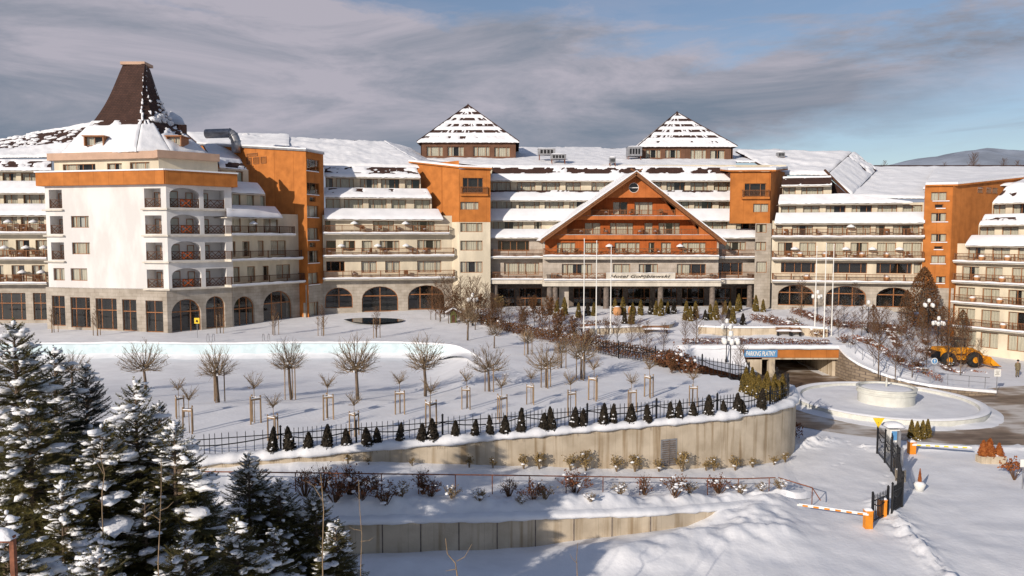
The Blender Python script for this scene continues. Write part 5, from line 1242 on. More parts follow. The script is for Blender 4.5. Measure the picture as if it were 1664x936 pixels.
FIRS = [  # px, py of the tip, distance, prototype, scale, turn, label
    (22, 522, 21.5, 0, 1.0, .3, 'tallest dark spruce at the left edge of the picture'),
    (88, 566, 25.0, 1, 1.0, 1.1, 'dark narrow spruce, second tip from the left edge'),
    (139, 590, 26.0, 1, .93, 2.5, 'dark spruce just right of the second spruce tip'),
    (219, 618, 20.5, 2, 1.0, .2, 'snow-flecked spruce whose tip stands below the wide round tree'),
    (258, 655, 23.5, 1, .85, 3.9, 'dark spruce behind the snow-flecked one'),
    (283, 684, 20.0, 2, .86, 2.0, 'small snowy spruce tip nearest the left end of the iron fence'),
    (404, 738, 23.0, 3, .80, 1.0, 'bushy pine-like spruce tip in front of the iron gate'),
    (46, 650, 19.0, 0, .72, 4.0, 'olive spruce low in front of the tallest one'),
    (165, 690, 19.5, 3, .82, 5.2, 'olive spruce in the middle of the left foreground'),
    (322, 765, 21.0, 2, .75, 3.3, 'snowy spruce below the left end of the red rail'),
    (455, 778, 23.0, 3, .70, .9, 'olive spruce left of the red-brown thicket'),
    (513, 790, 23.5, 3, .63, 2.2, 'rightmost olive spruce of the foreground'),
    (100, 780, 18.0, 2, .58, 1.7, 'near spruce at the bottom left, heavy with snow'),
    (235, 800, 19.0, 0, .56, 2.9, 'near spruce at the bottom, below the snow-flecked tip'),
    (385, 842, 18.0, 3, .52, .4, 'near spruce at the bottom, above the frame edge'),
    (300, 862, 17.0, 3, 1, 2.1, 'low near spruce at the bottom edge, between two pale saplings'),
    (445, 858, 19.0, 0, 1, 1.4, 'low near spruce at the bottom edge, below the pine-like tip'),
    (545, 846, 21.5, 3, 1, 4.4, 'lowest spruce, furthest right along the bottom edge'),
    (160, 868, 15.0, 2, 1, 5.0, 'low near spruce at the bottom edge, left of the straight sapling'),
    (10, 830, 16.0, 3, .50, .4, 'near spruce behind the brown snow-capped post'),
]
protos = []
for k, (h, seed, nm, sl_, de, sn_, zm) in enumerate(((11.5, 11, 'needle', .50, 1.15, 1.0, 3.0), (10.2, 22, 'needle_dark', .40, 1.15, .6, 3.0), (10.5, 33, 'needle', .50, 1.15, 1.3, 2.8), (10.8, 44, 'needle', .56, 1.15, 1.1, 2.8))):
    protos.append((h, seed, nm, sl_, de, sn_, zm))
made = {}
for i, (px, py, Y, k, sc_, rz, lab) in enumerate(FIRS):
    tip = atY(px, py, Y); h, seed, nm, sl_, de, sn_, zm = protos[k]
    sc_ = (tip.z+3.25)/h; loc = (tip.x, tip.y, -3.25)
    if k not in made:
        made[k] = fir_proto('spruce_tree', h, seed, nm, sl_, de, sn_, zm, loc, lab, FG); made[k].location = loc; made[k].rotation_euler = (0, 0, rz); made[k].scale = (sc_,)*3
    else: inst(made[k], loc, rz, sc_, lab, FG)
# ---- bare trees
def bare_globe(seed, th, r, n1=44, wide=1.0):
    """trunk and fan of branches that end on a globe; base at the origin"""
    rnd = random.Random(seed); tr, cr_, sn = MB(), MB(), MB()
    tr.tube([(0, 0, -.1), (.02, 0, th*.5), (0, .01, th), (0, 0, th+r*.5)], [.075, .065, .06, .03], 7)
    c = Vector((0, 0, th+r*.55))
    for i in range(n1):
        u = 1-1.55*(i+.5)/n1; a = i*2.39996+rnd.uniform(-.3, .3); s_ = math.sqrt(max(0, 1-u*u)); d = Vector((math.cos(a)*s_*wide, math.sin(a)*s_*wide, u*.9)); e_ = c+d*r*rnd.uniform(.82, 1.08)
        b0 = Vector((0, 0, th+r*rnd.uniform(-.05, .28))); m1 = b0.lerp(e_, .45)+Vector((0, 0, -r*.16*s_))+Vector((rnd.uniform(-1, 1), rnd.uniform(-1, 1), rnd.uniform(-1, 1)))*r*.06
        cr_.tube([b0, m1, e_], [.026, .014, .005], 4, cap=False)
        for k in range(11):
            t_ = rnd.uniform(.3, .95); p = (b0.lerp(m1, t_*2) if t_ < .5 else m1.lerp(e_, t_*2-1)); dd = ((e_-b0).normalized()*.8+Vector((rnd.uniform(-1, 1), rnd.uniform(-1, 1), rnd.uniform(-.4, .9)))*.75).normalized(); q = p+dd*r*rnd.uniform(.25, .5)
            if (q-c).length > r*1.15: q = c+(q-c).normalized()*r*1.1
            cr_.tube([p, p.lerp(q, .5)+Vector((0, 0, r*.02)), q], [.008, .006, .0035], 3, cap=False)
    for i in range(10): sn.blob((rnd.uniform(-.15, .15)*r, rnd.uniform(-.15, .15)*r, th+r*rnd.uniform(.0, .35)), rnd.uniform(.04, .08), (1, 1, .8), i, .4)
    return tr, cr_, sn
def bare_upright(seed, h, spread, n1=26, clear=.22, fine=6, rad=.05, leaves=0, lsize=.1):
    rnd = random.Random(seed); tr, cr_, lv = MB(), MB(), MB()
    P = [Vector((rnd.uniform(-.04, .04)*h*k, rnd.uniform(-.04, .04)*h*k, h*k)) for k in (0, .25, .5, .75, 1)]; P[0] = Vector((0, 0, -.1)); tr.tube(P, [rad, rad*.85, rad*.6, rad*.35, rad*.12], 6)
    for i in range(n1):
        t_ = clear+(1-clear)*(i+.5)/n1*.95; j = min(3, int(t_*4)); p = P[j].lerp(P[j+1], t_*4-j); a = i*2.4+rnd.uniform(-.5, .5); L_ = spread*(1.15-t_*.85)*rnd.uniform(.7, 1.2)
        e_ = p+Vector((math.cos(a)*L_, math.sin(a)*L_, L_*rnd.uniform(.7, 1.5))); m1 = p.lerp(e_, .5)+Vector((0, 0, -L_*.08)); cr_.tube([p, m1, e_], [.022, .015, .007], 4, cap=False)
        for k in range(fine):
            q = p.lerp(e_, rnd.uniform(.25, 1)); f_ = q+Vector((rnd.uniform(-1, 1), rnd.uniform(-1, 1), rnd.uniform(-.1, 1.3)))*L_*.38; cr_.tube([q, f_], [.010, .005], 3, cap=False)
            for _ in range(leaves): leaf(lv, q.lerp(f_, rnd.random())+Vector((rnd.gauss(0, .07), rnd.gauss(0, .07), rnd.gauss(0, .07))), lsize*rnd.uniform(.6, 1.3), rnd)
    return tr, cr_, lv
def proto(name, cat, parts):
    t_ = thing(name, 'x', cat)
    for nm, mb, m_, st_, smo in parts:
        if mb.f:
            o = mb.build(nm, m_, t_, smo)
            if st_: stuff(o)
    return t_
def use(P, loc, rz, s_, label, group=None):
    if 'used' not in P:
        P['used'] = True; o = P['o']; o.location = loc; o.rotation_euler = (0, 0, rz); o.scale = (s_,)*3 if not hasattr(s_, '__len__') else s_; o['label'] = label
        if group: o['group'] = group
        return o
    return inst(P['o'], loc, rz, s_, label, group)
GLOBE = []
for k, (sd_, th, r, wd_) in enumerate(((1, 1.0, 1.0, 1.0), (2, 1.25, 1.0, .82), (3, 1.1, 1.0, 1.3), (4, 1.1, 1.0, .95), (5, 1.4, 1.0, .88))):
    a, b_, c = bare_globe(sd_, th, r, 38, wd_); GLOBE.append({'o': proto('globe_tree', 'tree', [('trunk', a, 'bark', 0, True), ('crown', b_, 'twig_pale', 1, False), ('snow_in_fork', c, 'snow_fine', 1, True)]), 'h': th+1.5*r})
GG = 'round-headed bare trees on the pool lawn'
GT = [  # base px, base py, crown top py, proto
    (118, 632, 566, 2), (237, 638, 550, 2), (355, 652, 556, 1), (473, 646, 546, 4), (581, 645, 541, 0), (691, 640, 540, 3), (795, 636, 556, 2), (888, 630, 552, 2), (945, 617, 536, 3), (912, 598, 545, 4), (858, 576, 532, 1), (803, 566, 520, 1), (760, 553, 490, 1)]
for i, (px, py, yt, k) in enumerate(GT):
    p = atZ(px, py, tz(*atZ(px, py)[:2])); h = (py-yt)*p.y/1200; use(GLOBE[k], p, i*1.3, h/GLOBE[k]['h'], 'bare round-headed tree on the snowy pool lawn, '+ordl(i if px > 900 or i < 7 else i, len(GT)), GG)
order = sorted([o for o in bpy.data.objects if o.get('group') == GG], key=lambda o: o.location.x/o.location.y)
rq = random.Random(4)
for i, o in enumerate(order): o.rotation_euler = (rq.uniform(-.06, .06), rq.uniform(-.06, .06), o.rotation_euler[2]); o['label'] = 'bare round-headed tree on the snowy pool lawn, '+ordl(i, len(order))
# ---- stakes
def stake_proto(n_, h, r):
    t_ = thing('tree_stakes', 'x', 'tree stakes')
    P = [(r*math.cos(2*math.pi*k/n_+.5), r*math.sin(2*math.pi*k/n_+.5)) for k in range(n_)]
    for x, y in P: mb = MB(); mb.tube([(x, y, -.1), (x*.97, y*.97, h+.12)], .042, 6); mb.build('stake', 'stake', t_)
    if h < 1.8:
        for k in range(n_ if n_ > 2 else 1):
            a, b_ = P[k], P[(k+1) % n_]; mb = MB(); mb.bar((a[0], a[1], h-.06), (b_[0], b_[1], h-.06), .05, .1); mb.build('crossbar', 'stake', t_)
        for k in range(n_ if n_ > 2 else 1):
            a, b_ = P[k], P[(k+1) % n_]; mb = MB(); mb.bar((a[0], a[1], h+.005), (b_[0], b_[1], h+.005), .06, .04); mb.build('snow_strip', 'snow_fine', t_)
    return t_
SK = {'a': {'o': stake_proto(3, 1.35, .32)}, 'b': {'o': stake_proto(3, 2.1, .42)}, 'c': {'o': stake_proto(2, 2.0, .35)}}
SAP = []
for k in range(3):
    rnd = random.Random(70+k); tr, cr_ = MB(), MB(); h = 1.75; tr.tube([(0, 0, -.1), (.01, .01, 1.0), (0, 0, h)], [.022, .018, .014], 5)
    for i in range(34):
        a = i*2.4; d = Vector((math.cos(a)*rnd.uniform(.25, .55), math.sin(a)*rnd.uniform(.25, .55), rnd.uniform(.0, .75))); b0 = Vector((0, 0, h-rnd.uniform(0, .15))); cr_.tube([b0, b0+d*.55+Vector((0, 0, .03)), b0+d], [.011, .009, .005], 3, cap=False)
        for q in range(2): p = b0+d*rnd.uniform(.4, .9); cr_.tube([p, p+Vector((rnd.uniform(-.15, .15), rnd.uniform(-.15, .15), rnd.uniform(0, .18)))], [.008, .004], 3, cap=False)
    SAP.append({'o': proto('young_tree', 'tree', [('trunk', tr, 'bark_pale', 0, True), ('crown', cr_, 'twig_pale', 1, False)])})
YT = [(291, 680), (308, 703), (414, 687), (445, 716), (533, 680), (576, 708), (650, 672), (700, 695), (758, 664), (815, 683), (863, 657), (927, 676), (965, 652), (1026, 668), (1055, 645), (1126, 658)]
for i, (px, py) in enumerate(YT):
    p = atZ(px, py, 0); p.z = tz(p.x, p.y); s_ = 1.0+.1*((i*37) % 5-2)/2
    use(SAP[i % 3], p, i*2.1, s_*1.12, 'young bare sapling held by wooden stakes on the lawn, '+ordl(i, len(YT)), 'saplings on the lawn')
    use(SK['a'], p, i*.9, s_, 'three wooden stakes with crossbars round a lawn sapling, '+ordl(i, len(YT)), 'stakes round the saplings')
tall = [(355, 652), (473, 646), (795, 636), (858, 576), (888, 630), (912, 598), (945, 617)]
for i, (px, py) in enumerate(tall):
    p = atZ(px, py, 0); p.z = tz(p.x, p.y); use(SK['b' if i != 2 else 'c'], p, 1.1*i, .95, 'tall stakes propping a round-headed lawn tree, '+ordl(i, len(tall)), 'tall stakes at the round-headed trees')
wt_ = [(88, 540), (158, 545), (358, 541), (447, 546), (523, 546), (612, 549)]
UPR = []
for k, (h, sp, n1, fn_, lv_, ls) in enumerate(((5.2, 1.25, 42, 13, 0, .1), (4.6, 1.0, 36, 11, 0, .1), (6.0, 1.6, 46, 13, 0, .1))):
    a, b_, c = bare_upright(90+k, h, sp, n1, .2, fn_, .055, lv_, ls); UPR.append({'o': proto('bare_tree', 'tree', [('trunk', a, 'bark', 0, True), ('crown', b_, 'twig', 1, False)]), 'h': h*1.08})
for i, (px, py) in enumerate(wt_):
    p = atZ(px, py, 0); p.z = tz(p.x, p.y); use(SK['b'], p, .7*i, .95, 'tall stakes by the hotel wall beyond the pool, '+ordl(i, len(wt_)), 'stakes along the hotel wall')
    use(UPR[1], p, i*1.7, .74, 'slim bare tree by the hotel wall beyond the pool, '+ordl(i, len(wt_)), 'slim trees along the hotel wall')
# ---- garden trees
LEAFY = []
for k, (h, sp, n1, m_, lv_) in enumerate(((3.6, 1.3, 34, 'leaf_brown', 7), (3.2, 1.1, 28, 'leaf_brown', 4), (3.0, 1.4, 26, 'leaf_tan', 5))):
    a, b_, c = bare_upright(120+k, h, sp, n1, .15, 7, .05, lv_, .11); LEAFY.append({'o': proto('leafy_tree', 'tree', [('trunk', a, 'bark', 0, True), ('crown', b_, 'twig', 1, False), ('dry_leaves', c, m_, 1, False)]), 'h': h*1.1})
def gpt(px, py, zf=None):
    z = 0.0
    for _ in range(6): p = atZ(px, py, z); z = (zf or hz2)(p.x, p.y)
    return Vector((p.x, p.y, z))
GB = [(700, 520, 462), (715, 524, 455), (729, 526, 462), (744, 526, 458), (758, 528, 460), (772, 528, 452), (797, 530, 462), (815, 536, 484), (850, 548, 500), (925, 556, 506), (945, 552, 508), (1040, 560, 512), (708, 520, 448), (722, 516, 440), (735, 514, 446), (750, 514, 440), (764, 516, 444), (776, 520, 442), (790, 520, 452), (806, 528, 470), (828, 535, 480), (845, 540, 478), (1003, 560, 500), (985, 566, 510), (1025, 570, 505), (1052, 585, 512), (1078, 575, 520), (1113, 560, 505), (1131, 572, 505), (1175, 565, 510), (1203, 585, 515),
      (1302, 515, 440), (1372, 522, 470), (1388, 500, 455), (1400, 545, 480), (1422, 560, 505), (1428, 590, 470), (1455, 604, 500), (1482, 616, 530), (1440, 530, 480), (1385, 565, 515), (1362, 548, 500), (1465, 560, 500), (1505, 600, 520), (1560, 612, 530), (1350, 520, 455), (1540, 598, 490), (1590, 606, 545)]
GB.sort()
for i, (px, py, yt) in enumerate(GB):
    p = gpt(px, py); h = (py-yt)*p.y/1200; q = UPR[i % 3]; use(q, p-Vector((0, 0, .1)), i*1.37, h/q['h'], 'bare thin-branched tree in the hotel garden, '+ordl(i, len(GB)), 'bare trees in the hotel garden')
GL = [(716, 522, 478, 1), (760, 526, 486, 0), (800, 532, 492, 1), (850, 538, 496, 0), (905, 560, 512, 0), (868, 528, 478, 0), (882, 545, 492, 1), (893, 532, 480, 0), (912, 545, 500, 1), (740, 524, 470, 1), (781, 522, 470, 1), (931, 560, 512, 0), (810, 520, 478, 2), (1092, 612, 578, 1), (955, 572, 530, 1)]
GL.sort()
for i, (px, py, yt, k) in enumerate(GL):
    p = gpt(px, py); h = (py-yt)*p.y/1200; q = LEAFY[k]; use(q, p-Vector((0, 0, .1)), i*1.9, h/q['h'], 'small tree with dry brown leaves in the garden, '+ordl(i, len(GL)), 'dry-leaved trees in the garden')
def columnar(seed, h, r, m_, n_=3700, ls=.15):
    rnd = random.Random(seed); tr, cr_ = MB(), MB(); tr.tube([(0, 0, -.1), (0, 0, h*.5), (0, 0, h*.97)], [.09, .06, .02], 6)
    for i in range(70):
        z = h*rnd.uniform(.1, .85); a = rnd.uniform(0, 6.28); rr_ = r*math.sin(math.pi*min(1, (z/h)**.75+.05))*.9; tr.tube([(0, 0, z*.9), (math.cos(a)*rr_*.6, math.sin(a)*rr_*.6, z+.25*h*.3), (math.cos(a)*rr_, math.sin(a)*rr_, min(h, z+h*.2))], [.03, .02, .008], 3, cap=False)
    for i in range(n_):
        z = h*(.1+.9*rnd.random()**.9); a = rnd.uniform(0, 6.28); prof = math.sin(math.pi*min(1, (z/h)**.8))**.7*(1+.22*nz(math.cos(a)*2, math.sin(a)*2, z*1.1+seed)); rr_ = r*prof*(.35+.65*math.sqrt(rnd.random()))
        leaf(cr_, (math.cos(a)*rr_, math.sin(a)*rr_, z), ls*rnd.uniform(.6, 1.3), rnd, 0, .6)
    return tr, cr_
a, b_ = columnar(5, 6.6, 1.5, 'leaf_brown'); CO = {'o': proto('columnar_hornbeam', 'tree', [('trunk', a, 'bark', 0, True), ('crown', b_, 'leaf_brown', 1, False)])}
a, b_ = columnar(6, 6.0, 1.25, 'leaf_tan', 1700, .14); CO2 = {'o': proto('columnar_hornbeam', 'tree', [('trunk', a, 'bark', 0, True), ('crown', b_, 'leaf_brown', 1, False)])}
for i, (px, py, yt, q, lab) in enumerate(((1498, 548, 438, CO, 'tall dense brown columnar tree before the right orange stair tower'), (1472, 545, 478, CO2, 'loose brown columnar tree left of the tall dense one'), (1499, 556, 498, CO2, 'small brown columnar tree in front of the tall dense one'), (1530, 566, 497, CO2, 'brown columnar tree right of the tall dense one'), (1562, 572, 502, CO2, 'brown columnar tree nearest the right-hand wing'), (1419, 520, 470, CO2, 'thin brown columnar tree before the arched windows'))):
    p = gpt(px, py); h = (py-yt)*p.y/1200/(6.6 if q is CO else 6.0); use(q, p, i*1.3, h, lab)
# ---- thujas
def thuja(seed, h, r, n_=1100, ls=.09):
    rnd = random.Random(seed); core, cr_, sn = MB(), MB(), MB(); core.lathe((0, 0, 0), [(r*.3, 0), (r*.75, h*.2), (r*.6, h*.5), (r*.25, h*.85), (0, h*.95)], 8)
    for i in range(n_):
        t_ = rnd.random()**1.25; a = rnd.uniform(0, 6.28); pr = (min(1, t_*5+.45)*(1-t_)**.62)*(1+.2*nz(math.cos(a)*2, math.sin(a)*2, t_*4+seed)); rr_ = r*pr*rnd.uniform(.72, 1.06); leaf(cr_, (math.cos(a)*rr_, math.sin(a)*rr_, h*t_), ls*rnd.uniform(.6, 1.3), rnd, 0, 1.0)
    for i in range(11): a = rnd.uniform(0, 6.28); t_ = rnd.uniform(.02, .6); sn.blob((math.cos(a)*r*.9*(1-t_)**.6, math.sin(a)*r*.9*(1-t_)**.6, h*t_), rnd.uniform(.025, .085), (1, 1, .6), i, .4)
    return core, cr_, sn
TJ = []
for k in range(5):
    a, b_, c = thuja(200+k, 1.25, .34); TJ.append({'o': proto('thuja_shrub', 'conifer shrub', [('core', a, 'thuja_dark', 0, False), ('foliage', b_, 'thuja_dark', 1, False), ('lodged_snow', c, 'snow_fine', 1, True)])})
TX = [437, 463, 494, 526, 557, 587, 617, 650, 678, 708, 735, 764, 791, 820, 848, 876, 901, 927, 952, 978, 1002, 1030, 1059, 1086, 1107, 1133, 1154, 1175, 1197, 1216, 1235]
FS = [p for p in frontS]
def front_at(px): 
    i = min(range(len(FS)), key=lambda k: abs(832+FPX*FS[k].x/FS[k].y-px) if FS[k].y < 49 else 1e9); d = (FS[min(i+1, len(FS)-1)]-FS[i-1]).normalized(); return FS[i], Vector((d.y, -d.x, 0))
for i, px in enumerate(TX):
    rt = random.Random(i*7); p, n_ = front_at(px+rt.uniform(-3, 3)); q = p+n_*rt.uniform(.02, .16); wf = rt.uniform(.78, 1.15); o = use(TJ[rt.randint(0, 4)], (q.x, q.y, .0), i*2.3, (wf, wf, rt.uniform(.72, 1.18)), 'small dark conical thuja planted along the iron fence, '+ordl(i, len(TX)), 'thujas along the iron fence'); o.rotation_euler = (rt.uniform(-.09, .09), rt.uniform(-.09, .09), i*2.3)
TG = []
for k in range(2):
    a, b_, c = thuja(210+k, 1.6, .34, 1200, .11); TG.append({'o': proto('thuja_shrub', 'conifer shrub', [('core', a, 'thuja', 0, False), ('foliage', b_, 'thuja_gold', 1, False), ('lodged_snow', c, 'snow_fine', 1, True)])})
cr = [(1207, 637), (1216, 640), (1224, 643), (1233, 646), (1241, 648), (1249, 650), (1257, 652), (1264, 650), (1271, 646), (1212, 630), (1222, 633), (1232, 637), (1246, 641), (1258, 644)]
cr.sort()
for i, (px, py) in enumerate(cr): p = atZ(px, py, 0); use(TG[i % 2], p-Vector((0, 0, .1)), i*1.9, .85+.2*((i*13) % 5)/4, 'golden-green thuja in the clump at the fence corner, '+ordl(i, len(cr)), 'thujas at the fence corner')
en = [(999, 511), (1012, 512), (1028, 513), (1041, 512), (1058, 511), (1066, 512), (1074, 513), (1085, 510), (1095, 510), (1115, 517), (1122, 518), (1130, 517), (1146, 518), (1154, 519), (1163, 518), (1178, 511), (1186, 511), (1200, 506), (1228, 506), (1240, 507), (1015, 525), (1026, 526), (1184, 522), (1191, 524), (1207, 525), (895, 512), (905, 513), (917, 512), (940, 514), (955, 513), (965, 513)]
en.sort()
for i, (px, py) in enumerate(en): p = gpt(px, py); use(TG[i % 2] if i % 4 else TJ[1], p-Vector((0, 0, .1)), i*1.7, 1.1+.4*((i*17) % 5)/4, 'golden thuja before the dark hotel entrance, '+ordl(i, len(en)), 'thujas before the entrance')
# ---- shrubs on the bank and climbers on the wall
def shrub(seed, h, r, m_, n_=18, lv_=8, snow=6, ls=.07, twm='twig'):
    rnd = random.Random(seed); tw, lf, sn = MB(), MB(), MB()
    for i in range(n_):
        a = rnd.uniform(0, 6.28); s_ = rnd.random()**.6; e_ = Vector((math.cos(a)*r*s_, math.sin(a)*r*s_, h*rnd.uniform(.5, 1.05)*(1-.3*s_))); m1 = e_*.5+Vector((0, 0, h*.12)); tw.tube([(0, 0, -.1), m1, e_], [.016, .012, .006], 4, cap=False)
        for k in range(5):
            p = m1.lerp(e_, rnd.random()); q = p+Vector((rnd.uniform(-1, 1), rnd.uniform(-1, 1), rnd.uniform(-.2, 1)))*h*.25; tw.tube([p, q], [.008, .004], 3, cap=False)
            for _ in range(lv_): leaf(lf, p.lerp(q, rnd.uniform(.2, 1.1))+Vector((rnd.gauss(0, .03), rnd.gauss(0, .03), rnd.gauss(0, .03))), ls*rnd.uniform(.6, 1.3), rnd)
    for i in range(snow): a = rnd.uniform(0, 6.28); s_ = rnd.random()*.8; sn.blob((math.cos(a)*r*s_, math.sin(a)*r*s_, h*rnd.uniform(.25, .85)), rnd.uniform(.04, .13), (1.3, 1, .6), i+seed, .4)
    return [('branches', tw, twm, 1, False), ('dry_leaves', lf, m_, 1, False), ('lodged_snow', sn, 'snow_fine', 1, True)]
SH = [{'o': proto('shrub', 'shrub', shrub(300, .95, .75, 'leaf_red', 22, 4, 6))}, {'o': proto('shrub', 'shrub', shrub(301, .85, .7, 'leaf_brown', 20, 2, 14))}, {'o': proto('shrub', 'shrub', shrub(302, 1.0, .6, 'leaf_red', 24, 1, 3))}, {'o': proto('shrub', 'shrub', shrub(303, .8, .6, 'leaf_tan', 22, 1, 8, twm='twig_pale'))}]
SB = [(500, 815, 2, 1.5), (525, 805, 2, 1.4), (545, 822, 0, 1.5), (570, 812, 2, 1.6), (592, 818, 0, 1.3), (628, 826, 1, 1.4), (655, 815, 3, 1.1), (690, 808, 2, 1.3), (705, 815, 0, 1.0), (735, 818, 3, 1.0), (780, 822, 3, .9), (830, 815, 2, 1.1), (868, 820, 0, 1.1), (890, 818, 3, 1.1), (938, 808, 0, 1.35), (1010, 812, 3, 1.0), (1050, 812, 2, 1.2), (1098, 815, 1, 1.5), (1125, 806, 3, 1.0), (1172, 805, 0, 1.2), (1205, 800, 3, .9), (1238, 796, 3, .8), (1268, 792, 3, .9), (960, 822, 3, .7), (850, 828, 3, .7), (612, 800, 2, 1.0)]
SB.sort()
def bank_pt(px, py):
    i = min(299, max(0, int((px+120)/1465*300))); w_, r_, l_ = rows_[i]; best = None
    for k in range(41):
        v = .38+.6*k/40; p = Vector(bank(i/300, v)); d = p.y; yy = 385+(CZ-p.z)/d*1200*1.0
        if best is None or abs(yy-py) < best[0]: best = (abs(yy-py), p)
    return best[1]
for i, (px, py, k, s_) in enumerate(SB): use(SH[k], bank_pt(px, py)-Vector((0, 0, .06)), i*1.1, s_*.88, 'dry '+('red-brown', 'snow-clotted', 'dark-twigged', 'pale thin')[k]+' shrub on the bank below the red rail, '+ordl(i, len(SB)), 'shrubs on the snowy bank')
CL = [{'o': proto('wall_shrub', 'shrub', shrub(320, 1.0, .32, 'leaf_tan', 14, 5, 2, .075, 'twig_pale'))}, {'o': proto('wall_shrub', 'shrub', shrub(321, .9, .26, 'leaf_tan', 12, 4, 1, .07, 'twig_pale'))}]
CX = [(557, .6), (585, .5), (660, .45), (755, .75), (790, .6), (840, 1.0), (873, 1.0), (917, 1.15), (950, 1.2), (992, 1.1), (1023, 1.05), (1068, .95), (1103, 1.25), (1137, .85), (1160, .9), (1190, 1.1), (1215, .75), (1252, .8), (1266, .7)]
for i, (px, s_) in enumerate(CX):
    p, n_ = front_at(px); b0 = wall_pt(px); q = Vector((p.x, p.y, b0.z))+n_*.62; use(CL[i % 2], q, i*1.2, s_, 'yellowed shrub at the foot of the tall concrete wall, '+ordl(i, len(CX)), 'shrubs at the foot of the wall')
# ---- hedges
def hedge(name, label, P, wd_, h, m_, dens=260, snow=1.0, ls=.11, zf=None, cat='hedge'):
    Q = resample(smooth([Vector(p) for p in P], 2), .4); rnd = random.Random(hash(label) % 999 if False else len(label)*7+int(Q[0].x*3)); c = Q[len(Q)//2]; t_ = thing(name, label, cat, c); lf, tw, sn = MB(), MB(), MB()
    for a, b_ in zip(Q[:-1], Q[1:]):
        d = b_-a; L_ = d.length; d.normalize(); n_ = Vector((-d.y, d.x, 0))
        hh = h*(1+.25*nz(a.x*.8, a.y*.8, 4))
        for _ in range(int(1.7*dens*L_*wd_*h+rnd.random())):
            p = a+d*rnd.uniform(0, L_)+n_*rnd.uniform(-.5, .5)*wd_; leaf(lf, (p.x, p.y, p.z+hh*rnd.random()**.8), ls*rnd.uniform(.6, 1.3), rnd)
        for _ in range(int(4*L_+rnd.random())): p = a+d*rnd.uniform(0, L_)+n_*rnd.uniform(-.4, .4)*wd_; tw.tube([p-Vector((0, 0, .1)), p+Vector((rnd.uniform(-.15, .15), rnd.uniform(-.15, .15), hh*rnd.uniform(.8, 1.15)))], [.012, .006], 3, cap=False)
        for _ in range(int(1.7*L_*snow+rnd.random())): p = a+d*rnd.uniform(0, L_)+n_*rnd.uniform(-.5, .5)*wd_; sn.blob((p.x, p.y, p.z+hh*rnd.uniform(.55, 1.0)), rnd.uniform(.07, .26), (rnd.uniform(1, 2.2), rnd.uniform(.7, 1.2), .42), rnd.random()*40, .8, 0, 1, rnd.uniform(0, 3))
    stuff(lf.build('foliage', m_, t_)); stuff(tw.build('stems', 'twig', t_))
    if sn.f: stuff(sn.build('lodged_snow', 'snow_fine', t_, True))
    return t_
def hp(*pts_): return [gpt(x, y) for x, y in pts_]
hedge('hedge', 'long brown hedge along the right edge of the pool lawn', [Vector((p.x+.5, p.y+.6, tz(p.x, p.y))) for p in rightS[::-1] if p.y > 59], 1.0, 1.15, 'leaf_brown', 150, .2, .13)
hedge('hedge', 'clipped brown hedge along the top of the underpass beam', [Vector((x, 75.4, hz2(x, 75.4)+.0)) for x in (17.5, 20, 23, 26, 29, 32.6)], .9, .6, 'leaf_red', 220, 1.2)
hedge('hedge', 'low brown hedge left of the left flagpoles', hp((948, 528), (985, 527), (1000, 530)), .9, .6, 'leaf_brown', 200, 1)
hedge('hedge', 'brown hedge running down to the right flagpoles', hp((1222, 520), (1262, 527), (1300, 535), (1336, 548)), 1.6, .8, 'leaf_red', 130, 2.0)
hedge('hedge', 'brown hedge behind the right flagpoles', hp((1290, 508), (1330, 515), (1370, 525), (1385, 532)), 1.3, .8, 'leaf_red', 130, 1.2)
hedge('hedge', 'brown hedge below the arched windows of the right wing', hp((1378, 517), (1420, 528), (1450, 540), (1475, 548)), 1.3, .9, 'leaf_red', 120, 1.2)
hedge('hedge', 'brown hedge bordering the snowy slope above the ramp wall', hp((1384, 566), (1410, 578), (1440, 592), (1470, 606), (1492, 613)), .9, .6, 'leaf_orange', 150, 2.0)
hedge('hedge', 'short brown hedge beside the blue round sign', hp((1500, 607), (1516, 615), (1528, 622)), .9, .6, 'leaf_orange', 150, 1.2)
hedge('hedge', 'brown hedge below the yellow loader', hp((1532, 600), (1552, 606), (1572, 611)), .9, .4, 'leaf_orange', 150, 1.4)
hedge('hedge', 'brown hedge near the person at the right edge', hp((1580, 608), (1600, 614), (1625, 622)), .9, .6, 'leaf_orange', 150, 1.4)
hedge('hedge', 'brown hedge between lamp and columnar trees', hp((1485, 570), (1500, 577), (1512, 582)), .9, .6, 'leaf_red', 150, 1.2)
hedge('hedge', 'brown hedge on the slope left of the columnar trees', hp((1440, 545), (1452, 555), (1460, 568)), .9, .6, 'leaf_red', 150, 1.2)
for i, (px, py, s_) in enumerate(((1076, 600, 1.6), (1095, 606, 2.1), (1112, 611, 1.7), (1128, 614, 1.2))): use(SH[0], gpt(px, py), i, s_, 'red-leaved shrub behind the garden fence, '+ordl(i, 4), 'red shrubs behind the garden fence')
p = atZ(1293, 712, -3.4); hedge('shrub', 'dark red shrub at the foot of the wall corner', [p+Vector((0, -.3, 0)), p+Vector((.1, .8, 0))], .9, 1.1, 'leaf_red', 160, .3, cat='shrub')
rg_ = random.Random(91); LS = []
while len(LS) < 40:
    px, py = (rg_.uniform(1225, 1560), rg_.uniform(503, 612)) if len(LS) < 28 else (rg_.uniform(720, 1000), rg_.uniform(512, 560))
    lo_, hi_ = (500+(px-1225)*.14, 548+(px-1260)*.27) if px > 1200 else (506, 512+(px-700)*.17)
    if lo_ < py < hi_: LS.append((px, py))
LS.sort()
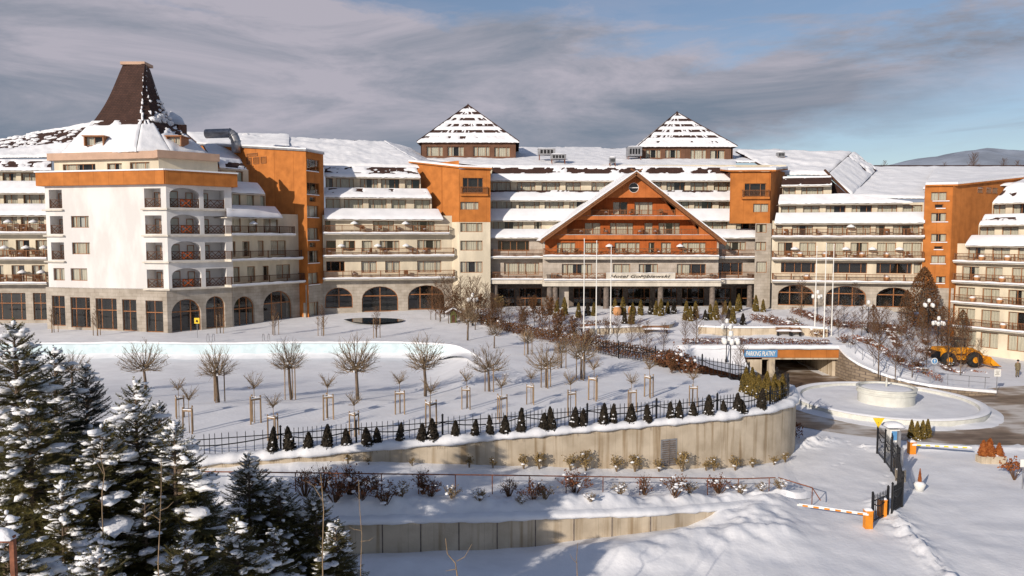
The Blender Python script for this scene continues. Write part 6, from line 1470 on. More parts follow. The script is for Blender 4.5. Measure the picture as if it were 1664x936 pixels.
for i, (px, py) in enumerate(LS): use(SH[(0, 1, 3)[i % 3]], gpt(px, py)-Vector((0, 0, .08)), i*1.9, rg_.uniform(.7, 1.15), 'low dry shrub clotted with snow in the garden beds, '+ordl(i, len(LS)), 'low shrubs in the garden beds')
# ---- trees peeping over the far roof
for i, (px, py, yt, Y, k) in enumerate(((1581, 274, 245, 150, 0), (1630, 272, 256, 150, 2), (1652, 272, 258, 150, 1), (1535, 272, 261, 150, 1), (1437, 272, 258, 160, 1))):
    p = atY(px, py+30, Y); h = (py+30-yt)*Y/1200; q = UPR[k]; use(q, p, i, h/q['h'], 'bare treetop showing above the far right roof, '+ordl([1437, 1535, 1581, 1630, 1652].index(px), 5), 'treetops beyond the right roof')
# ------------------------------------------------------------------ iron fence along the terrace edge
def box_mesh(name, sx, sy, sz, m_):
    mb = MB(); mb.box((0, 0, sz/2), (sx, sy, sz)); return mb.mesh(name, m_)
ME_PICK = MB(); ME_PICK.box((0, 0, .60), (.03, .03, 1.14)); ME_PICK.lathe((0, 0, 1.17), [(.022, 0), (0, .09)], 4); ME_PICK = ME_PICK.mesh('picket', 'iron')
ME_POST = MB(); ME_POST.box((0, 0, .62), (.09, .09, 1.34)); ME_POST.lathe((0, 0, 1.29), [(.07, 0), (.07, .03), (0, .1)], 4); ME_POST = ME_POST.mesh('post', 'iron')
def part(name, me, parent, loc, rz=0.0, s_=None):
    o = bpy.data.objects.new(name, me); COL.objects.link(o); o.parent = parent; o.location = Vector(loc)-origin_of(parent); o.rotation_euler = (0, 0, rz)
    if s_: o.scale = s_
    return o
def iron_fence(label, line, pitch=.27, npost=16, h=1.0, drop=.3, name='iron_fence', cat='fence'):
    L_ = [Vector(p) for p in resample(line, pitch)]
    acc = [L_[0]]; 
    for p in L_[1:]:
        if (p-acc[-1]).length > pitch*.8: acc.append(p)
    L_ = acc; t_ = thing(name, label, cat, L_[len(L_)//2]); rail = []
    for i, p in enumerate(L_):
        d = L_[min(i+1, len(L_)-1)]-L_[max(0, i-1)]; a = math.atan2(d.y, d.x)
        if i % npost == 0 or i == len(L_)-1: part('post', ME_POST, t_, p, a, (1, 1, h*1.02))
        else: part('picket', ME_PICK, t_, p, a, (1, 1, h))
    k = list(range(0, len(L_)-1, npost))+[len(L_)-1]
    for a, b_ in zip(k[:-1], k[1:]):
        seg = L_[a:b_+1]
        for z in (.96*h, .10*h): mb = MB(); mb.tube([p+Vector((0, 0, z)) for p in seg], .028, 4); mb.build('rail', 'iron', t_)
        n_ = len(seg)-1
        if n_ > 3: mb = MB(); mb.tube([p+Vector((0, 0, h*(.93-drop*(1-(2*i/n_-1)**2)))) for i, p in enumerate(seg)], .032, 5); mb.build('swag', 'iron', t_)
    return t_
fl_ = []
for i, p in enumerate(FS):
    if p.x < -17.5: continue
    d = (FS[min(i+1, len(FS)-1)]-FS[i-1]).normalized(); fl_.append(p-Vector((d.y, -d.x, 0))*.22)
iron_fence('long black iron fence with swags along the curved terrace edge', fl_+[atZ(1262, 627)])
rg = [Vector((p.x+.2, p.y+.1, tz(p.x, p.y)-.1)) for p in rightS if p.y < 71 and p.x < pt(1225, 60)[0] and p.y > 53.5]
iron_fence('black iron fence along the brown hedge, facing the underpass', rg, .34, 14, 1.15)
# red handrail along the path
rl = thing('path_handrail', 'rusty red handrail along the lower path', 'handrail', rail_base(800)); cs = list(range(200, 1270, 10))
pts_ = [rail_base(c) for c in cs]
mb = MB(); mb.tube([p+Vector((0, 0, .95)) for p in pts_], .032, 5); mb.build('rail', 'rust', rl)
e0, e1 = rail_base(1265), rail_base(1320)
mb = MB(); mb.tube([e0+Vector((0, 0, .95)), e1+Vector((0, 0, .95)), e1+Vector((.35, -.25, .35))], .032, 5); mb.build('rail', 'rust', rl)
q = resample(pts_, 1.0); last = None
for p in q+[e1]:
    if last is None or (p-last).length > 1.75 or p is e1: mb = MB(); mb.tube([p+Vector((0, 0, -.25)), p+Vector((0, 0, .95))], .026, 5); mb.build('post', 'rust', rl); last = p
# garden lamps with globes
def lamp(px, py, h, lab, ng=5, zf=None, snow=True):
    p = gpt(px, py, zf) if zf is not gz else gpt(px, py, gz); t_ = thing('street_lamp', lab, 'street lamp', p); mb = MB()
    mb.lathe(p, [(.13, -.1), (.13, .35), (.07, .45), (.045, .9), (.04, h-.5), (.06, h-.45)], 8); mb.build('post', 'iron', t_, True)
    for k in range(ng):
        if k == 0: c = p+Vector((0, 0, h)); a0 = p+Vector((0, 0, h-.5))
        else:
            an = 2*math.pi*k/(ng-1)+.4; c = p+Vector((.55*math.cos(an), .55*math.sin(an), h-.55)); a0 = p+Vector((0, 0, h-.75))
            mb = MB(); mb.tube([a0, a0.lerp(c, .6)+Vector((0, 0, -.12)), c-Vector((0, 0, .15))], .022, 5); mb.build('arm', 'iron', t_)
        mb = MB(); mb.lathe(c-Vector((0, 0, .2)), [(.07, 0), (.14, .06), (.19, .18), (.18, .3), (.10, .4), (0, .44)], 12); g_ = mb.build('globe', 'white_paint', t_, True)
        mb = MB(); mb.blob(c+Vector((0, 0, .2)), .19, (1, 1, .55), k+px, .2); mb.build('snow_cap', 'snow_fine', g_, True)
    return t_
lamp(1186, 628, 4.0, 'globe lamp by the fence in front of the blue parking sign', 7)
lamp(768, 522, 3.6, 'globe lamp among the bare trees left of the entrance'); lamp(1328, 512, 3.4, 'globe lamp before the left arch of the right wing', 4)
lamp(1410, 541, 3.4, 'globe lamp standing between right flagpoles and columnar trees'); lamp(1523, 582, 4.4, 'globe lamp just left of the yellow loader', 6); lamp(1507, 560, 5.2, 'globe lamp in front of the tall columnar tree', 5); lamp(1180, 590, 4.2, 'globe lamp behind the fence, its globes above the hedge', 5)
# flagpoles
for px, py, yt, lab in ((948.5, 552, 390, 'leftmost of the three white flagpoles before the gable'), (968.5, 550, 394, 'middle of the three white flagpoles before the gable'), (992, 545, 400, 'rightmost of the three white flagpoles before the gable'), (1323.5, 547, 402, 'leftmost of the three white flagpoles by the right wing'), (1338.5, 548, 395, 'middle of the three white flagpoles by the right wing'), (1351, 546, 398, 'rightmost of the three white flagpoles by the right wing')):
    p = gpt(px, py); h = (py-yt)*p.y/1200; t_ = thing('flagpole', lab, 'flagpole', p); mb = MB(); mb.lathe(p, [(.09, -.2), (.09, .3), (.065, .4), (.04, h)], 10); mb.build('pole', 'white_paint', t_, True); mb = MB(); mb.lathe(p+Vector((0, 0, h)), [(.05, 0), (.08, .06), (0, .16)], 8); mb.build('finial', 'white_paint', t_, True)
# clay pots, benches under snow
for px, py, lab in ((1003, 512, 'round clay pot left of its twin before the entrance'), (1027, 511, 'round clay pot right of its twin before the entrance')):
    p = gpt(px, py); t_ = thing('clay_pot', lab, 'pot', p); mb = MB(); mb.lathe(p-Vector((0, 0, .1)), [(.32, 0), (.52, .35), (.55, .7), (.45, 1.0), (.38, 1.08), (.44, 1.15), (.36, 1.15)], 18); mb.build('vessel', 'clay', t_, True); mb = MB(); mb.lathe(p+Vector((0, 0, 1.0)), [(.4, 0), (.3, .1), (0, .16)], 14); mb.build('snow_cap', 'snow_fine', t_, True)
def bench(px, py, wd_, lab, rz=0.0):
    p = gpt(px, py); t_ = thing('garden_bench', lab, 'bench', p); ca, sa = math.cos(rz), math.sin(rz); R_ = lambda x, y, z: (p.x+x*ca-y*sa, p.y+x*sa+y*ca, p.z+z)
    for y in (-.16, 0, .16): mb = MB(); mb.box(R_(0, y, .45), (wd_, .13, .05), 0, rz); mb.build('seat_slat', 'timber', t_)
    for s_ in (-1, 1): mb = MB(); mb.box(R_(s_*wd_*.4, 0, .2), (.12, .42, .46), 0, rz); mb.build('leg', 'iron', t_)
    for z in (.65, .8): mb = MB(); mb.box(R_(0, .26, z), (wd_, .05, .11), 0, rz); mb.build('back_slat', 'timber', t_)
    for s_ in (-1, 1): mb = MB(); mb.box(R_(s_*wd_*.4, .29, .65), (.06, .04, .5), 0, rz); mb.build('back_post', 'iron', t_)
    mb = MB(); mb.grid(lambda a, b_: R_((a-.5)*wd_*1.02, (b_-.5)*.56, .48+.2*math.sin(math.pi*a)**.3*math.sin(math.pi*b_)**.4), 12, 6); mb.build('snow_cushion', 'snow_fine', t_, True)
bench(1066, 541, 3.0, 'long snow-covered bench against the left garden wall'); bench(1226, 542, 1.9, 'snow-covered bench before the right garden wall, left of a pair'); bench(1274, 545, 1.7, 'snow-covered bench, left of the pair at the right garden wall'); bench(1293, 546, 1.2, 'snow-covered bench, right of the pair at the right garden wall')
bench(956, 540, 1.9, 'snow-covered bench at the foot of the left flagpoles')
# shelter (little green hut with snow roof)
p = gpt(737, 520); t_ = thing('garden_hut', 'small green wooden hut under a thick snow roof by the brown hedge', 'hut', p)
mb = MB(); mb.box(p+Vector((0, 0, .6)), (.75, .75, 1.3)); mb.build('wall', 'hat_green', t_)
mb = MB(); mb.box(p+Vector((0, -.385, .5)), (.4, .03, .9)); mb.build('door', 'timber_dark', t_)
for s_ in (-1, 1):
    q = [p+Vector((s_*.95, -.6, 1.15)), p+Vector((0, -.6, 1.7)), p+Vector((0, .6, 1.7)), p+Vector((s_*.95, .6, 1.15))]; u = Vector((0, 0, .06)); mb = MB(); mb.hexa(q+[v+u for v in q]); r_ = mb.build('roof', 'timber_dark', t_); u2 = Vector((0, 0, .24)); mb = MB(); mb.hexa([v+u*1.1 for v in q]+[v+u2 for v in q]); mb.build('snow_cover', 'snow_fine', r_)
mb = MB(); mb.face([p+Vector((-.37, -.376, 1.25)), p+Vector((.37, -.376, 1.25)), p+Vector((0, -.376, 1.62))]); mb.build('gablet', 'hat_green', t_)
# ------------------------------------------------------------------ entrance gate, barriers, signs
G3 = lambda x, y: gpt(x, y, gz)
iron_fence('black iron fence stepping down beside the ticket machine', [G3(1425, 737), G3(1436, 750), G3(1448, 766), G3(1459, 786)], .27, 7, 1.55, .25)
iron_fence('short black iron fence panel between the ticket machine and the gate', [G3(1459, 787), G3(1466, 823)], .22, 20, 1.35, .2)
iron_fence('half-open iron gate leaf on the right', [G3(1465, 824), G3(1449, 834)], .15, 20, 1.15, .3, 'gate_leaf', 'gate'); iron_fence('iron gate leaf beside the orange barrier post', [G3(1442, 838), G3(1417, 850)], .15, 20, 1.15, .3, 'gate_leaf', 'gate')
def barrier(px, py, h, wd_, lab, tip=None, stripe='barrier_orange'):
    p = G3(px, py); t_ = thing('barrier_post', lab, 'barrier', p); mb = MB(); mb.box(p+Vector((0, 0, h/2)), (wd_, wd_*.8, h)); mb.build('cabinet', 'barrier_orange', t_)
    mb = MB(); mb.box(p+Vector((0, 0, h+.03)), (wd_*1.08, wd_*.88, .06)); mb.build('lid', 'barrier_orange', t_); mb = MB(); mb.grid(lambda a, b_: p+Vector(((a-.5)*wd_*1.1, (b_-.5)*wd_*.95, h+.05+.13*math.sin(math.pi*a)**.4*math.sin(math.pi*b_)**.4)), 7, 6); mb.build('snow_cap', 'snow_fine', t_, True)
    mb = MB(); mb.box(p+Vector((0, -wd_*.41, h*.45)), (wd_*.7, .02, h*.6)); mb.build('access_panel', 'barrier_orange', t_)
    if tip is not None:
        a = p+Vector((-wd_*.2, -wd_*.5, h*.86)); b_ = tip; n_ = 13
        for k in range(n_): mb = MB(); mb.bar(a.lerp(b_, k/n_), a.lerp(b_, (k+1)/n_), .05, .085); mb.build('boom_stripe', stripe if k % 2 else 'white_paint', t_)
        mb = MB(); mb.bar(a.lerp(b_, .02)+Vector((0, 0, .07)), a.lerp(b_, .97)+Vector((0, 0, .07)), .07, .04); mb.build('boom_snow', 'snow_fine', t_)
q = G3(1410, 858); tip = G3(1300, 858); barrier(1410, 858, .85, .36, 'orange barrier post with lowered striped boom in the foreground', Vector((tip.x+.3, tip.y+1.2, q.z+.95)))
barrier(1433, 836, .85, .36, 'orange barrier cabinet standing behind the iron gate leaf')
q = G3(1481, 737); tip = G3(1583, 750); barrier(1481, 737, .75, .42, 'orange barrier post beside the ticket machine with boom over the road', Vector((tip.x, tip.y+.3, q.z+.8)), 'sign_yellow')
p = G3(1450, 734); t_ = thing('ticket_machine', 'grey ticket machine with dark screen under a snowy canopy', 'ticket machine', p)
mb = MB(); mb.box(p+Vector((0, 0, .75)), (.62, .5, 1.6)); mb.build('cabinet', 'white_paint', t_); mb = MB(); mb.box(p+Vector((0, -.26, 1.15)), (.42, .03, .6)); mb.build('screen', 'sign_blue', t_); mb = MB(); mb.box(p+Vector((0, -.262, .55)), (.42, .02, .3)); mb.build('coin_panel', 'metal', t_)
for s_ in (-1, 1): mb = MB(); mb.box(p+Vector((s_*.2, -.28, 1.12)), (.07, .02, .42)); mb.build('button_strip', 'iron', t_)
mb = MB(); mb.box(p+Vector((0, 0, 1.72)), (1.1, .95, .08)); mb.build('canopy', 'metal', t_); mb = MB(); mb.grid(lambda a, b_: p+Vector(((a-.5)*1.2, (b_-.5)*1.05, 1.74+.3*math.sin(math.pi*a)**.35*math.sin(math.pi*b_)**.35)), 10, 8); mb.build('snow_cap', 'snow_fine', t_, True)
for px, py, h, lab in ((1463, 782, 2.0, 'grey post with snowy ledges beside the iron fence'), (1459, 760, 2.3, 'slim grey post behind the iron fence')):
    p = G3(px, py); t_ = thing('service_post', lab, 'post', p); mb = MB(); mb.box(p+Vector((0, 0, h/2)), (.16, .16, h)); mb.build('shaft', 'metal', t_); mb = MB(); mb.box(p+Vector((0, 0, .35)), (.42, .42, .7)); mb.build('base', 'concrete', t_); mb = MB(); mb.blob(p+Vector((0, 0, .74)), .27, (1, 1, .45), px, .3); mb.build('snow_cap', 'snow_fine', t_, True)
def signpost(px, py, h, kind, lab, sz=.5, zf=gz, m_='sign_yellow'):
    p = gpt(px, py, zf); t_ = thing('road_sign', lab, 'sign', p); mb = MB(); mb.tube([p-Vector((0, 0, .2)), p+Vector((0, 0, h))], .03, 6); mb.build('post', 'metal', t_); c = p+Vector((0, -.05, h-sz*.45)); mb = MB()
    if kind == 'tri': pts = [c+Vector((-sz*.58, 0, sz*.5)), c+Vector((sz*.58, 0, sz*.5)), c+Vector((0, 0, -sz*.5))]
    elif kind == 'disc': pts = [c+Vector((sz*.5*math.cos(a), 0, sz*.5*math.sin(a))) for a in [6.2832*k/20 for k in range(20)]]
    else: pts = [c+Vector((x*sz*.5, 0, z*sz*.55)) for x, z in ((-1, -1), (1, -1), (1, 1), (-1, 1))]
    bk = [q+Vector((0, .03, 0)) for q in pts]; mb.face(pts); mb.face(bk[::-1])
    for k in range(len(pts)): mb.face([pts[k], bk[k], bk[(k+1) % len(pts)], pts[(k+1) % len(pts)]])
    s_ = mb.build('sign_face', m_, t_); return t_, s_, c
signpost(1425.5, 737, 2.35, 'tri', 'yellow downward-pointing triangle sign at the fence end', .66)
t_, s_, c = signpost(1517, 617, 2.1, 'disc', 'round blue and white sign beside the short hedge', .62, hz2, 'white_paint')
mb = MB(); mb.face([c+Vector((.25*math.cos(a), -.012, .25*math.sin(a))) for a in [6.2832*k/18 for k in range(18)]]); mb.build('sign_field', 'sign_blue', t_)
mb = MB(); mb.bar(c+Vector((0, -.03, -.14)), c+Vector((0, -.03, .08)), .05, .02); mb.face([c+Vector((-.1, -.022, .04)), c+Vector((.1, -.022, .04)), c+Vector((0, -.022, .17))]); mb.build('sign_symbol', 'white_paint', t_)
t_, s_, c = signpost(321, 549, 2.1, 'sq', 'small square yellow sign on a post before the arched tower door', .55, tz)
mb = MB(); mb.lathe((c.x, c.y-.02, c.z-.12), [(.12, 0), (.12, .05), (.06, .2), (0, .24)], 8); mb.build('sign_symbol', 'ink', t_)
t_, s_, c = signpost(1619, 640, 2.2, 'sq', 'white notice board on a post right of the road', .6, gz, 'white_paint')
mb = MB()
for k in range(4): mb.box(c+Vector((-.03 if k % 2 else 0, -.012, .18-k*.11)), (.4-.08*(k % 3), .01, .03))
mb.build('notice_lines', 'ink', t_)
t_, s_, c = signpost(1661, 795, 1.7, 'sq', 'small white box on a post at the right edge', .4, gz, 'white_paint')
# planters and thujas by the road
p = G3(1610, 752); t_ = thing('planter_box', 'long concrete planter with rusty thujas by the road', 'planter', p); mb = MB()
for dx, dy, sx, sy in ((0, -.28, 1.6, .06), (0, .28, 1.6, .06), (-.77, 0, .06, .5), (.77, 0, .06, .5)): mb.box(p+Vector((dx, dy, .22)), (sx, sy, .5))
mb.build('trough', 'concrete', t_); mb = MB(); mb.grid(lambda a, b_: p+Vector(((a-.5)*1.56, (b_-.5)*.52, .38+.2*math.sin(math.pi*a)**.5*math.sin(math.pi*b_)**.5)), 8, 6); mb.build('snow_fill', 'snow_fine', t_, True)
a, b_, c_ = thuja(230, 1.15, .36, 900, .09); RT_ = {'o': proto('thuja_shrub', 'conifer shrub', [('core', a, 'leaf_orange', 0, False), ('foliage', b_, 'leaf_orange', 1, False)])}
for i, (dx, s_) in enumerate(((-.5, 1.0), (-.1, 1.1), (.5, .85))): use(RT_, p+Vector((dx, 0, .3)), i, s_, 'rusty orange thuja in the long concrete planter, '+('left', 'middle', 'right')[i], 'thujas in the long planter')
p = G3(1494, 797); t_ = thing('flower_pot', 'round white pot with a tiny cypress standing in the snow', 'pot', p); mb = MB(); mb.lathe(p, [(.2, 0), (.3, .3), (.33, .4), (.28, .4)], 14); mb.build('pot', 'white_paint', t_, True); mb = MB(); mb.lathe(p+Vector((0, 0, .36)), [(.3, 0), (.22, .12), (0, .17)], 12); mb.build('snow_cap', 'snow_fine', t_, True)
use(RT_, p+Vector((0, 0, .4)), 2, (.3, .3, .75), 'tiny narrow cypress in the round white pot')
for i, (px, py) in enumerate(((1481, 713), (1490, 716), (1499, 714), (1507, 712))): use(TG[i % 2], G3(px, py), i, .85, 'snowy thuja in the group behind the orange barrier post, '+ordl(i, 4), 'thujas behind the barrier')
o = proto('shrub', 'shrub', shrub(340, 1.5, .7, 'leaf_orange', 14, 4, 3, .12)); o.location = G3(1648, 780); o['label'] = 'drooping orange-leaved shrub beside the white box post'
# ------------------------------------------------------------------ yellow wheel loader
p = gpt(1554, 594); t_ = thing('wheel_loader', 'yellow wheel loader clearing snow below the right wing', 'loader', p)
def B(name, c, s_, m_, par=None, taper=None):
    mb = MB(); cx_, cy_, cz_ = c; hx_, hy_, hz_ = s_[0]/2, s_[1]/2, s_[2]/2; tp = taper or (1, 1); mb.hexa([p+Vector((cx_+x*hx_, cy_+y*hy_, cz_-hz_)) for x, y in ((-1, -1), (1, -1), (1, 1), (-1, 1))]+[p+Vector((cx_+x*hx_*tp[0], cy_+y*hy_*tp[1], cz_+hz_)) for x, y in ((-1, -1), (1, -1), (1, 1), (-1, 1))]); return mb.build(name, m_, par or t_)
B('engine_hood', (-1.15, 0, 1.15), (1.5, 1.3, .85), 'yellow', None, (.9, .85)); B('counterweight', (-1.95, 0, .95), (.35, 1.4, .7), 'iron'); B('chassis', (.1, 0, .72), (2.6, .8, .35), 'yellow'); B('front_frame', (1.05, 0, .95), (.8, .75, .75), 'yellow', None, (.6, .9))
cb = B('cab', (-.1, 0, 1.35), (1.0, 1.15, .5), 'yellow'); B('cab_glass', (-.1, 0, 1.92), (.9, 1.05, .66), 'glass', cb, (.85, .88)); B('driver_seat', (-.25, 0, 1.8), (.3, .5, .5), 'rubber', cb); B('cab_roof', (-.1, 0, 2.30), (1.05, 1.15, .1), 'iron', cb)
for x in (-.54, .30):
    for y in (-.52, .52): B('cab_post', (x, y, 1.95), (.07, .07, .7), 'iron', cb)
for x in (-1.15, 1.0):
    for y in (-.78, .78):
        mb = MB(); c = p+Vector((x, y, .62)); prof = [(.25, -.2), (.58, -.2), (.64, -.1), (.64, .1), (.58, .2), (.25, .2)]; n_ = 20
        i0 = len(mb.v)
        for r_, o in prof:
            for k in range(n_): mb.v.append((c.x+r_*math.cos(6.2832*k/n_), c.y+o, c.z+r_*math.sin(6.2832*k/n_)))
        for j in range(len(prof)-1):
            for k in range(n_): mb.f.append((i0+j*n_+k, i0+j*n_+(k+1) % n_, i0+(j+1)*n_+(k+1) % n_, i0+(j+1)*n_+k)); mb.m.append(0)
        wh = mb.build('wheel', 'rubber', t_, True); mb = MB(); mb.tube([c+Vector((0, -.17, 0)), c+Vector((0, .17, 0))], .27, 14); mb.build('rim', 'yellow', wh)
for y in (-.45, .45): mb = MB(); mb.tube([p+Vector((.85, y, 1.5)), p+Vector((1.6, y, 1.15)), p+Vector((2.25, y, .5))], [.11, .12, .09], 6); mb.build('lift_arm', 'yellow', t_)
mb = MB(); prof = [(2.15, .85), (2.1, .35), (2.3, .12), (3.0, .1)]
for a, b_ in zip(prof[:-1], prof[1:]): mb.hexa([p+Vector((a[0], -1.15, a[1])), p+Vector((b_[0], -1.15, b_[1])), p+Vector((b_[0], 1.15, b_[1])), p+Vector((a[0], 1.15, a[1])), p+Vector((a[0]+.03, -1.15, a[1]+.05)), p+Vector((b_[0]+.03, -1.15, b_[1]+.05)), p+Vector((b_[0]+.03, 1.15, b_[1]+.05)), p+Vector((a[0]+.03, 1.15, a[1]+.05))])
for y in (-1.15, 1.15): mb.face([p+Vector((x, y, z)) for x, z in prof])
mb.build('bucket', 'yellow', t_)
t_.scale = (1.32, 1.32, 1.32)
# ------------------------------------------------------------------ person
def person(px, py, h, label, rz=0.0):
    b0 = gpt(px, py, gz); t_ = thing('person', label, 'person', b0); k = h/1.8
    V_ = [(0, 0, .95), (0, 0, 1.15), (0, .01, 1.38), (0, .0, 1.52), (0, -.01, 1.60), (-.1, 0, .9), (-.12, -.02, .5), (-.13, .02, .09), (-.13, -.12, .05), (.1, 0, .9), (.11, .03, .5), (.12, .05, .09), (.12, -.09, .05), (-.2, 0, 1.42), (-.26, .02, 1.14), (-.2, -.16, .98), (-.15, -.22, .98), (.2, 0, 1.42), (.27, .03, 1.14), (.24, -.03, .9), (.235, -.06, .8), (0, -.01, 1.66), (0, -.015, 1.76)]
    E_ = [(0, 1), (1, 2), (2, 3), (3, 4), (0, 5), (5, 6), (6, 7), (7, 8), (0, 9), (9, 10), (10, 11), (11, 12), (2, 13), (13, 14), (14, 15), (15, 16), (2, 17), (17, 18), (18, 19), (19, 20), (4, 21), (21, 22)]
    R_ = [.17, .165, .18, .075, .06, .11, .085, .06, .05, .11, .085, .06, .05, .085, .065, .05, .042, .085, .065, .05, .042, .095, .075]
    me = bpy.data.meshes.new('body'); me.from_pydata([(x*k, y*k, z*k) for x, y, z in V_], E_, []); o = bpy.data.objects.new('body', me); COL.objects.link(o); o.modifiers.new('s', 'SKIN'); sub = o.modifiers.new('d', 'SUBSURF'); sub.levels = 2; sub.render_levels = 2
    for i, s_ in enumerate(me.skin_vertices[0].data): s_.radius = (R_[i]*k, R_[i]*k*.8); s_.use_root = (i == 0)
    bpy.context.view_layer.update(); m2 = bpy.data.meshes.new_from_object(o.evaluated_get(bpy.context.evaluated_depsgraph_get())); bpy.data.objects.remove(o)
    m2.materials.clear()
    for m_ in ('cloth_khaki', 'skin', 'cloth_dark'): m2.materials.append(M[m_])
    for f in m2.polygons:
        z = f.center.z/k; f.use_smooth = True; f.material_index = 1 if z > 1.5 else (2 if z < .12 else 0)
        if z < .84 and abs(f.center.x) > .2*k: f.material_index = 1
    o = bpy.data.objects.new('body', m2); COL.objects.link(o); o.parent = t_
    mb = MB(); c = b0+Vector((0, 0, 0)); mb.lathe(b0+Vector((0, -.005, 1.69*k)), [(.105, -.03), (.112, .03), (.1, .09), (.06, .13), (0, .145)], 14); mb.build('hat', 'cloth_dark', t_, True)
    mb = MB(); mb.lathe(b0+Vector((0, 0, .72*k)), [(.215, 0), (.2, .22), (.185, .42), (.2, .66), (.17, .74)], 14); 
    mb.build('coat', 'cloth_khaki', t_, True); return t_
person(1653, 613, 1.8, 'person in a khaki coat and dark hat standing near the right edge')
# ------------------------------------------------------------------ balcony furniture under snow
PAR = MB(); PAR.tube([(0, 0, 0), (0, 0, 2.0)], .03, 6); par_c = MB(); par_c.lathe((0, 0, 1.55), [(.75, 0), (.74, .03), (.4, .28), (0, .46)], 8); par_s = MB(); par_s.lathe((0, 0, 1.60), [(.76, 0), (.70, .14), (.4, .36), (0, .55)], 8)
PPR = {'o': proto('balcony_parasol', 'parasol', [('pole', PAR, 'metal', 0, False), ('canopy', par_c, 'ledge', 0, True), ('snow_cap', par_s, 'snow_fine', 0, True)])}
PL = [(C_, 640, 378, (576, 659)), (C_, 640, 414.5, (555, 614, 660)), (A_, 40, 377, (14, 55)), (A_, 40, 419, (8, 43, 72)), (A_, 40, 459, (37, 68)), (I_, 1380, 420, (1291, 1374, 1417, 1461)), (I_, 1380, 383.5, (1382,)), (G_, 1030, 415, (990, 1105)), (B_, 430, 380, (412,))]
lst = []
for W, xr_, y, xs_ in PL:
    Wf = W.off(.62 if W is not G_ else .1); z = W.off(1.2).uz(xr_, y)[1]
    for x in xs_: lst.append((x, y, Wf.p(Wf.uz(x, y)[0], z+.01)))
lst.sort(key=lambda a: a[0])
for i, (x, y, q) in enumerate(lst): use(PPR, q, i*.7, (.72, .72, .72), 'small snow-capped parasol on a hotel balcony, '+ordl(i, len(lst)), 'parasols on the balconies')
pp = MB(); pp.lathe((0, 0, 0), [(.2, 0), (.3, .4), (.33, .45), (.27, .45)], 10); ps = MB(); ps.blob((0, 0, .52), .33, (1, 1, .55), 3, .3)
POT = {'o': proto('balcony_planter', 'planter', [('pot', pp, 'clay', 0, True), ('snow_cap', ps, 'snow_fine', 0, True)])}
pl = []
for y, xs_ in ((425, (1595, 1637)), (459, (1587, 1628)), (494, (1580, 1624)), (534, (1630,))):
    Wf = K_.off(.7); z = K_.off(1.0).uz(1610, y)[1]
    for x in xs_: pl.append((x, y, Wf.p(Wf.uz(x, y)[0], z)))
for y, xs_ in ((420, (1300, 1340, 1400, 1440)), (457, (1310, 1440))):
    Wf = I_.off(.8); z = I_.off(1.2).uz(1380, y)[1]
    for x in xs_: pl.append((x, y, Wf.p(Wf.uz(x, y)[0], z)))
pl.sort(key=lambda a: a[0])
for i, (x, y, q) in enumerate(pl): use(POT, q, i, 1.25, 'clay planter heaped with snow on a right-hand balcony, '+ordl(i, len(pl)), 'planters on the balconies')
# chairs on balconies: small brown wooden armchairs
def chair_proto():
    t_ = thing('balcony_chair', 'x', 'chair')
    for x in (-.25, .25):
        for y in (-.25, .25): mb = MB(); mb.box((x, y, .2), (.05, .05, .42)); mb.build('leg', 'timber', t_)
    mb = MB(); mb.box((0, 0, .43), (.56, .56, .05)); mb.build('seat', 'timber', t_); mb = MB(); mb.box((0, .27, .72), (.56, .04, .5)); mb.build('backrest', 'timber', t_)
    for x in (-.28, .28): mb = MB(); mb.box((x, 0, .62), (.05, .5, .04)); mb.build('armrest', 'timber', t_)
    mb = MB(); mb.blob((0, 0, .5), .27, (1, 1, .4), 2, .3); mb.build('snow_cushion', 'snow_fine', t_, True); return t_
CH = {'o': chair_proto()}; cl = []
for W, xr_, y, xs_ in ((C_, 640, 414.5, (535, 600, 626, 668, 690)), (C_, 640, 451, (575, 660)), (C_, 640, 378, (590, 616, 648, 690)), (A_, 40, 377, (3, 28, 40, 66)), (A_, 40, 419, (20, 33, 58)), (A_, 40, 459, (6, 26, 60)), (I_, 1380, 383.5, (1275, 1330, 1440, 1480)), (I_, 1380, 420, (1282, 1352, 1390, 1478)), (G_, 1030, 415, (915, 935, 1015, 1070, 1120))):
    Wf = W.off(.5 if W is not G_ else .05); z = W.off(1.2 if W is not G_ else .6).uz(xr_, y)[1]
    for x in xs_: cl.append((x, y, Wf.p(Wf.uz(x, y)[0], z+.01)))
for y, xs_ in ((351, (985, 1025, 1075)), (382, (945, 985, 1040, 1065))):
    Wf = G_.off(-.9); z = G_.uz(1030, y)[1]
    for x in xs_: cl.append((x, y, Wf.p(Wf.uz(x, y)[0], z+.01)))
cl.sort(key=lambda a: a[0])
for i, (x, y, q) in enumerate(cl): use(CH, q, (i*1.3) % 6.28, 1.0, 'brown wooden armchair with snow on a hotel balcony, '+ordl(i, len(cl)), 'armchairs on the balconies')
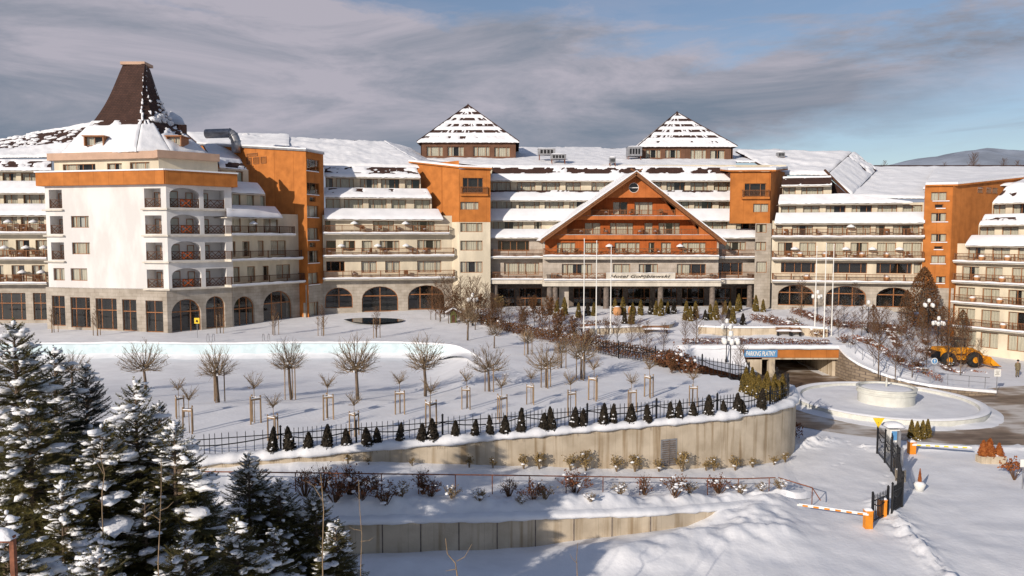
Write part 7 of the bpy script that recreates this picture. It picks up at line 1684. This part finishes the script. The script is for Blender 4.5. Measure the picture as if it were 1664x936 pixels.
# ------------------------------------------------------------------ nearest things
p = atY(20, 870, 13.5); t_ = thing('snowy_railing', 'brown metal frame post with a thick snow cap at the bottom left corner', 'railing', Vector((p.x, p.y, -3.4)))
mb = MB(); mb.box(p+Vector((0, 0, -4.4)), (.085, .085, 8.8)); mb.build('post', 'rust', t_); mb = MB(); mb.box(p+Vector((-.6, 0, -.09)), (1.1, .08, .08)); mb.build('rail', 'rust', t_); mb = MB(); mb.grid(lambda a, b_: p+Vector((-1.2+a*1.25, (b_-.5)*.3, -.05+.24*math.sin(math.pi*min(1, a*.94+.06))**.3*math.sin(math.pi*b_)**.5+.02*nz(a*5, b_*3, 2))), 14, 8); mb.build('snow_cap', 'snow_fine', t_, True)
def sapling(pts_, Y, lab, r0=.022):
    P = [atY(x, y, Y+.1*i) for i, (x, y) in enumerate(pts_[0])]; t_ = thing('bare_sapling', lab, 'sapling', P[0]-Vector((0, 0, 1.5))); mb = MB(); mb.tube([P[0]-Vector((0, 0, 1.5))]+P, [r0*1.2]+[r0*(1-.6*i/len(P)) for i in range(len(P))], 6); mb.build('stem', 'bark_pale', t_, True)
    for br in pts_[1:]: mb = MB(); mb.tube([atY(x, y, Y) for x, y in br], [r0*.6, r0*.45, r0*.25][:len(br)], 5); mb.build('branch', 'bark_pale', t_)
sapling([[(743, 936), (740, 915), (727, 900), (724, 875)], [(742, 912), (755, 905), (767, 884)], [(741, 925), (733, 926), (724, 928)]], 21, 'forked bare twig standing in the snow below the low wall')
sapling([[(938, 936), (937, 905), (939, 882)], [(937, 915), (929, 906), (926, 900)]], 22, 'thin bare twig right of the forked one', .014)
sapling([[(166, 830), (166, 800), (170, 770), (163, 740), (168, 715)], [(168, 770), (158, 752), (150, 735)]], 15.5, 'crooked pale sapling rising through the left spruces', .012)
sapling([[(257, 915), (260, 850), (262, 795), (262, 745)], [(260, 845), (250, 838), (243, 836)], [(260, 830), (272, 825), (282, 815)]], 15.2, 'straight pale sapling rising through the middle spruces', .012)
sapling([[(524, 900), (526, 830), (523, 790), (521, 770)], [(525, 815), (510, 790), (498, 782)]], 15, 'pale sapling before the red-brown thicket', .014); sapling([[(586, 930), (588, 870), (584, 820), (583, 780)], [(587, 862), (575, 860), (567, 856)], [(586, 880), (600, 878), (606, 874)]], 16, 'pale sapling at the right end of the spruces', .011)
